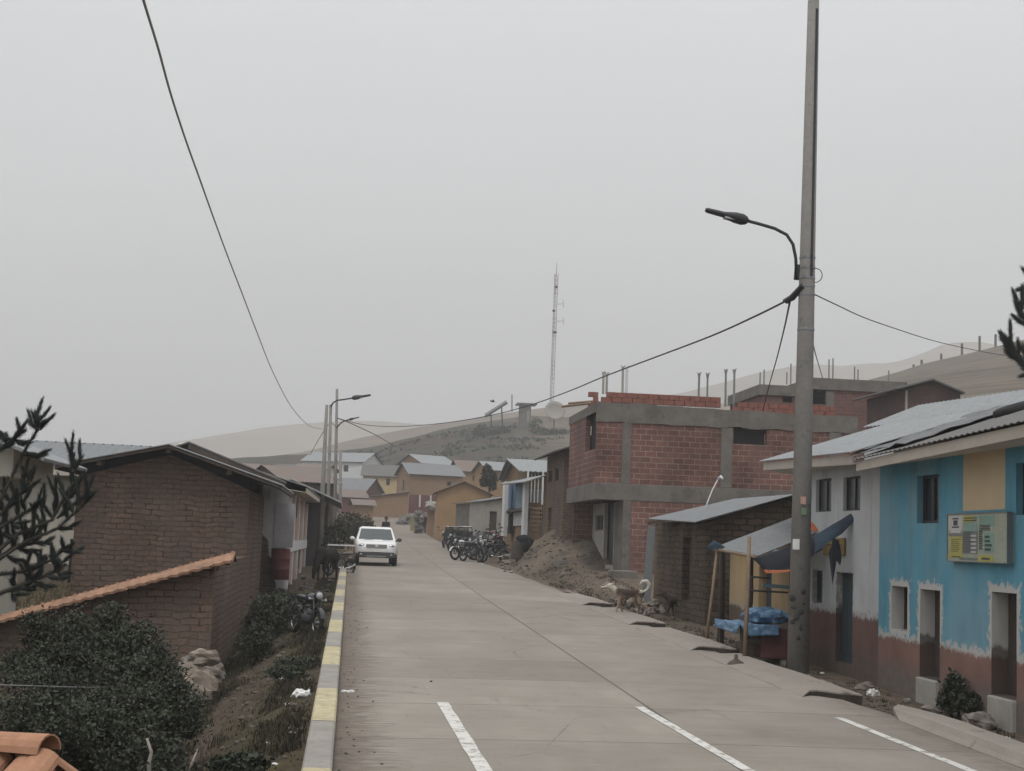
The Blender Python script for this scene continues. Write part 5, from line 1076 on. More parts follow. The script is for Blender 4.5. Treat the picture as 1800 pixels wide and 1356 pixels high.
def wire(label, pts, r, name='cable', grp=None, n=26, cat='cable', mt='cable'):
    ps = [P(*p) for p in pts]
    # smooth through the points
    out = []
    for i in range(len(ps)-1):
        p0 = ps[max(i-1, 0)]; p1 = ps[i]; p2 = ps[i+1]; p3 = ps[min(i+2, len(ps)-1)]
        for k in range(6):
            t = k/6; out.append(.5*((2*p1)+(p2-p0)*t+(2*p0-5*p1+4*p2-p3)*t*t+(3*p1-p0-3*p2+p3)*t**3))
    out.append(ps[-1]); m = MB(); m.tube(out, r, 6)
    return tag(m.build(name, M[mt], smooth=True), label, cat, grp)
wire('thick twisted cable sagging from the tall lamp pole to the far poles', [(1392, 524, 24.8), (1330, 555, 28), (1250, 591, 32.5), (1150, 629, 38), (1060, 663, 45), (1000, 688, 51), (930, 713, 59), (860, 731, 68), (780, 744, 76), (700, 750, 82), (640, 747, 86), (592, 735, 88)], .019)
wire('single grey cable swooping down out of the sky to the pale concrete pole', [(236, -60, 10.5), (252, 0, 11.5), (278, 85, 13.2), (300, 165, 15), (326, 245, 17), (350, 312, 19), (376, 385, 22), (400, 450, 25.5), (424, 512, 29), (450, 580, 34), (480, 655, 42), (510, 712, 52), (535, 742, 59), (552, 752, 64), (570, 755, 66)], .0125, mt='cable_grey')
wire('thin cable running from the tall lamp pole towards the pine on the hill', [(1428, 516, 24.6), (1470, 536, 27), (1520, 559, 30), (1580, 580, 34), (1640, 599, 39), (1700, 613, 44), (1760, 624, 50), (1830, 632, 56)], .011)
wire('twisted service cable dropping from the tall pole to the brick building', [(1388, 533, 24.9), (1378, 580, 33), (1365, 632, 43), (1352, 678, 51), (1341, 722, 54.6)], .018)
wire('thin service cable from the tall pole down to the far brick building', [(1420, 545, 24.7), (1428, 600, 42), (1437, 635, 62), (1446, 665, 84)], .02)
wire('thin line from the far lamp poles down to the village roofs', [(592, 735, 88), (620, 746, 100), (660, 765, 125), (692, 783, 160)], .03)
wire('faint line linking the far poles with the brown roof', [(592, 752, 88), (580, 745, 78), (562, 770, 84), (545, 800, 100)], .018)
# ------------------------------------------------------------------ market stall
stall = thing('market_stall', 'market stall of poles and grey roofing sheets by the tall lamp pole', 'market stall', (7.6, 28, .3))
r_ = MB(); r_.tin(P(1256, 963, 30.3), P(1332, 977, 26.9), P(1432, 937, 27.2), P(1418, 901, 30.6), .13, .012, .01, .06); r_.build('roof', M['tin'], stall)
def pole2(nm, a, b, r, mt, par=stall, ext=.25):
    m = MB(); d = (b-a).normalized(); m.tube([a-d*ext, a.lerp(b, .5)+V((.01, 0, 0)), b], [r, r*.95, r*.85], 8); return m.build(nm, M[mt], par, smooth=True)
pole2('pole', P(1309, 1150, 26.4), P(1317, 944, 26.6), .042, 'wood')
pole2('pole', P(1241, 1128, 29.6), P(1262, 955, 29.9), .035, 'wood')
pole2('pole', P(1267, 1100, 30.6), P(1270, 968, 30.4), .07, 'wood_dark', ext=.5)
pole2('pole', P(1318, 1100, 30.0), P(1322, 968, 30.0), .04, 'wood_dark', ext=.5)
pole2('rail', P(1318, 1014, 29), P(1352, 1017, 28.5), .02, 'metal_dark', ext=0); pole2('rail', P(1316, 1038, 29), P(1385, 1042, 28.5), .02, 'metal_dark', ext=0); pole2('rail', P(1322, 1014, 29), P(1322, 1062, 29), .02, 'metal_dark', ext=0)
pole2('beam', P(1257, 966, 30.1), P(1330, 980, 26.95), .03, 'wood', ext=.1)
m = MB(); m.obox(P(1364, 1031, 28.3), V((.27, 0, -.01)), V((0, .03, 0)), V((0, 0, .035))); m.build('shelf', plain('pale_blue_board', (.17, .25, .29), var=.15), stall)
# dark cloth strung from the stall to the white house
def cloth(nm, cols, mt, th=.012, sag=.03, parent=None, rows=6):
    mb = MB(); n = len(cols)
    for s_ in (0, 1):
        for i, (u0, v0, Y0_, u1, v1, Y1_) in enumerate(cols):
            a, b = P(u0, v0, Y0_), P(u1, v1, Y1_)
            for j in range(rows+1):
                q = a.lerp(b, j/rows)+V((0, -math.sin(j/rows*PI)*sag*2+noise.noise(V((i*.7, j*.5, 3)))*sag+s_*th, 0)); mb.v.append(q)
    k = rows+1; o = n*k
    for i in range(n-1):
        for j in range(rows):
            q = i*k+j; mb.f.append((q, q+1, q+k+1, q+k)); mb.f.append((o+q, o+q+k, o+q+k+1, o+q+1))
    for i in range(n-1):
        for j in (0, rows): q = i*k+j; mb.f.append((q, q+k, o+q+k, o+q))
    for i in (0, n-1):
        for j in range(rows): q = i*k+j; mb.f.append((q, o+q, o+q+1, q+1))
    return mb.build(nm, M[mt], parent, smooth=True)
aw = thing('awning', 'ragged navy cloth awning strung from the stall pole to the white house wall', 'awning', P(1400, 960, 26.5))
cloth('cloth', [(1322, 982, 26.6, 1342, 1002, 26.3), (1345, 975, 26.6, 1352, 1004, 26.25), (1370, 967, 26.6, 1375, 1003, 26.2), (1395, 958, 26.5, 1400, 1001, 26.2), (1416, 950, 26.4, 1418, 988, 26.1), (1428, 945, 26.4, 1432, 974, 26.1), (1440, 940, 26.4, 1446, 966, 26.1)], 'tarp_navy', parent=aw)
cloth('cloth', [(1430, 942, 26.38, 1432, 972, 26.08), (1445, 934, 26.3, 1448, 962, 26.0), (1462, 923, 26.25, 1464, 949, 26.0), (1478, 914, 26.2, 1480, 939, 25.95), (1494, 904, 26.1, 1496, 922, 25.95), (1504, 897, 26.05, 1504, 912, 25.95), (1511, 892, 26.0, 1510, 914, 25.95)], 'tarp_blueback', parent=aw)
cloth('hanging_strip', [(1464, 946, 26.0, 1457, 972, 25.95), (1470, 948, 26.0, 1464, 1028, 25.9), (1474, 950, 26.0, 1470, 985, 25.9), (1478, 965, 26.0, 1477, 995, 25.9)], 'tarp_navy', parent=aw, rows=4)
cloth('trim', [(1343, 1002, 26.28, 1346, 1008, 26.27), (1370, 1003, 26.2, 1370, 1007, 26.2), (1398, 1001, 26.18, 1399, 1005, 26.18)], 'orange', parent=aw, rows=2, sag=.005)
tag(cloth('orange_rag', [(1424, 915, 26.9, 1424, 932, 26.9), (1431, 921, 26.9, 1432, 934, 26.9), (1437, 930, 26.85, 1438, 935, 26.85)], 'orange', rows=2, sag=.01), 'small orange and white rag poking out above the navy awning', 'rag')
tag(cloth('blue_rag', [(1243, 962, 29.8, 1244, 968, 29.8), (1255, 950, 29.8, 1256, 966, 29.8), (1266, 956, 29.75, 1266, 967, 29.75), (1275, 962, 29.7, 1275, 965, 29.7)], 'tarp_blueback', rows=2, sag=.02), 'crumpled blue rag caught on the corner of the stall roof', 'rag')
# table under a blue tarp, bundle on it, maroon chest below
tb = thing('market_table', 'rough wooden table covered with a bright blue tarp beside the stall pole', 'table', P(1300, 1140, 27.4))
cl = MB(); a = P(1262, 1084, 28.6); b = P(1268, 1099, 27.0); c_ = P(1388, 1106, 26.6); d_ = P(1384, 1086, 28.4); zt_ = b.z+.02
xa_, xb_, ya_, yb_ = a.x, c_.x-.1, 26.9, 28.7
sheet(cl, (xa_, yb_, zt_), (xa_, ya_, zt_), (xb_, ya_, zt_), (xb_, yb_, zt_), 12, 16, .04, 8); cl2 = MB()
sheet(cl2, (xa_-.02, ya_-.01, zt_+.02), (xb_, ya_-.01, zt_+.02), (xb_-.02, ya_-.05, zt_-.17), (xa_+.12, ya_-.05, zt_-.20), 20, 6, .045, 5); sheet(cl2, (xa_-.02, yb_, zt_+.02), (xa_-.02, ya_, zt_+.02), (xa_-.05, ya_+.05, zt_-.17), (xa_-.05, yb_, zt_-.14), 16, 6, .045, 9)
cl.v += []; o_ = len(cl.v); cl.v += cl2.v; cl.f += [tuple(i+o_ for i in f) for f in cl2.f]
cl.build('tarp', M['tarp_blue'], tb, smooth=True)
for x, y in ((xa_+.08, ya_+.12), (xa_+.08, yb_-.1), (xb_-.5, ya_+.15), (xb_-.1, yb_-.1)):
    m = MB(); m.box(x-.045, x+.045, y-.045, y+.045, TG(x, y)-.1, zt_-.03); m.build('leg', M['wood_dark'], tb)
m = MB(); m.box(xa_+.05, xb_-.1, ya_+.09, ya_+.12, TG(xa_, ya_)+.28, TG(xa_, ya_)+.36); m.build('stretcher', M['wood_dark'], tb)
bd = MB(); q = P(1350, 1078, 27.6)
bd.ell((q.x-.02, 27.65, zt_+.13), (.40, .55, .17), 24, 14, .6, 3.2, 3); bd.v = [V((p.x, p.y, max(p.z, zt_+.02))) for p in bd.v]
bn = tag(bd.build('covered_goods', M['tarp_blue'], smooth=True, remesh=.03), 'rounded heap of goods wrapped in blue tarp lying on the market table', 'bundle')
ch = thing('chest', 'dark maroon box standing under the blue covered market table', 'box', P(1360, 1145, 27.2)); zc = TG(8, 27.2)
x0_, x1_ = P(1338, 1120, 26.95).x, P(1384, 1120, 26.95).x; m = MB(); m.box(x0_, x1_, 26.96, 27.75, zc+.12, zt_-.05); m.build('body', plain('chest_maroon', (.085, .032, .034), var=.25), ch, bevel=.015)
for x in (x0_+.05, x1_-.05): m = MB(); m.box(x-.05, x+.05, 27.0, 27.7, zc-.05, zc+.115); m.build('foot', M['conc_light'], ch)
# ------------------------------------------------------------------ mast, solar panel and hut on the hill
mY = 318; b_ = P(968, 745, mY); b_.z = TG(b_.x, mY)-.5; t_ = P(978, 482, mY); mst = thing('radio_mast', 'tall red and white lattice radio mast fading into the mist', 'radio mast', b_)
bandm = [plain('mast_red', (.21, .15, .145), var=.1, bump=0), plain('mast_white', (.30, .30, .30), var=.1, bump=0)]
for k in range(7):
    a, c = b_.lerp(t_, k/7), b_.lerp(t_, (k+1)/7); m = MB(); w0 = .42
    L3 = [V((math.cos(g_)*w0, math.sin(g_)*w0, 0)) for g_ in (.3, .3+2*PI/3, .3+4*PI/3)]
    for q in L3: m.tube([a+q, c+q], .065, 5)
    n_ = 5
    for i in range(n_):
        for j in range(3): m.tube([a.lerp(c, i/n_)+L3[j], a.lerp(c, (i+1)/n_)+L3[(j+1) % 3]], .035, 4)
    m.build('lattice_section', bandm[(k+0) % 2], mst)
m = MB(); m.tube([t_, P(979, 462, mY)], [.09, .05], 6); m.build('tip_rod', M['steel'], mst)
for u, v, rr in ((975, 585, .5), (973.5, 547, .33), (978, 505, .35)):
    q = P(u, v, mY-.9); m = MB(); m.lathe([(.05, -.25), (rr, -.1), (rr, .2), (.1, .3)], q, 12); m.build('antenna_drum', M['metal_dark'], mst)
for v in (535, 565):
    m = MB(); m.tube([P(979, v, mY), P(990, v-.5, mY)], .06, 5); m.tube([P(990, v-6, mY), P(990, v+6, mY)], .06, 5); m.build('side_antenna', M['steel'], mst)
hY = 300
def onhill(u, v, Y): p = P(u, v, Y); return V((p.x, Y, TG(p.x, Y)))
sp = thing('solar_panel', 'large tilted solar panel among shrubs on the hilltop', 'solar panel', onhill(868, 740, hY))
a, b = P(853, 731, hY), P(891, 707, hY+1); m = MB(); d = (b-a); up = V((0, 0, 1)); nn = d.cross(V((0, 1, 0))).normalized()
m.obox((a+b)/2, d/2, V((.1, 1.8, .35)), nn*.22); m.build('panel', plain('panel_grey', (.045, .047, .055), var=.2, rough=.4), sp)
for t in (.25, .75): q = a.lerp(b, t); m = MB(); m.tube([V((q.x+.6, q.y+.3, TG(q.x, hY)-1)), q], .15, 6); m.build('support', M['metal_dark'], sp)
ht = thing('hut', 'small flat roofed grey hut on the hilltop beside the solar panel', 'hut', onhill(925, 740, hY))
m = MB(); a, b = P(914, 742, hY), P(934, 712, hY); m.box(a.x, b.x, hY, hY+3, a.z-2, b.z); m.build('wall', M['concrete'], ht); m = MB(); a2, b2 = P(909, 712, hY), P(944, 708, hY); m.box(a2.x, b2.x, hY-.6, hY+3.6, b.z+.003, b.z+.3); m.build('roof', M['tin_dark'], ht)
m = MB(); a, b = P(926, 741, hY-.1), P(931, 722, hY-.1); m.box(a.x, b.x, hY-.06, hY-.003, a.z, b.z); m.build('door', M['door_grey'], ht)
dm = thing('mesh_dish', 'pale round mesh dish standing at the foot of the radio mast', 'dish', onhill(972, 735, hY)); q = P(975, 724, hY); m = MB()
o_ = len(m.v)
m.lathe([(.02, 0), (.8, .08), (1.5, .3), (2.1, .62), (2.1, .68), (1.5, .36), (.8, .14), (.02, .05)], (0, 0, 0), 24)
from mathutils import Matrix as Mx
Rm = Mx.Rotation(math.radians(68), 3, 'X'); m.v = [Rm @ p+V((q.x, hY, q.z)) for p in m.v]; m.build('reflector', plain('dish_grey', (.26, .24, .22), var=.1), dm, smooth=True)
m = MB(); m.tube([V((q.x, hY+.4, TG(q.x, hY)-1)), V((q.x, hY+.4, q.z))], .12, 6); m.build('stand', M['metal_dark'], dm)
for u, vt, vb, Y in ((900, 694, 718, 322),): 
    m = MB(); m.tube([P(u, vb+6, Y), P(u, vt, Y)], .16, 5); tag(m.build('aerial_pole', M['steel']), 'thin faint aerial pole between solar panel and hut', 'pole')
fp = [(1620, 633, 651), (1654.5, 622, 643), (1691, 604, 629), (1722, 591, 617), (1606, 641, 657), (1750, 588, 606)]
for i, (u, vt, vb) in enumerate(fp):
    m = MB(); Y = 326; p0 = P(u, vb+4, Y); m.tube([p0-V((0, 0, 3)), P(u, vt, Y)], .28, 6); tag(m.build('fence_post', M['wood_dark']), 'weathered post in the line along the crest of the striped hill', 'post', 'posts along the hill crest')
# little black bird over the solar panel
m = MB(); q = P(866, 706, 120); m.ell(q, (.16, .10, .08), 10, 7); m.ell(q+V((-.17, 0, .06)), .06, 8, 6); m.extrude([q+V((-.05, 0, .02)), q+V((.1, 0, .02)), q+V((.12, .25, .16)), q+V((-.02, .25, .18))], (0, 0, .015)); m.extrude([q+V((-.05, 0, .02)), q+V((.1, 0, .02)), q+V((.12, -.25, .1)), q+V((-.02, -.25, .12))], (0, 0, .015)); m.extrude([q+V((.12, -.05, -.02)), q+V((.32, -.06, -.10)), q+V((.32, .06, -.10)), q+V((.12, .05, -.02))], (0, 0, .02))
tag(m.build('bird', M['black'], remesh=.02), 'small black bird flying just above the solar panel', 'bird')
# ------------------------------------------------------------------ vehicles (local frame, then placed)
def part(mb, nm, mt, par, smooth=False, bevel=0, remesh=0):
    base = wloc(par); mb.v = [q+base for q in mb.v]; return mb.build(nm, mt if not isinstance(mt, str) else M[mt], par, smooth, bevel=bevel, remesh=remesh)
def rring(hw, zb, zt, y, r=.12, n=5):
    out = []
    for cx, cz, a0 in ((hw-r, zt-r, 0), (-hw+r, zt-r, 90), (-hw+r, zb+r, 180), (hw-r, zb+r, 270)):
        for i in range(n): a = math.radians(a0+90*i/(n-1)); out.append(V((cx+r*math.cos(a), y, cz+r*math.sin(a))))
    return out
def loft(mb, rings):
    o = len(mb.v); n = len(rings[0])
    for r in rings: mb.v += r
    for i in range(len(rings)-1):
        for k in range(n): mb.f.append((o+i*n+k, o+(i+1)*n+k, o+(i+1)*n+(k+1) % n, o+i*n+(k+1) % n))
    mb.f.append(tuple(o+k for k in range(n))); mb.f.append(tuple(o+(len(rings)-1)*n+k for k in range(n-1, -1, -1)))
p = P(659, 990, 63.6); cy_ = 63.6+1.2
car = thing('suv', 'white four wheel drive car facing down the road, parked beside the kerb end', 'car', (p.x, cy_+.9, zr(cy_)+.005), None, math.radians(1))
b = MB(); loft(b, [rring(.62, .50, .80, -2.16, .1), rring(.80, .40, .93, -2.06, .13), rring(.885, .34, 1.0, -1.85, .15), rring(.905, .32, 1.06, -1.1, .15), rring(.91, .31, 1.08, 0, .12), rring(.905, .31, 1.09, 1.5, .12), rring(.87, .36, 1.09, 2.0, .14), rring(.78, .45, 1.02, 2.14, .12)])
body = part(b, 'body', 'white_paint', car, True)
g_ = MB(); 
def fr_(y0, y1, hw, z): return [V((-hw, y0, z)), V((hw, y0, z)), V((hw, y1, z)), V((-hw, y1, z))]
B0 = fr_(-1.12, 2.02, .87, 1.04); B1 = fr_(-.38, 1.72, .70, 1.60); B2 = fr_(-.28, 1.60, .62, 1.655)
o = 0; g_.v = B0+B1+B2
for k in (0, 4):
    for i in range(4): g_.f.append((k+i, k+(i+1) % 4, k+4+(i+1) % 4, k+4+i))
g_.f += [(8, 9, 10, 11), (3, 2, 1, 0)]; part(g_, 'cabin', 'white_paint', car, bevel=.05)
carglass = plain('car_glass', (.045, .055, .058), rough=.12, var=.1, bump=0, spec=.6)
def pane(nm, a, b_, c, d, out):
    m = MB(); m.extrude([V(q)+V(out)*.012 for q in (a, b_, c, d)], V(out)*-.01); part(m, nm, carglass, car)
L = lambda A, B_, t: V(A).lerp(V(B_), t)
fn = V((0, -.6, .75)).normalized()
pane('windscreen', L(L(B0[0], B1[0], .12), L(B0[1], B1[1], .12), .06), L(L(B0[0], B1[0], .12), L(B0[1], B1[1], .12), .94), L(L(B0[0], B1[0], .92), L(B0[1], B1[1], .92), .95), L(L(B0[0], B1[0], .92), L(B0[1], B1[1], .92), .05), fn)
for s_, (i, j) in ((1, (1, 2)), (-1, (0, 3))):
    nn = V((s_, 0, .3)).normalized()
    for t0, t1, q0, q1 in ((.22, .46, .12, .42), (.50, .76, .46, .72), (.80, .93, .76, .9)):
        pane('side_window', L(L(B0[i], B1[i], .2), L(B0[j], B1[j], .2), t0), L(L(B0[i], B1[i], .2), L(B0[j], B1[j], .2), t1), L(L(B0[i], B1[i], .88), L(B0[j], B1[j], .88), q1), L(L(B0[i], B1[i], .88), L(B0[j], B1[j], .88), q0), nn)
pane('rear_window', L(L(B0[2], B1[2], .2), L(B0[3], B1[3], .2), .1), L(L(B0[2], B1[2], .2), L(B0[3], B1[3], .2), .9), L(L(B0[2], B1[2], .88), L(B0[3], B1[3], .88), .9), L(L(B0[2], B1[2], .88), L(B0[3], B1[3], .88), .1), V((0, .9, .3)))
m = MB(); m.box(-.78, .78, -2.19, -1.98, .34, .575); m.box(-.86, .86, -2.06, -1.8, .36, .53); part(m, 'lower_bumper', 'plastic_grey', car, bevel=.03)
m = MB(); m.box(-.42, .42, -2.21, -2.15, .36, .42); part(m, 'skid_plate', 'steel', car, bevel=.01)
gr = MB(); gr.box(-.44, .44, -2.165, -2.05, .74, .90); grille = part(gr, 'grille', 'black', car, bevel=.015)
for z in (.77, .82, .87): m = MB(); m.box(-.42, .42, -2.185, -2.16, z-.011, z+.011); part(m, 'grille_bar', 'chrome', grille)
m = MB(); m.obox((0, -2.19, .82), V((.075, 0, .0)), V((0, .015, 0)), V((0, 0, .06))); part(m, 'badge', 'chrome', grille, bevel=.02)
for s_ in (-1, 1):
    m = MB(); m.ell((s_*.60, -2.03, .83), (.19, .10, .095), 16, 10); hl = part(m, 'headlight', plain('headlamp_glass', (.20, .21, .22), rough=.08, var=.3, bump=0, spec=.8), car, True)
    m = MB(); m.ell((s_*.61, -2.115, .83), (.07, .03, .06), 12, 8); part(m, 'lamp_reflector', 'chrome', hl, True)
    m = MB(); m.ell((s_*.64, -2.17, .47), (.06, .03, .05), 12, 8); part(m, 'fog_lamp', 'lamp_lens', car, True)
    m = MB(); m.ell((s_*1.02, -.80, 1.12), (.11, .09, .085), 12, 8); m.cap((s_*.88, -.78, 1.07), (s_*1.0, -.8, 1.1), .03, .03, 6); part(m, 'wing_mirror', 'white_paint' if s_ < 0 else 'plastic_grey', car, True)
    m = MB(); m.tube([(s_*.60, -.15, 1.64), (s_*.60, -.05, 1.71), (s_*.60, 1.4, 1.71), (s_*.60, 1.5, 1.64)], .022, 6); part(m, 'roof_rail', 'metal_dark', car, True)
    for y in (-1.36, 1.30):
        m = MB(); m.torus((s_*.80, y, .34), (1, 0, 0), .25, .10, 28, 10); w_ = MB(); w_.v = m.v; w_.f = m.f; wh_ = part(w_, 'wheel', 'black_rubber', car, True)
        m = MB(); m.tube([(s_*.74, y, .34), (s_*.865, y, .34)], .18, 20); part(m, 'rim', 'steel', wh_)
        m = MB(); m.torus((s_*.885, y, .36), (1, 0, 0), .36, .035, 28, 6); m.v = [q for q in m.v]; part(m, 'wheel_arch', 'plastic_grey', car, True)
m = MB(); m.box(-.21, .21, -2.20, -2.185, .575, .675); pl_ = part(m, 'number_plate', 'plastic_white', car, bevel=.005)
for x in (-.48, .30): m = MB(); m.cap((x, -1.2, 1.085), (x+.34, -1.16, 1.10), .012, .009, 6); part(m, 'wiper', 'black', car)
m = MB(); m.tube([(-.52, -.2, 1.63), (-.54, -.05, 1.76)], [.02, .012], 5); part(m, 'antenna', 'metal_dark', car)
def motorbike(label, tank, group, seatm='black'):
    r = thing('motorbike', label, 'motorbike', (0, 0, 0), group)
    for x in (.62, -.62):
        m = MB(); m.torus((x, 0, .30), (0, 1, 0), .255, .05, 28, 8); w = part(m, 'wheel', 'black_rubber', r, True)
        m = MB(); m.torus((x, 0, .30), (0, 1, 0), .20, .014, 24, 6); m.tube([(x, -.06, .30), (x, .06, .30)], .045, 10)
        for k in range(7): a = 2*PI*k/7; m.tube([(x, .03*(-1)**k, .30), (x+.2*math.cos(a), 0, .30+.2*math.sin(a))], .006, 4)
        part(m, 'rim', 'steel', w)
        m = MB(); o = len(m.v); n = 8; st, en = (20, 130) if x > 0 else (50, 190)
        for rr in (.318, .328):
            for i in range(n+1):
                a = math.radians(st+(en-st)*i/n)
                for yy in (-.055, .055): m.v.append(V((x+rr*math.cos(a), yy, .30+rr*math.sin(a))))
        for i in range(n):
            m.f.append((2*i, 2*i+2, 2*i+3, 2*i+1)); q = 2*(n+1); m.f.append((q+2*i, q+2*i+1, q+2*i+3, q+2*i+2)); m.f.append((2*i, q+2*i, q+2*i+2, 2*i+2)); m.f.append((2*i+1, 2*i+3, q+2*i+3, q+2*i+1))
        part(m, 'mudguard', tank if x > 0 else 'black', r)
    m = MB()
    for s_ in (-1, 1): m.tube([(.62, s_*.075, .30), (.42, s_*.075, .88)], .022, 8)
    m.tube([(.44, -.09, .80), (.44, .09, .80)], .025, 8); part(m, 'fork', 'metal_dark', r, True)
    m = MB(); m.tube([(.42, 0, .84), (.25, 0, .62), (.15, 0, .32), (-.15, 0, .28), (-.28, 0, .45), (-.62, 0, .32)], .024, 8); m.tube([(.40, 0, .80), (-.2, 0, .68), (-.62, 0, .74)], .024, 8)
    for s_ in (-1, 1): m.tube([(-.62, s_*.09, .30), (-.40, s_*.09, .70)], .022, 6)
    part(m, 'frame', 'metal_dark', r, True)
    m = MB(); m.ell((.10, 0, .38), (.17, .13, .15), 12, 8); m.tube([(.14, 0, .38), (.22, 0, .58)], .085, 10); part(m, 'engine', 'plastic_grey', r, True)
    m = MB(); m.ell((.18, 0, .80), (.27, .14, .13), 16, 10); part(m, 'fuel_tank', tank, r, True)
    m = MB(); m.cap((-.02, 0, .80), (-.50, 0, .83), .085, .10, 10); m.v = [V((q.x, q.y*1.2, .80+(q.z-.80)*.6)) for q in m.v]; part(m, 'seat', seatm, r, True)
    m = MB(); m.tube([(.20, -.37, 1.02), (.32, -.28, 1.04), (.38, -.1, .98), (.38, .1, .98), (.32, .28, 1.04), (.20, .37, 1.02)], .016, 8); part(m, 'handlebar', 'metal_dark', r, True)
    m = MB(); m.ell((.50, 0, .88), (.10, .10, .10), 14, 10); hl = part(m, 'headlight', 'black', r, True); m = MB(); m.ell((.56, 0, .88), (.055, .08, .08), 12, 8); part(m, 'lens', 'lamp_lens', hl, True)
    for s_ in (-1, 1):
        m = MB(); m.tube([(.30, s_*.26, 1.04), (.28, s_*.30, 1.20)], .008, 5); m.ell((.27, s_*.32, 1.23), (.02, .07, .045), 10, 7); part(m, 'mirror', 'black', r, True)
        m = MB(); m.tube([(.46, s_*.06, .80), (.46, s_*.17, .80)], .01, 5); m.ell((.48, s_*.19, .80), (.035, .03, .03), 8, 6); part(m, 'indicator', 'lamp_lens', r, True)
    m = MB(); m.tube([(.2, .12, .32), (.0, .15, .24), (-.35, .16, .28), (-.75, .17, .40)], [.02, .025, .045, .05], 8); part(m, 'exhaust', 'chrome', r, True)
    m = MB(); m.box(-.86, -.52, -.12, .12, .80, .83); m.tube([(-.60, -.1, .7), (-.84, -.1, .81)], .01, 5); m.tube([(-.60, .1, .7), (-.84, .1, .81)], .01, 5); part(m, 'rack', 'metal_dark', r)
    return r
def place_bike(o, u, v, Y, rz, lean=0, s=1.0):
    q = P(u, v, Y); z = TG(q.x, Y) if not (-.05 < q.x < 6.9) else rz_road(q.x, Y)
    o.location = (q.x, Y, z); o.rotation_euler = (lean, 0, math.radians(rz)); o.scale = (s, s, s); return o
def rz_road(x, y): return zr(y)+.02*math.sin(max(0, min(PI, (x/6.9)*PI)))
M['tank_black'] = plain('tank_black', (.02, .022, .026), rough=.3, var=.1, bump=0, spec=.5); M['tank_blue'] = plain('tank_blue', (.03, .045, .07), rough=.3, var=.1, bump=0, spec=.5); M['tank_white'] = plain('tank_white', (.5, .5, .5), rough=.35, var=.1, bump=0, spec=.5); M['tank_red'] = plain('tank_red', (.14, .03, .03), rough=.35, var=.1, bump=0, spec=.5)
bk1 = place_bike(motorbike('black motorbike parked on the rough verge below the painted kerb', 'tank_black', 'motorbikes'), 534, 1114, 31.6, -66, math.radians(-6), .95)
bk2 = place_bike(motorbike('spoke wheeled motorbike standing between the white car and the donkey', 'tank_black', 'motorbikes'), 597, 996, 56, -128, math.radians(5), 1.0)
ROW = 'motorbikes'
bk3 = place_bike(motorbike('black motorbike with a white front guard nearest the road in the parked row', 'tank_white', ROW), 817, 981, 75, -140, math.radians(6), 1.1)
bk4 = place_bike(dup(bk2, label='second black motorbike in the parked row, beside the one with the white guard'), 838, 979, 77, -120, math.radians(8), 1.1)
bk5 = place_bike(motorbike('motorbike with a white tank in the middle of the parked row', 'tank_white', ROW), 855, 974, 79.5, -150, math.radians(8), 1.1)
bk6 = place_bike(motorbike('dark motorbike parked just behind the bending woman', 'tank_red', ROW), 878, 974, 79, -115, math.radians(8), 1.1)
bk7 = place_bike(dup(bk2, label='small black motorbike alone at the far end of the parked row'), 784, 962, 95, -105, math.radians(6), 1.1)
bk8 = place_bike(dup(bk2, label='black motorbike half hidden under the white covered cargo tricycle frame'), 803, 966, 88, -125, math.radians(6), 1.1)
bk9 = place_bike(dup(bk6, label='black motorbike squeezed in at the back of the parked row by the steps'), 866, 966, 86, -60, math.radians(6), 1.1)
bk9 = place_bike(dup(bk5, label='motorbike leaning behind the white tank motorbike in the parked row'), 846, 968, 85, -70, math.radians(8), 1.1)
bk10 = place_bike(dup(bk1, label='black motorbike turned towards the road at the front of the parked row'), 828, 983, 73, -60, math.radians(-6), 1.15)
bk11 = place_bike(dup(bk1, label='black motorbike parked behind the white guard one, nose to the sheds'), 822, 970, 82, 60, math.radians(6), 1.15)
bk12 = place_bike(dup(bk2, label='black motorbike between the middle white tank one and the bending woman'), 868, 980, 74, -150, math.radians(8), 1.1)
# covered tricycle in the row and cargo cart on the other side
q = P(808, 965, 90); tr = thing('cargo_tricycle', 'cargo tricycle with a dark frame and a pale sheet thrown over it, behind the motorbikes', 'tricycle', (q.x, 90, TG(q.x, 90) if q.x > 6.9 else rz_road(q.x, 90)), None, math.radians(15))
for x in (-.55, .55): m = MB(); m.torus((x, .3, .30), (1, 0, 0), .25, .055, 22, 7); part(m, 'wheel', 'black_rubber', tr, True)
m = MB(); m.torus((0, -1.0, .30), (0, 1, 0), .25, .05, 22, 7); m.v = [V((q.y+1.0, q.x-1.0, q.z)) for q in m.v]; part(m, 'wheel', 'black_rubber', tr, True)
m = MB(); m.box(-.6, .6, -.5, 1.0, .45, .52); m.box(-.62, -.58, -.5, 1.0, .521, .9); m.box(.58, .62, -.5, 1.0, .521, .9); m.box(-.579, .579, .96, 1.0, .521, .9); part(m, 'cargo_bed', 'metal_dark', tr)
m = MB(); 
for x in (-.58, .58):
    for y in (-.45, .95): m.tube([(x, y, .5), (x, y, 1.45)], .025, 6)
m.tube([(-.9, -.45, 1.42), (.58, -.45, 1.45)], .03, 6); m.tube([(0, -.5, .5), (0, -1.0, .95), (0, -1.05, .3)], .035, 6); m.tube([(-.35, -.95, 1.0), (.35, -.95, 1.0)], .02, 6); part(m, 'frame', 'metal_dark', tr)
m = MB(); sheet(m, (-.64, 1.0, .55), (-.64, -.5, .55), (-.64, -.5, 1.40), (-.64, 1.0, 1.42), 8, 6, .05, 2); sheet(m, (-.62, -.53, .55), (.62, -.53, .55), (.62, -.53, 1.2), (-.62, -.53, 1.3), 8, 6, .05, 6); part(m, 'canvas_side', 'black_rubber', tr, True)
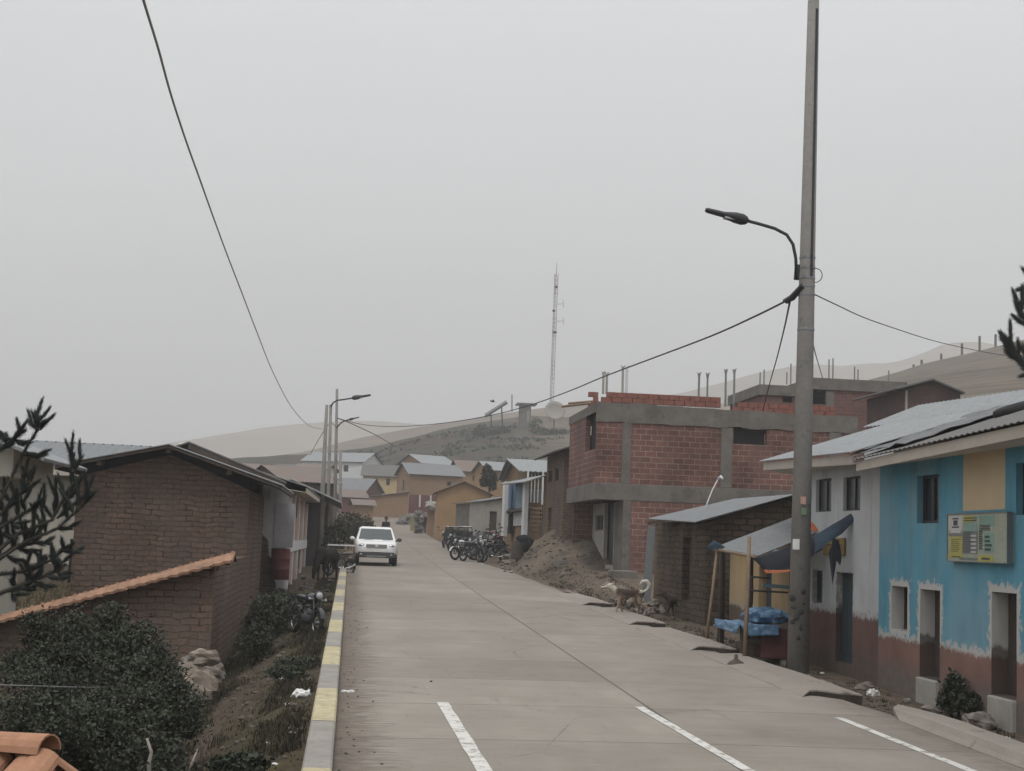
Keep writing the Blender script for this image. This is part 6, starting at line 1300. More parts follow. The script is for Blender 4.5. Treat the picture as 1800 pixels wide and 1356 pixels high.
m = MB(); sheet(m, (-.62, -.5, 1.42), (.66, -.5, 1.50), (.62, 1.0, 1.55), (-.6, 1.0, 1.45), 10, 8, .07, 4); part(m, 'cover', 'conc_light', tr, True)
q = P(596, 990, 59); ct = thing('cargo_cart', 'wooden cargo cart with pale rails behind the spoke wheeled motorbike', 'cart', (q.x, 59.5, TG(q.x, 59)), None, .1)
m = MB(); m.box(-.5, .5, -.5, 1.1, .48, .56); part(m, 'bed', 'wood_dark', ct)
for z in (.68, .88, 1.06): m = MB(); m.box(-.55, .55, -.54, -.50, z-.03, z+.03); part(m, 'rail', 'white_far' if z > 1 else 'wood', ct)
for x in (-.5, .5): m = MB(); m.box(x-.03, x+.03, -.5, -.44, .56, 1.1); part(m, 'upright', 'wood', ct)
for x in (-.58, .58): m = MB(); m.torus((x, .3, .28), (1, 0, 0), .24, .045, 22, 7); part(m, 'wheel', 'black_rubber', ct, True)
# ------------------------------------------------------------------ dark red drum
q = P(491, 1018, 45.5); br = thing('oil_drum', 'dark red metal drum standing by the mud brick house corner', 'barrel', (q.x, 45.5, q.z-.02))
m = MB(); m.lathe([(.27, 0), (.285, .02), (.285, .3), (.30, .32), (.285, .34), (.285, .6), (.30, .62), (.285, .64), (.285, .9), (.295, .92), (.27, .93), (.265, .89)], n=28); part(m, 'body', plain('drum_red', (.115, .034, .034), var=.35, sc_=3, rough=.7, spots=((.05, .03, .025), .55, 5)), br, True)
m = MB(); m.torus((0, 0, .925), (0, 0, 1), .28, .012, 28, 6); part(m, 'rim', 'metal_dark', br, True)
# ------------------------------------------------------------------ people
SKIN = plain('skin', (.23, .12, .085), var=.08, bump=0, rough=.6); HAIR = plain('black_hair', (.012, .011, .011), rough=.5, var=.1, bump=0)
def hand(m, w, d, side, s=.085):
    d = V(d).normalized(); sd = d.cross(V(side)).normalized(); m.cap(V(w), V(w)+d*s, .026, .034, 7)
    for i, l in enumerate((.065, .078, .072, .055)):
        a = V(w)+d*s+sd*(i-1.5)*.019; m.cap(a-d*.01, a+d*l*.6+V((0, 0, -.012)), .010, .009, 6); m.cap(a+d*l*.6+V((0, 0, -.012)), a+d*l+V((0, 0, -.03)), .009, .008, 6)
    m.cap(V(w)+d*.02+sd*-.03, V(w)+d*.075+sd*-.06, .012, .010, 6)
def head(m, c, f, up=(0, 0, 1)):
    c = V(c); f = V(f).normalized(); up = V(up); up = (up-f*up.dot(f)).normalized(); s = f.cross(up)
    m.ell(c, (.082, .082, .11), 14, 10, rot=Matrix((s, f, up)).transposed()); m.cap(c+f*.03-up*.055, c+f*.055-up*.075, .05, .04, 8)
    m.cap(c+f*.08+up*.015, c+f*.105-up*.02, .012, .018, 7); 
    for k in (-1, 1): m.ell(c+s*k*.085, (.018, .03, .04), 8, 6); m.ell(c+f*.07+s*k*.033+up*.012, .016, 8, 6)
    m.cap(c+f*.083-up*.055-s*.02, c+f*.083-up*.055+s*.02, .010, .010, 6)
def finish_person(mb, loc, rz, label):
    o = mb.build('person', SKIN, remesh=.016); o.location = loc; o.rotation_euler = (0, 0, rz); return tag(o, label, 'person')
def pclo(mb, nm, mt, par, remesh=.02):
    q = mb.build(nm, mt, None, remesh=remesh) if remesh else mb.build(nm, mt, None, True); q.parent = par; return q
# woman bending over beside the road, facing +x in her own frame
q = P(908, 992, 69.5); m = MB()
for s_ in (-1, 1):
    m.cap((.03, s_*.10, .92), (.05, s_*.11, .50), .10, .065, 10); m.cap((.05, s_*.11, .50), (.0, s_*.11, .09), .06, .04, 10); m.cap((-.02, s_*.11, .04), (.16, s_*.12, .035), .04, .035, 8)
    m.cap((.58, s_*.17, .90), (.66, s_*.20, .64), .05, .042, 8); m.cap((.66, s_*.20, .64), (.76, s_*.14, .44), .04, .03, 8); hand(m, (.76, s_*.14, .44), (.3, -s_*.1, -.8), (0, 1, 0))
m.cap((.0, 0, .95), (.28, 0, 1.03), .16, .16, 12); m.cap((.28, 0, 1.03), (.55, 0, .95), .16, .13, 12); m.cap((.55, 0, .95), (.68, 0, .90), .06, .055, 8); head(m, (.82, 0, .80), (.55, 0, -.8), (.8, 0, .6))
wm = finish_person(m, (q.x, 69.5, TG(q.x, 69.5)), math.radians(-12), 'woman in a brown skirt and black shawl bending forward beside the parked motorbikes')
m = MB(); m.lathe([(.30, .10), (.33, .12), (.30, .45), (.255, .75), (.20, .98), (.12, 1.06), (.02, 1.09)], (.02, 0, 0), 24)
pclo(m, 'skirt', plain('brown_skirt', (.060, .050, .044), var=.25, sc_=4), wm, .025)
m = MB(); m.cap((.10, 0, 1.02), (.34, 0, 1.06), .21, .22, 14); m.cap((.34, 0, 1.05), (.60, 0, .96), .215, .17, 14); m.ell((.40, 0, .80), (.26, .25, .36), 16, 12)
for s_ in (-1, 1): m.cap((.58, s_*.18, .92), (.67, s_*.21, .62), .075, .06, 8)
pclo(m, 'shawl', plain('black_shawl', (.013, .014, .018), var=.2, sc_=4), wm, .025)
m = MB(); m.ell((.765, 0, .86), (.10, .095, .09), 12, 8); m.cap((.70, 0, .98), (.52, .03, 1.10), .03, .02, 7); pclo(m, 'hair', HAIR, wm, .02)
def standing(label, loc, rz, top, legs, hat=None, s=1.0):
    m = MB()
    for k in (-1, 1):
        m.cap((.0, k*.09, .90), (.02, k*.10, .50), .09, .06, 10); m.cap((.02, k*.10, .50), (-.01, k*.10, .09), .057, .038, 10); m.cap((-.02, k*.10, .045), (.17, k*.115, .035), .042, .035, 8)
        m.cap((0, k*.20, 1.38), (-.02, k*.25, 1.10), .05, .042, 8); m.cap((-.02, k*.25, 1.10), (.06, k*.24, .86), .04, .03, 8); hand(m, (.06, k*.24, .86), (.2, 0, -1), (1, 0, 0))
    m.cap((0, 0, .95), (0, 0, 1.15), .15, .145, 12); m.cap((0, -.07, 1.30), (0, .07, 1.30), .14, .14, 12); m.cap((0, -.13, 1.38), (0, .13, 1.38), .07, .07, 10); m.cap((0, 0, 1.40), (.01, 0, 1.50), .058, .055, 8); head(m, (.02, 0, 1.60), (1, 0, 0))
    o = finish_person(m, loc, rz, label); o.scale = (s, s, s)
    m = MB()
    for k in (-1, 1): m.cap((.0, k*.09, .92), (.02, k*.10, .50), .115, .085, 10); m.cap((.02, k*.10, .50), (-.01, k*.10, .13), .085, .07, 10)
    m.cap((0, -.05, .95), (0, .05, .95), .14, .14, 10); pclo(m, 'trousers', legs, o)
    m = MB(); m.cap((0, 0, .93), (0, 0, 1.15), .175, .17, 12); m.cap((0, -.08, 1.30), (0, .08, 1.30), .16, .16, 12); m.cap((0, -.15, 1.38), (0, .15, 1.38), .08, .08, 10)
    for k in (-1, 1): m.cap((0, k*.20, 1.38), (-.02, k*.25, 1.10), .07, .06, 8); m.cap((-.02, k*.25, 1.10), (.05, k*.245, .90), .06, .05, 8)
    pclo(m, 'jacket', top, o)
    m = MB()
    if hat: m.lathe([(.19, 1.665), (.20, 1.675), (.12, 1.69), (.105, 1.78), (.07, 1.81), (.01, 1.815)], (.0, 0, 0), 20)
    else: m.ell((-.01, 0, 1.64), (.095, .09, .09), 12, 8)
    pclo(m, 'hat' if hat else 'hair', HAIR, o, 0 if hat else .02); return o
DK = plain('dark_cloth', (.022, .022, .024), var=.2); DB = plain('brown_cloth', (.045, .035, .03), var=.2)
q = P(745, 936, 128); standing('person in dark clothes standing by the stone gatepost up the road', (q.x, 128, TG(q.x, 128)), math.radians(-100), DK, DB, None, 1.02)
q = P(677, 954, 100); standing('person in a dark hat walking behind the white car, only the head showing', (q.x, 100, rz_road(q.x, 100)), math.radians(-90), DK, DB, True, .98)
# ------------------------------------------------------------------ animals
def fur(name, base, rules):
    g = G(name); ob = g.co(); x, y, z = g.sep(ob); n = g.noise(9, 4); n2 = g.noise(45, 3); c = g.mix(g.mr(n2, .3, .7), sc3(base, .7), sc3(base, 1.25))
    for axis_, a, b_, colr in rules:
        v = {'x': x, 'z': z, 't': g.m2('MINIMUM', g.m2('SUBTRACT', -.22, x), g.m2('SUBTRACT', z, .53))}[axis_]; v = g.m2('ADD', v, g.m2('MULTIPLY', g.m2('SUBTRACT', n, .5), .12)); c = g.mix(g.mr(v, a, b_), c, g.mix(g.mr(n2, .3, .7), sc3(colr, .75), colr))
    g.col(c); g.bump(n2, .4, .01); return g.m
def dog(label, loc, rz, mt, s=1.0, tail=True, curl=True):
    m = MB(); m.cap((.24, 0, .455), (-.24, 0, .475), .105, .085, 12); m.ell((.20, 0, .44), (.14, .10, .135), 12, 9); m.cap((.26, 0, .48), (.40, 0, .58), .095, .075, 10); m.ell((.45, 0, .61), (.085, .065, .068), 12, 9); m.cap((.48, 0, .605), (.64, 0, .575), .042, .026, 8); m.ell((.655, 0, .585), .016, 8, 6)
    for k in (-1, 1):
        m.cap((.41, k*.05, .65), (.37, k*.07, .69), .026, .010, 6); m.cap((.50, k*.045, .64), (.505, k*.047, .64), .014, .014, 6)
        fx = .05*k
        m.cap((.22, k*.075, .42), (.22+fx*.5, k*.08, .22), .06, .036, 8); m.cap((.22+fx*.5, k*.08, .22), (.23+fx*1.6, k*.08, .035), .032, .024, 8); m.cap((.23+fx*1.6, k*.08, .025), (.275+fx*1.6, k*.08, .02), .026, .022, 6)
        m.cap((-.22, k*.075, .43), (-.17-fx, k*.085, .27), .085, .05, 8); m.cap((-.17-fx, k*.085, .27), (-.30-fx*1.4, k*.08, .17), .045, .03, 8); m.cap((-.30-fx*1.4, k*.08, .17), (-.27-fx*1.6, k*.08, .03), .028, .022, 8); m.cap((-.27-fx*1.6, k*.08, .022), (-.22-fx*1.6, k*.08, .018), .025, .02, 6)
    if curl:
        t = [(-.30, 0, .50), (-.40, 0, .58), (-.43, 0, .68), (-.37, 0, .75), (-.28, 0, .74), (-.23, 0, .68)]; r = [.03, .035, .045, .048, .045, .025]
        for a, b_, r0, r1 in zip(t, t[1:], r, r[1:]): m.cap(a, b_, r0, r1, 8)
    else:
        m.cap((-.30, 0, .48), (-.42, 0, .30), .035, .02, 7)
    o = m.build('dog', mt, remesh=.014); o.location = loc; o.rotation_euler = (0, 0, rz); o.scale = (s, s, s); return tag(o, label, 'dog')
q = ground(1106, 1084); dog('white and brown dog with a curled white tail standing on the road edge', (q.x, q.y, max(TG(q.x, q.y), rz_road(min(q.x, 6.9), q.y))+.0), math.radians(172), fur('pied_fur', (.055, .036, .028), [('z', .45, .38, (.30, .225, .165)), ('x', .27, .34, (.47, .43, .36)), ('t', -.04, .0, (.55, .52, .45)), ('z', .12, .05, (.34, .27, .20))]), 1.14)
q = ground(1192, 1085); dog('small dark brown dog standing by the rubble in front of the mud brick shed', q, math.radians(150), fur('dark_fur', (.030, .025, .022), [('z', .10, .05, (.06, .05, .04))]), .92, curl=False)
q = P(571, 1004, 52.5); m = MB()
m.cap((.42, 0, .88), (-.42, 0, .90), .25, .24, 14); m.ell((.36, 0, .84), (.28, .23, .30), 12, 9); m.ell((-.40, 0, .90), (.28, .24, .27), 12, 9)
m.cap((.55, 0, .92), (.88, 0, .52), .17, .11, 10); m.cap((.88, 0, .50), (.98, 0, .30), .11, .09, 10); m.cap((.98, 0, .30), (1.02, 0, .10), .085, .06, 9)
for k in (-1, 1):
    m.cap((.88, k*.07, .58), (.78, k*.16, .72), .035, .018, 7)
    m.cap((.40, k*.14, .80), (.40+.05*k, k*.14, .42), .11, .06, 9); m.cap((.40+.05*k, k*.14, .42), (.41+.07*k, k*.14, .08), .05, .04, 8); m.cap((.41+.07*k, k*.14, .05), (.43+.07*k, k*.14, .03), .055, .055, 8)
    m.cap((-.45, k*.14, .82), (-.36-.05*k, k*.14, .55), .15, .08, 9); m.cap((-.36-.05*k, k*.14, .55), (-.52-.05*k, k*.14, .36), .075, .05, 8); m.cap((-.52-.05*k, k*.14, .36), (-.48-.06*k, k*.14, .08), .045, .04, 8); m.cap((-.48-.06*k, k*.14, .05), (-.46-.06*k, k*.14, .03), .055, .055, 8)
m.cap((-.64, 0, .98), (-.72, 0, .60), .04, .03, 7); m.cap((-.72, 0, .60), (-.71, 0, .40), .035, .05, 7)
dk = m.build('donkey', fur('donkey_fur', (.014, .011, .010), [('z', .25, .1, (.025, .02, .018))]), remesh=.024); dk.location = (q.x+.05, 52.5, TG(q.x, 52.5)+.0); dk.rotation_euler = (0, 0, math.radians(246)); tag(dk, 'dark brown donkey grazing with its head down beside the salmon house', 'donkey')
# ------------------------------------------------------------------ plants
M['dry_leaf'] = leafmat('dry_leaf', (.05, .032, .024), (.095, .062, .045))
def rv(): 
    while True:
        p = V((random.uniform(-1, 1), random.uniform(-1, 1), random.uniform(-1, 1)))
        if .05 < p.length < 1: return p
def leaves(mb, c, r, n, s, seed=0, hollow=.35, el=2.0):
    c = V(c); rx, ry, rz = r
    k = 0
    while k < n:
        p = rv(); L = p.length
        if L < hollow and random.random() < .8: continue
        w = noise.noise(V((p.x*1.9+seed, p.y*1.9, p.z*1.9)))
        if w < -.06 and random.random() < .82: continue
        q = p*(1+.28*noise.noise(p*2.3+V((seed, 0, 0)))); q = c+V((q.x*rx, q.y*ry, q.z*rz))
        if random.random() < .16: q = c+(q-c)*random.uniform(1.05, 1.35)
        a = rv().normalized(); b = a.cross(rv()).normalized(); sz = s*random.uniform(.6, 1.3)
        o = len(mb.v); mb.v += [q-a*sz*el*.5, q+b*sz*.5, q+a*sz*el*.5, q-b*sz*.5]; mb.f.append((o, o+1, o+2, o+3)); k += 1
def bush(label, lobes, mt='bush', s=.05, name='bush', stems=True, cat='bush', grp=None):
    """lobes: (u, v, Y, radius in metres x, z, leaf count)"""
    cs = [P(u, v, Y) for u, v, Y, *_ in lobes]; base = sum(cs, V((0, 0, 0)))/len(cs); base.z = TG(base.x, base.y)
    r = thing(name, label, cat, base, grp); m = MB()
    for (u, v, Y, rx, rz, n), c in zip(lobes, cs): leaves(m, c, (rx, rx, rz), n, s, u)
    m.build('foliage', M[mt], r)
    if stems:
        m = MB()
        for (u, v, Y, rx, rz, n), c in zip(lobes, cs):
            for i in range(7):
                d = rv().normalized(); d.z = abs(d.z); e = c+V((d.x*rx, d.y*rx, d.z*rz))*random.uniform(1.0, 1.3); m.tube([c, c.lerp(e, .6)+rv()*.04, e], [.012, .008, .004], 4)
        for c in cs:
            for i in range(3):
                g0 = V((lerp(base.x, c.x, .7)+random.uniform(-.15, .15), lerp(base.y, c.y, .7)+random.uniform(-.15, .15), 0)); g0.z = TG(g0.x, g0.y)-.1
                m.tube([g0, g0.lerp(c, .5)+rv()*.1, c+rv()*.25], [.03, .02, .008], 5)
        m.build('stems', M['bark'], r)
    return r
bush('big dark green bush in front of the low mud wall', [(150, 1145, 17.2, .56, .40, 8500), (75, 1180, 17.4, .42, .36, 5500), (235, 1165, 16.8, .42, .40, 6500), (120, 1215, 16.5, .75, .45, 10000), (30, 1240, 17, .5, .42, 5500), (250, 1215, 16.2, .48, .42, 7000), (70, 1105, 17.3, .22, .22, 1100), (195, 1090, 17.3, .22, .2, 1000)], s=.025)
bush('second dark bush close to the orange tiles, below the big bush', [(210, 1290, 13.6, .52, .40, 9500), (295, 1255, 14.0, .32, .34, 6000), (130, 1300, 13.2, .50, .36, 8000), (250, 1345, 13.0, .38, .28, 5000), (60, 1290, 13.0, .40, .35, 5000)], s=.022)
bush('low green weed clump at the bottom of the verge near the kerb', [(428, 1345, 14.2, .22, .13, 900), (400, 1350, 14.0, .16, .10, 500)], mt='shrub', s=.035, stems=False)
bush('dark bush against the mud wall beside the footpath', [(470, 1085, 30.5, .45, .42, 3200), (452, 1125, 29.6, .33, .33, 2200)], s=.036)
bush('scrubby dark weeds in the verge between footpath and white bag', [(525, 1168, 24, .35, .12, 1500), (505, 1182, 23, .3, .10, 1100)], s=.028, stems=False)
bush('dark weedy growth around the parked motorbike', [(520, 1075, 34, .5, .25, 1900), (500, 1060, 37, .5, .25, 1500)], s=.04, stems=False)
bush('small green plant against the pink foot of the blue house', [(1678, 1212, 20.9, .16, .24, 900), (1672, 1232, 20.8, .2, .15, 500)], mt='shrub', s=.04)
bush('dry grey weed clump beside the near blue house doorstep', [(1712, 1238, 20.6, .22, .16, 600)], mt='shrub', s=.04, stems=False)
bush('tuft of weeds under the donkey side wall', [(585, 965, 62, .5, .5, 500), (590, 940, 70, .7, .6, 600)], mt='shrub', s=.08)
bush('dry olive hedge behind the white car by the far poles', [(628, 935, 84, .9, .7, 1200), (612, 925, 86, .8, .8, 900), (640, 925, 88, .6, .6, 700)], mt='grass', s=.10, name='hedge', cat='hedge')
for i, (u, v, Y, rx, rz_, lb) in enumerate([(846, 733, 296, 1.6, 1.8, 'pointed grey green shrub at the low end of the solar panel'), (862, 740, 295, 3.0, 1.1, 'wide shrub spreading under the solar panel'), (880, 741, 296, 2.2, .9, 'low shrub under the raised end of the solar panel'), (941, 727, 296, 1.7, 2.0, 'dark shrub growing against the hilltop hut'), (955, 741, 292, 2.0, 1.0, 'dark low shrub between the hut and the mesh dish'), (985, 742, 292, 2.4, .6, 'flat green shrub beside the mesh dish')]):
    p = P(u, v, Y); zg = TG(p.x, Y); r = thing('shrub', lb, 'shrub', (p.x, Y, zg), 'shrubs on the slope'); m = MB(); leaves(m, (p.x, Y, zg+rz_*.35), (rx, rx, rz_), 420, .32, i, .1, 1.5); m.build('foliage', M['shrub'], r)
    m = MB(); m.tube([(p.x, Y, zg-.5), (p.x, Y, zg+rz_*.5)], [.12, .05], 5); m.build('stem', M['bark'], r)
# dark leafy tree among the houses
tp = P(861, 873, 120); tz = TG(tp.x, 120); r = thing('tree', 'small dark leafy tree between the ochre house and the tan house', 'tree', (tp.x, 120, tz))
m = MB(); top = P(860, 842, 120); m.tube([(tp.x, 120, tz-.3), tp.lerp(top, .4), top], [.14, .11, .05], 7)
for u, v in ((850, 832), (868, 835), (858, 822), (872, 846)): m.tube([top-V((0, 0, .6)), P(u, v, 120)], [.05, .02], 5)
m.build('trunk', M['bark'], r); m = MB()
for u, v, a, b_, n in ((858, 836, .5, .6, 700), (866, 842, .45, .5, 600), (852, 846, .4, .45, 450), (856, 825, .35, .4, 350), (866, 855, .35, .3, 260)): leaves(m, P(u, v, 120), (a, a, b_), n, .12, u)
m.build('crown', M['bush'], r)
# ------------------------------------------------------------------ pines: bare limbs ending in upright needle candles
def candle(nm, p0, p1, r, n, ln, nw=.0036):
    p0, p1 = V(p0), V(p1); ax = (p1-p0); L = ax.length; ax.normalize(); a = ax.cross(V((.3, 1, .2))).normalized(); b = ax.cross(a)
    for i in range(n):
        t = (i+random.random())/n; g_ = random.random()*2*PI; d = a*math.cos(g_)+b*math.sin(g_); q = p0+ax*L*t; k = (1-.55*t)
        e = q+d*r*k*random.uniform(.5, 1.5)+ax*ln*random.uniform(.5, 1); s = ax.cross(d)*(nw*(r/.04)**.6)
        o = len(nm.v); nm.v += [q-s, q+s, e+s*.3, e-s*.3]; nm.f.append((o, o+1, o+2, o+3))
def pine(label, Y, limbs, trunk, cr=.075, cn=150, cl=.09, nseed=1, side=-1, reach=1.0):
    random.seed(nseed); base = V(trunk[0]); r = thing('pine_tree', label, 'pine tree', base); w = MB(); nd = MB()
    w.tube(trunk, [.16, .12, .07, .03][:len(trunk)], 9)
    for pts, dy, tips in limbs:
        ps = [P(u, v, Y+dy*i/(len(pts)-1)) for i, (u, v) in enumerate(pts)]
        w.tube(ps, [lerp(.026, .009, i/(len(ps)-1)) for i in range(len(ps))], 6)
        for a, b_ in zip(ps[:-1], ps[1:]): candle(nd, a, b_, cr*1.1, int(cn*1.2), cl*.6)
        for (u0, v0), (u1, v1) in tips:
            yy = Y+dy*random.uniform(.5, 1); a, b_ = P(u0, v0, yy), P(u1, v1, yy+random.uniform(-.1, .1)); mid = a.lerp(b_, .5)+V((random.uniform(-.05, .05), 0, -.02))
            w.tube([a, mid, b_], [.014, .011, .006], 5); candle(nd, a, mid, cr, cn, cl); candle(nd, mid, b_, cr*.75, cn, cl)
    for i in range(13):      # the far side of the crown, out towards the side away from the street
        t0 = random.uniform(.25, .95)*(len(trunk)-1); k = min(int(t0), len(trunk)-2); b0 = V(trunk[k]).lerp(V(trunk[k+1]), t0-k); g_ = random.uniform(-1.2, 1.2); d = V((side*math.cos(g_), math.sin(g_), .25)); L_ = random.uniform(.9, 1.6)*(1.25-.2*t0)*reach
        ps = [b0+d*L_*q+V((0, 0, .25*L_*q*q)) for q in (0, .35, .7, 1)]; w.tube(ps, [.03, .022, .015, .008], 6)
        for a, b_ in zip(ps[:-1], ps[1:]): candle(nd, a, b_, cr, int(cn*1.5), cl*.7)
        for q in range(5):
            e = ps[1].lerp(ps[3], random.random()); f_ = e+V((random.uniform(-.1, .1), random.uniform(-.1, .1), random.uniform(.2, .4)))*reach; w.tube([e, f_], [.012, .006], 5); candle(nd, e, f_, cr*.9, cn, cl)
    w.build('trunk', M['bark'], r); nd.build('crown', M['needle'], r); return r
YP = 17.5; tb_ = P(-55, 1150, YP); tb_.z = TG(tb_.x, YP)-.2
LM = [([(-40, 960), (-10, 900), (20, 840), (45, 790), (68, 752)], .3, [((66, 756), (52, 731)), ((68, 754), (60, 733)), ((69, 752), (72, 709)), ((70, 752), (82, 724)), ((71, 756), (88, 736)), ((45, 795), (72, 800)), ((40, 800), (78, 795))]),
      ([(-40, 850), (-10, 800), (22, 772)], .2, [((22, 772), (5, 765)), ((24, 770), (32, 748)), ((25, 774), (42, 748)), ((10, 780), (0, 762)), ((24, 772), (42, 778)), ((5, 790), (25, 770))]),
      ([(-40, 1000), (30, 940), (90, 915), (128, 850), (130, 800)], .6, [((128, 830), (118, 782)), ((129, 825), (128, 770)), ((130, 828), (140, 784)), ((112, 880), (104, 842)), ((122, 870), (125, 838)), ((100, 900), (88, 848)), ((92, 912), (78, 862)), ((95, 905), (98, 850)), ((118, 880), (140, 845)), ((100, 912), (150, 872))]),
      ([(-40, 1010), (40, 955), (100, 930), (150, 885)], .4, [((140, 895), (135, 850)), ((150, 885), (150, 840)), ((152, 884), (162, 842)), ((120, 915), (118, 872)), ((80, 938), (70, 880)), ((70, 940), (58, 895)), ((60, 945), (72, 865)), ((130, 905), (110, 868)), ((100, 930), (132, 922)), ((148, 886), (160, 872))]),
      ([(-40, 940), (0, 905), (35, 870), (52, 846)], .3, [((50, 850), (44, 830)), ((52, 848), (58, 828)), ((30, 878), (18, 848)), ((20, 885), (8, 850)), ((40, 865), (48, 815)), ((5, 900), (-5, 850)), ((35, 870), (62, 850)), ((10, 895), (28, 868))]),
      ([(-40, 1010), (20, 965), (60, 955), (70, 940)], .5, [((60, 955), (70, 932)), ((40, 960), (45, 925)), ((20, 965), (22, 925)), ((0, 975), (0, 930)), ((60, 955), (85, 950)), ((30, 962), (58, 968)), ((10, 975), (35, 985)), ((50, 958), (36, 915)), ((28, 962), (10, 915)), ((45, 960), (60, 905))]),
      ([(-40, 940), (-5, 930), (30, 910), (55, 895)], .2, [((0, 930), (4, 890)), ((10, 925), (20, 880)), ((30, 910), (30, 870)), ((45, 900), (50, 868)), ((55, 895), (72, 880)), ((-10, 935), (-12, 900)), ((20, 918), (42, 918)), ((0, 935), (20, 945))]),
      ([(-40, 1040), (0, 1010), (40, 1005), (90, 985), (108, 968)], .5, [((95, 982), (92, 965)), ((105, 972), (110, 955)), ((108, 968), (122, 962)), ((80, 990), (66, 975)), ((110, 968), (138, 966))]),
      ([(-40, 1060), (10, 1040), (45, 1035), (55, 1000)], .4, [((48, 1030), (40, 1000)), ((55, 1005), (52, 978)), ((56, 1005), (70, 978)), ((40, 1036), (62, 1030)), ((30, 1038), (25, 1010)), ((50, 1030), (66, 1008)), ((20, 1040), (40, 1045))]),
      ([(-40, 1060), (20, 1035), (60, 1020), (95, 1005), (110, 995)], .6, [((70, 1018), (72, 990)), ((95, 1005), (92, 985)), ((110, 996), (118, 982)), ((80, 1012), (112, 1015)), ((60, 1022), (85, 1030)), ((100, 1004), (115, 1008))])]
pine('dark pine with upturned needle tips in front of the cream building', YP, LM, [tb_, P(-60, 950, YP), P(-58, 800, YP), P(-55, 640, YP)], cr=.048, cn=200, cl=.12, nseed=3)
YQ = 30; tq = P(1905, 800, YQ); tq.z = TG(tq.x, YQ)
RM = [([(1900, 740), (1850, 690), (1810, 655), (1785, 625), (1772, 600)], .4, [((1774, 605), (1763, 592)), ((1785, 628), (1776, 572)), ((1800, 645), (1780, 612)), ((1812, 658), (1792, 632)), ((1825, 668), (1798, 640)), ((1790, 635), (1770, 612)), ((1800, 650), (1790, 605)), ((1815, 662), (1800, 615)), ((1780, 620), (1768, 598))]),
      ([(1900, 640), (1850, 600), (1815, 575), (1790, 545)], .4, [((1792, 548), (1783, 518)), ((1795, 550), (1797, 512)), ((1815, 575), (1787, 560)), ((1830, 585), (1800, 560)), ((1805, 565), (1788, 538))]),
      ([(1900, 560), (1850, 520), (1818, 500)], .3, [((1818, 500), (1795, 508)), ((1820, 505), (1802, 478)), ((1840, 515), (1815, 470))]),
      ([(1900, 700), (1860, 660), (1825, 640)], .3, [((1826, 640), (1800, 618)), ((1840, 648), (1815, 600)), ((1850, 655), (1806, 650)), ((1835, 645), (1800, 660))])]
pine('dark pine whose upturned tips reach over the striped hill', YQ, RM, [tq, P(1905, 700, YQ), P(1902, 560, YQ), P(1898, 420, YQ)], cr=.105, cn=250, cl=.22, nseed=5, side=1, reach=1.5)
random.seed(21)
# ------------------------------------------------------------------ dry sticks, rocks, litter, grass
def stick(label, pts, r=.018, mt='dead_wood', cat='stick', name='stick'):
    ps = [P(*p) for p in pts]; m = MB(); m.tube(ps, [r*(1-.5*i/(len(ps)-1)) for i in range(len(ps))], 6); tag(m.build(name, M[mt], smooth=True), label, cat)
stick('bleached forked branch sticking up in front of the second dark bush', [(262, 1375, 12.6), (262, 1340, 12.6), (266, 1322, 12.6), (258, 1298, 12.6)], .022, name='branch', cat='branch')
stick('thin grey stake standing in the verge beside the dark bush', [(322, 1320, 14.8), (321, 1258, 14.8)], .020, name='stake', cat='stake')
stick('leaning pale stick crossing the low weeds', [(330, 1360, 13.2), (338, 1340, 13.2), (347, 1318, 13.3)], .014)
stick('dark bent twig between the stake and the weeds', [(283, 1345, 13.0), (300, 1330, 13.1), (318, 1312, 13.3)], .012, 'bark')
stick('dark upright post among the weeds near the kerb foot', [(352, 1375, 13.2), (355, 1312, 13.2)], .025, 'bark', 'post', 'post')
m = MB(); m.tube([P(-20, 1204, 14.2), P(60, 1206, 14.6), P(115, 1208, 15.2), P(200, 1209, 16)], .006, 5); tag(m.build('fence_wire', M['steel']), 'single thin grey fence wire strung in front of the big bush', 'wire')
def rock(label, u, v, Y, r, mt='rock', sd=0, sink=.35, name='rock', cat='rock', grp=None, nz=.55, loc=None, sm=False):
    p = P(u, v, Y) if loc is None else V(loc); p.z = TG(p.x, p.y) if loc is None else p.z; m = MB(); m.ell(p+V((0, 0, r[2]*(1-sink))), r, 16, 10, nz, 1.6, sd+u*.13); return tag(m.build(name, M[mt], smooth=sm), label, cat, grp)
M['boulder'] = plain('boulder', (.20, .165, .135), var=.35, sc_=3, fine=18, bump=.5)
rock('largest pale brown boulder at the foot of the mud wall', 345, 1195, 25.5, (.36, .30, .36), 'boulder', 3, .2)
rock('pale rounded rock resting on top of the largest boulder', 356, 1156, 25.7, (.25, .20, .15), 'boulder', 5, loc=P(358, 1158, 25.7)-V((0, 0, .1)))
rock('smaller white flecked rock piled at the left of the boulders', 328, 1172, 25.9, (.20, .18, .17), 'rock', 6, loc=P(331, 1172, 25.9)-V((0, 0, .1)))
rock('small rock wedged between the boulders and the mud wall', 378, 1190, 26.3, (.18, .16, .20), 'rock', 8, loc=P(374, 1186, 26.3)-V((0, 0, .12)))
q = ground(1294, 1178); m = MB(); m.lathe([(.17, 0), (.19, .03), (.175, .08), (.13, .13), (.06, .165), (.035, .19), (.03, .25), (.01, .26)], (q.x, q.y, q.z), 18); m.v = [p+V((noise.noise(p*5)*.03, noise.noise(p*5+V((3, 0, 0)))*.03, 0)) for p in m.v]; tag(m.build('post_stump', plain('stump', (.075, .06, .05), var=.3), smooth=True), 'brown cone shaped post stump on the road edge beside the stall pole', 'stump')
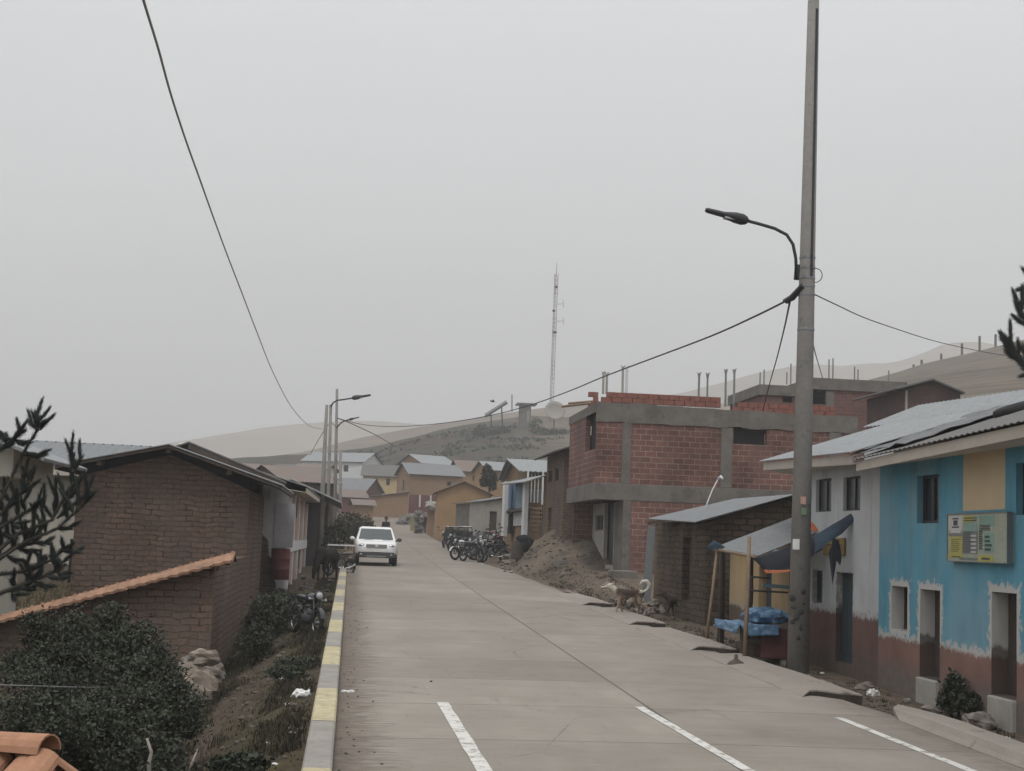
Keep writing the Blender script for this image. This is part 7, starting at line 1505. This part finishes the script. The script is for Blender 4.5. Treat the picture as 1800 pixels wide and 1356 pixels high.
m = MB(); q = ground(1101, 1016); m.box(q.x-.55, q.x+.35, q.y-.2, q.y+.5, q.z-.1, q.z+.24); tag(m.build('concrete_block', M['concrete'], bevel=.04), 'grey concrete block lying at the corner of the brick building', 'block')
meshes = []
for k in range(5):
    m = MB(); m.ell((0, 0, 0), (.22, .17, .14), 12, 8, .7, 1.7, k*7); o = m.build('stone', M['rock']); meshes.append(o)
sp_ = [(random.uniform(1115, 1190), None) for _ in range(26)]
first = True
for i in range(30):
    x = random.gauss(8.0, .2); y = random.uniform(38.6, 43.2); o = meshes[i % 5] if i < 5 else dup(meshes[i % 5])
    s = random.uniform(.35, 1.0); o.location = (x, y, TG(x, y)+.05*s+max(0, .22-abs(x-8.05)*.5)*random.random()); o.rotation_euler = (random.random()*3, random.random()*3, random.random()*6); o.scale = (s, s, s); tag(o, 'rough stone in the loose heap along the front of the mud brick shed', 'stone', 'loose stones by the shed')
m = MB()
for i in range(150):
    u = random.uniform(700, 760); t = random.random()**1.6; Y = random.uniform(146, 152); p = P(u, 912, Y); z = zr(min(Y, 172)); p.z = TG(p.x, Y) if p.x > 6.9 else z
    m.ell(p+V((0, 0, t*1.15*(1-abs(u-738)/60))), tuple(random.uniform(.18, .34) for _ in range(3)), 7, 5, .6, 2, i)
tag(m.build('stone_heap', M['stone'], kind=None), 'long heap of grey field stones where the road turns below the tan house', 'stone heap')
m = MB()
for i in range(60):
    a = P(735, 930, 126); m.ell((a.x+random.uniform(-.3, .3), 126+random.uniform(-.3, .3), TG(a.x, 126)+random.uniform(0, 1.9)), tuple(random.uniform(.12, .2) for _ in range(3)), 7, 5, .6, 2, i)
tag(m.build('stone_gatepost', M['stone']), 'rough stone gatepost beside the standing person', 'gatepost')
a = P(727, 925, 132); m = MB(); m.box(a.x-.28, a.x+.2, 132, 132.3, TG(a.x, 132)-.3, TG(a.x, 132)+1.45); tag(m.build('painted_post', plain('olive_post', (.20, .18, .09), var=.2), bevel=.03), 'short olive yellow post next to the stone gatepost', 'post')
a = P(758, 893, 126); rock('pale rounded boulder perched by the maroon house foot', 758, 893, 124, (.55, .4, .35), 'conc_light', 4, loc=P(758, 890, 124)-V((0, 0, .2)))
m = MB(); a = P(758, 900, 124); m.box(a.x-.3, a.x+.3, 124.2, 124.6, TG(a.x, 124)-.2, a.z+.1); tag(m.build('gate_pillar', M['tan']), 'short brown pillar under the pale boulder by the ochre house', 'pillar')
for i in range(9):
    Yr = random.uniform(46, 74); x = random.uniform(6.9, 8.2); r_s = random.uniform(.10, .22); m = MB(); m.ell((x, Yr, TG(x, Yr)+r_s*.3), (r_s*1.3, r_s, r_s*.7), 10, 7, .6, 1.7, i); tag(m.build('rock', M['rock']), 'loose rock on the earth verge below the brick building', 'rock', 'rocks on the verge by the brick building')
for i in range(8):
    Yr = random.uniform(18.5, 25.5); x = random.uniform(7.7, 8.7); r_s = random.uniform(.05, .13); m = MB(); m.ell((x, Yr, TG(x, Yr)+r_s*.3), (r_s*1.3, r_s, r_s*.7), 10, 7, .6, 1.7, i); tag(m.build('rock', M['rock']), 'small dark rock on the earth strip below the blue house', 'rock', 'rocks below the blue house')
rock('flat grey boulder by the near blue house doorstep', 1722, 1250, 19.6, (.22, .2, .13), 'rock', 2)
def litter(label, u, v, s, Y=None, n=3, mt='plastic_white', name='plastic_bag', cat='litter', fl=.5):
    q = ground(u, v) if Y is None else P(u, v, Y); m = MB()
    if -.05 < q.x < 6.9: q.z = max(q.z, rz_road(q.x, q.y))
    for i in range(n): m.ell(q+V((random.uniform(-s, s)*.8, random.uniform(-s, s)*.4, s*fl*.4)), (s*random.uniform(.5, .8), s*random.uniform(.4, .6), s*fl), 12, 8, .9, 2.4, u+i)
    tag(m.build(name, M[mt], remesh=s*.09), label, cat)
litter('crumpled white plastic bag lying in the verge beside the kerb', 535, 1226, .13)
litter('white plastic bag on the earth in front of the white house corner', 1535, 1224, .10, fl=.7)
litter('scrap of white rubbish beside the big lamp pole foot', 1438, 1168, .08, n=2)
litter('white paper scrap on the road edge near the small dark dog', 1168, 1106, .10, n=2, fl=.15, name='paper')
litter('torn white paper against the kerb on the road side', 611, 1229, .07, n=2, fl=.35, name='paper')
litter('white scrap below the doorstep of the blue house', 1628, 1246, .06, n=3, fl=.4, name='paper')
litter('white scrap lying near the far end of the front gutter slab', 1772, 1300, .04, n=2, fl=.4, name='paper')
litter('flat white scrap on the dirt below the earth mound', 896, 1007, .14, n=1, fl=.1, name='paper')
litter('tiny white wrapper lying in the middle of the lane', 751, 1220, .022, n=1, fl=.3, name='wrapper')
litter('little dark lump of dung on the lane by the wrapper', 757, 1210, .022, n=2, fl=.5, mt='bark', name='dung')
M['clod'] = plain('soil_clod', (.10, .083, .068), var=.35, sc_=4, fine=18)
# grass
def blades(name, spots, mt, hmin, hmax, n, w=.010):
    m = MB()
    for x, y in spots:
        z = TG(x, y)-.02
        for k in range(n):
            a = random.random()*2*PI; l = random.uniform(hmin, hmax); bx, by = x+random.gauss(0, .05), y+random.gauss(0, .05); d = V((math.cos(a), math.sin(a), 0)); s = V((-d.y, d.x, 0))*w; b_ = V((bx, by, z)); t = b_+d*l*random.uniform(.2, .8)+V((0, 0, l))
            o = len(m.v); m.v += [b_-s, b_+s, b_.lerp(t, .55)+V((0, 0, l*.12))+s*.6, t, b_.lerp(t, .55)+V((0, 0, l*.12))-s*.6]; m.f.append((o, o+1, o+2, o+3, o+4))
    o = m.build(name, M[mt], kind='stuff'); return o
sp1 = []
while len(sp1) < 4200:
    y = 9+random.random()**1.2*44; x = random.uniform(-3.4, -.42)
    if y > 29 and x < -2.45: continue
    w = noise.noise(V((x*1.1, y*.55, 2)))+.5*noise.noise(V((x*3, y*2, 6)))
    if abs(x+1.45) < .45: w -= .35
    if w > -.05: sp1.append((x, y))
blades('grass', sp1, 'grass', .04, .13, 9, .008)
sp2 = [(random.uniform(-14, -3.2), random.uniform(12, 44)) for _ in range(2200)]
M['straw'] = leafmat('straw_blade', (.07, .055, .03), (.17, .135, .075)); sp4 = [(random.uniform(-3.2, -.4), 9+random.random()**1.3*42) for _ in range(2600)]; sp4 = [q for q in sp4 if not (q[1] > 29 and q[0] < -2.45)]
blades('short_grass', sp4, 'grass', .015, .05, 7, .009)
blades('dry_grass', sp2, 'straw', .08, .28, 7, .012)
sp3 = []
while len(sp3) < 900:
    y = random.uniform(17, 75); x = 7.25+random.random()**1.5*1.6
    if y > 29.5 and y < 35 and x > 8.4: continue
    if noise.noise(V((x*1.3, y*.5, 12))) > .05: sp3.append((x, y))
blades('verge_grass', sp3, 'grass', .03, .11, 7)
# grit and soil clods spilled along the kerb
m = MB(); gx = []
for i in range(130):
    y = 10+random.random()**1.6*45; x = abs(random.gauss(0, .16)); s = random.uniform(.005, .014); m.ell((x, y, rz_road(x, y)+s*.4), (s*1.3, s, s*.7), 5, 4, .4, 2, i)
for i in range(1100):
    y = 14+random.random()**1.3*50; x = 7.3+abs(random.gauss(0, .55)); s = random.uniform(.012, .04); m.ell((x, y, TG(x, y)+s*.3), (s*1.3, s, s*.7), 5, 4, .4, 2, i)
m.build('gravel', M['clod'], kind='stuff')

m = MB()
for i in range(420):
    y = 11+random.random()**1.4*36; x = random.uniform(-3.2, -.4)
    if y > 29 and x < -2.45: continue
    s = random.uniform(.012, .05); m.ell((x, y, TG(x, y)+s*.2), (s*1.3, s, s*.7), 6, 4, .5, 2, i)
for i in range(260):
    an = random.uniform(PI, 2.1*PI); t = random.random()**.6; x = 10.3+math.cos(an)*t*4.0; y = 64.3+math.sin(an)*t*7.2
    if x > 10.0 and y < 62: continue
    s = random.uniform(.025, .065); m.ell((x, y, TG(x, y)+max(0, 1.9*(1-t))+s*.1), (s*1.3, s, s*.7), 6, 4, .5, 2, i)
m.build('soil_clods', M['clod'], kind='stuff')
for i, (u, v, lb) in enumerate([(505, 1240, 'pale scrap in the dark weeds left of the big white bag'), (560, 1212, 'white scrap between the white bag and the kerb'), (512, 1290, 'white scrap in the olive grass beside the gray kerb block'), (470, 1310, 'pale scrap low in the verge above the weed clump'), (495, 1195, 'pale scrap near the dark weeds on the footpath side'), (480, 1345, 'small white scrap beside the green weed clump'), (562, 1040, 'tiny white scrap below the donkey on the verge'), (1650, 1262, 'white scrap below the second blue house doorstep'), (1583, 1243, 'pale crumpled scrap on the soil beside the long gutter slab'), (1445, 1185, 'pale rubbish scrap just right of the lamp pole foot'), (1120, 1055, 'pale scrap under the white and brown dog tail'), (1705, 1282, 'pale chip near the weeds and the long gutter slab')]): litter(lb, u, v, random.uniform(.03, .055), n=2, fl=.35, name='paper')
m = MB(); 
for i in range(900):
    u = random.uniform(520, 1000); Y = random.uniform(215, 318); p = P(u, 800, Y)
    if noise.noise(V((p.x*.06, Y*.05, 8))) < -.02: continue
    z = TG(p.x, Y); w = random.uniform(.25, .7)
    for k in range(5): leaves(m, (p.x+random.gauss(0, w), Y+random.gauss(0, w), z+.12), (w, w, .28), 2, .34, i, .0, 1.6)
m.build('scrub', M['shrub'], kind='stuff')
bush('dry brown bush at the edge of the big dark bush', [(12, 1255, 15, .32, .26, 2200), (35, 1290, 14.6, .2, .2, 1200)], mt='dry_leaf', s=.026)
# ------------------------------------------------------------------ air
HZ = dict(density=.00085, color=(.97, .965, .965))
hm = bpy.data.materials.new('air'); hm.use_nodes = True; t = hm.node_tree; t.nodes.remove(t.nodes['Principled BSDF'])
pv = t.nodes.new('ShaderNodeVolumePrincipled'); pv.inputs['Density'].default_value = HZ['density']; pv.inputs['Color'].default_value = (*HZ['color'], 1); pv.inputs['Anisotropy'].default_value = 0
t.links.new(pv.outputs[0], t.nodes['Material Output'].inputs['Volume'])
b = MB(); b.box(-1400, 1400, -60, 1620, -60, 210); b.build('haze', hm, kind='stuff')
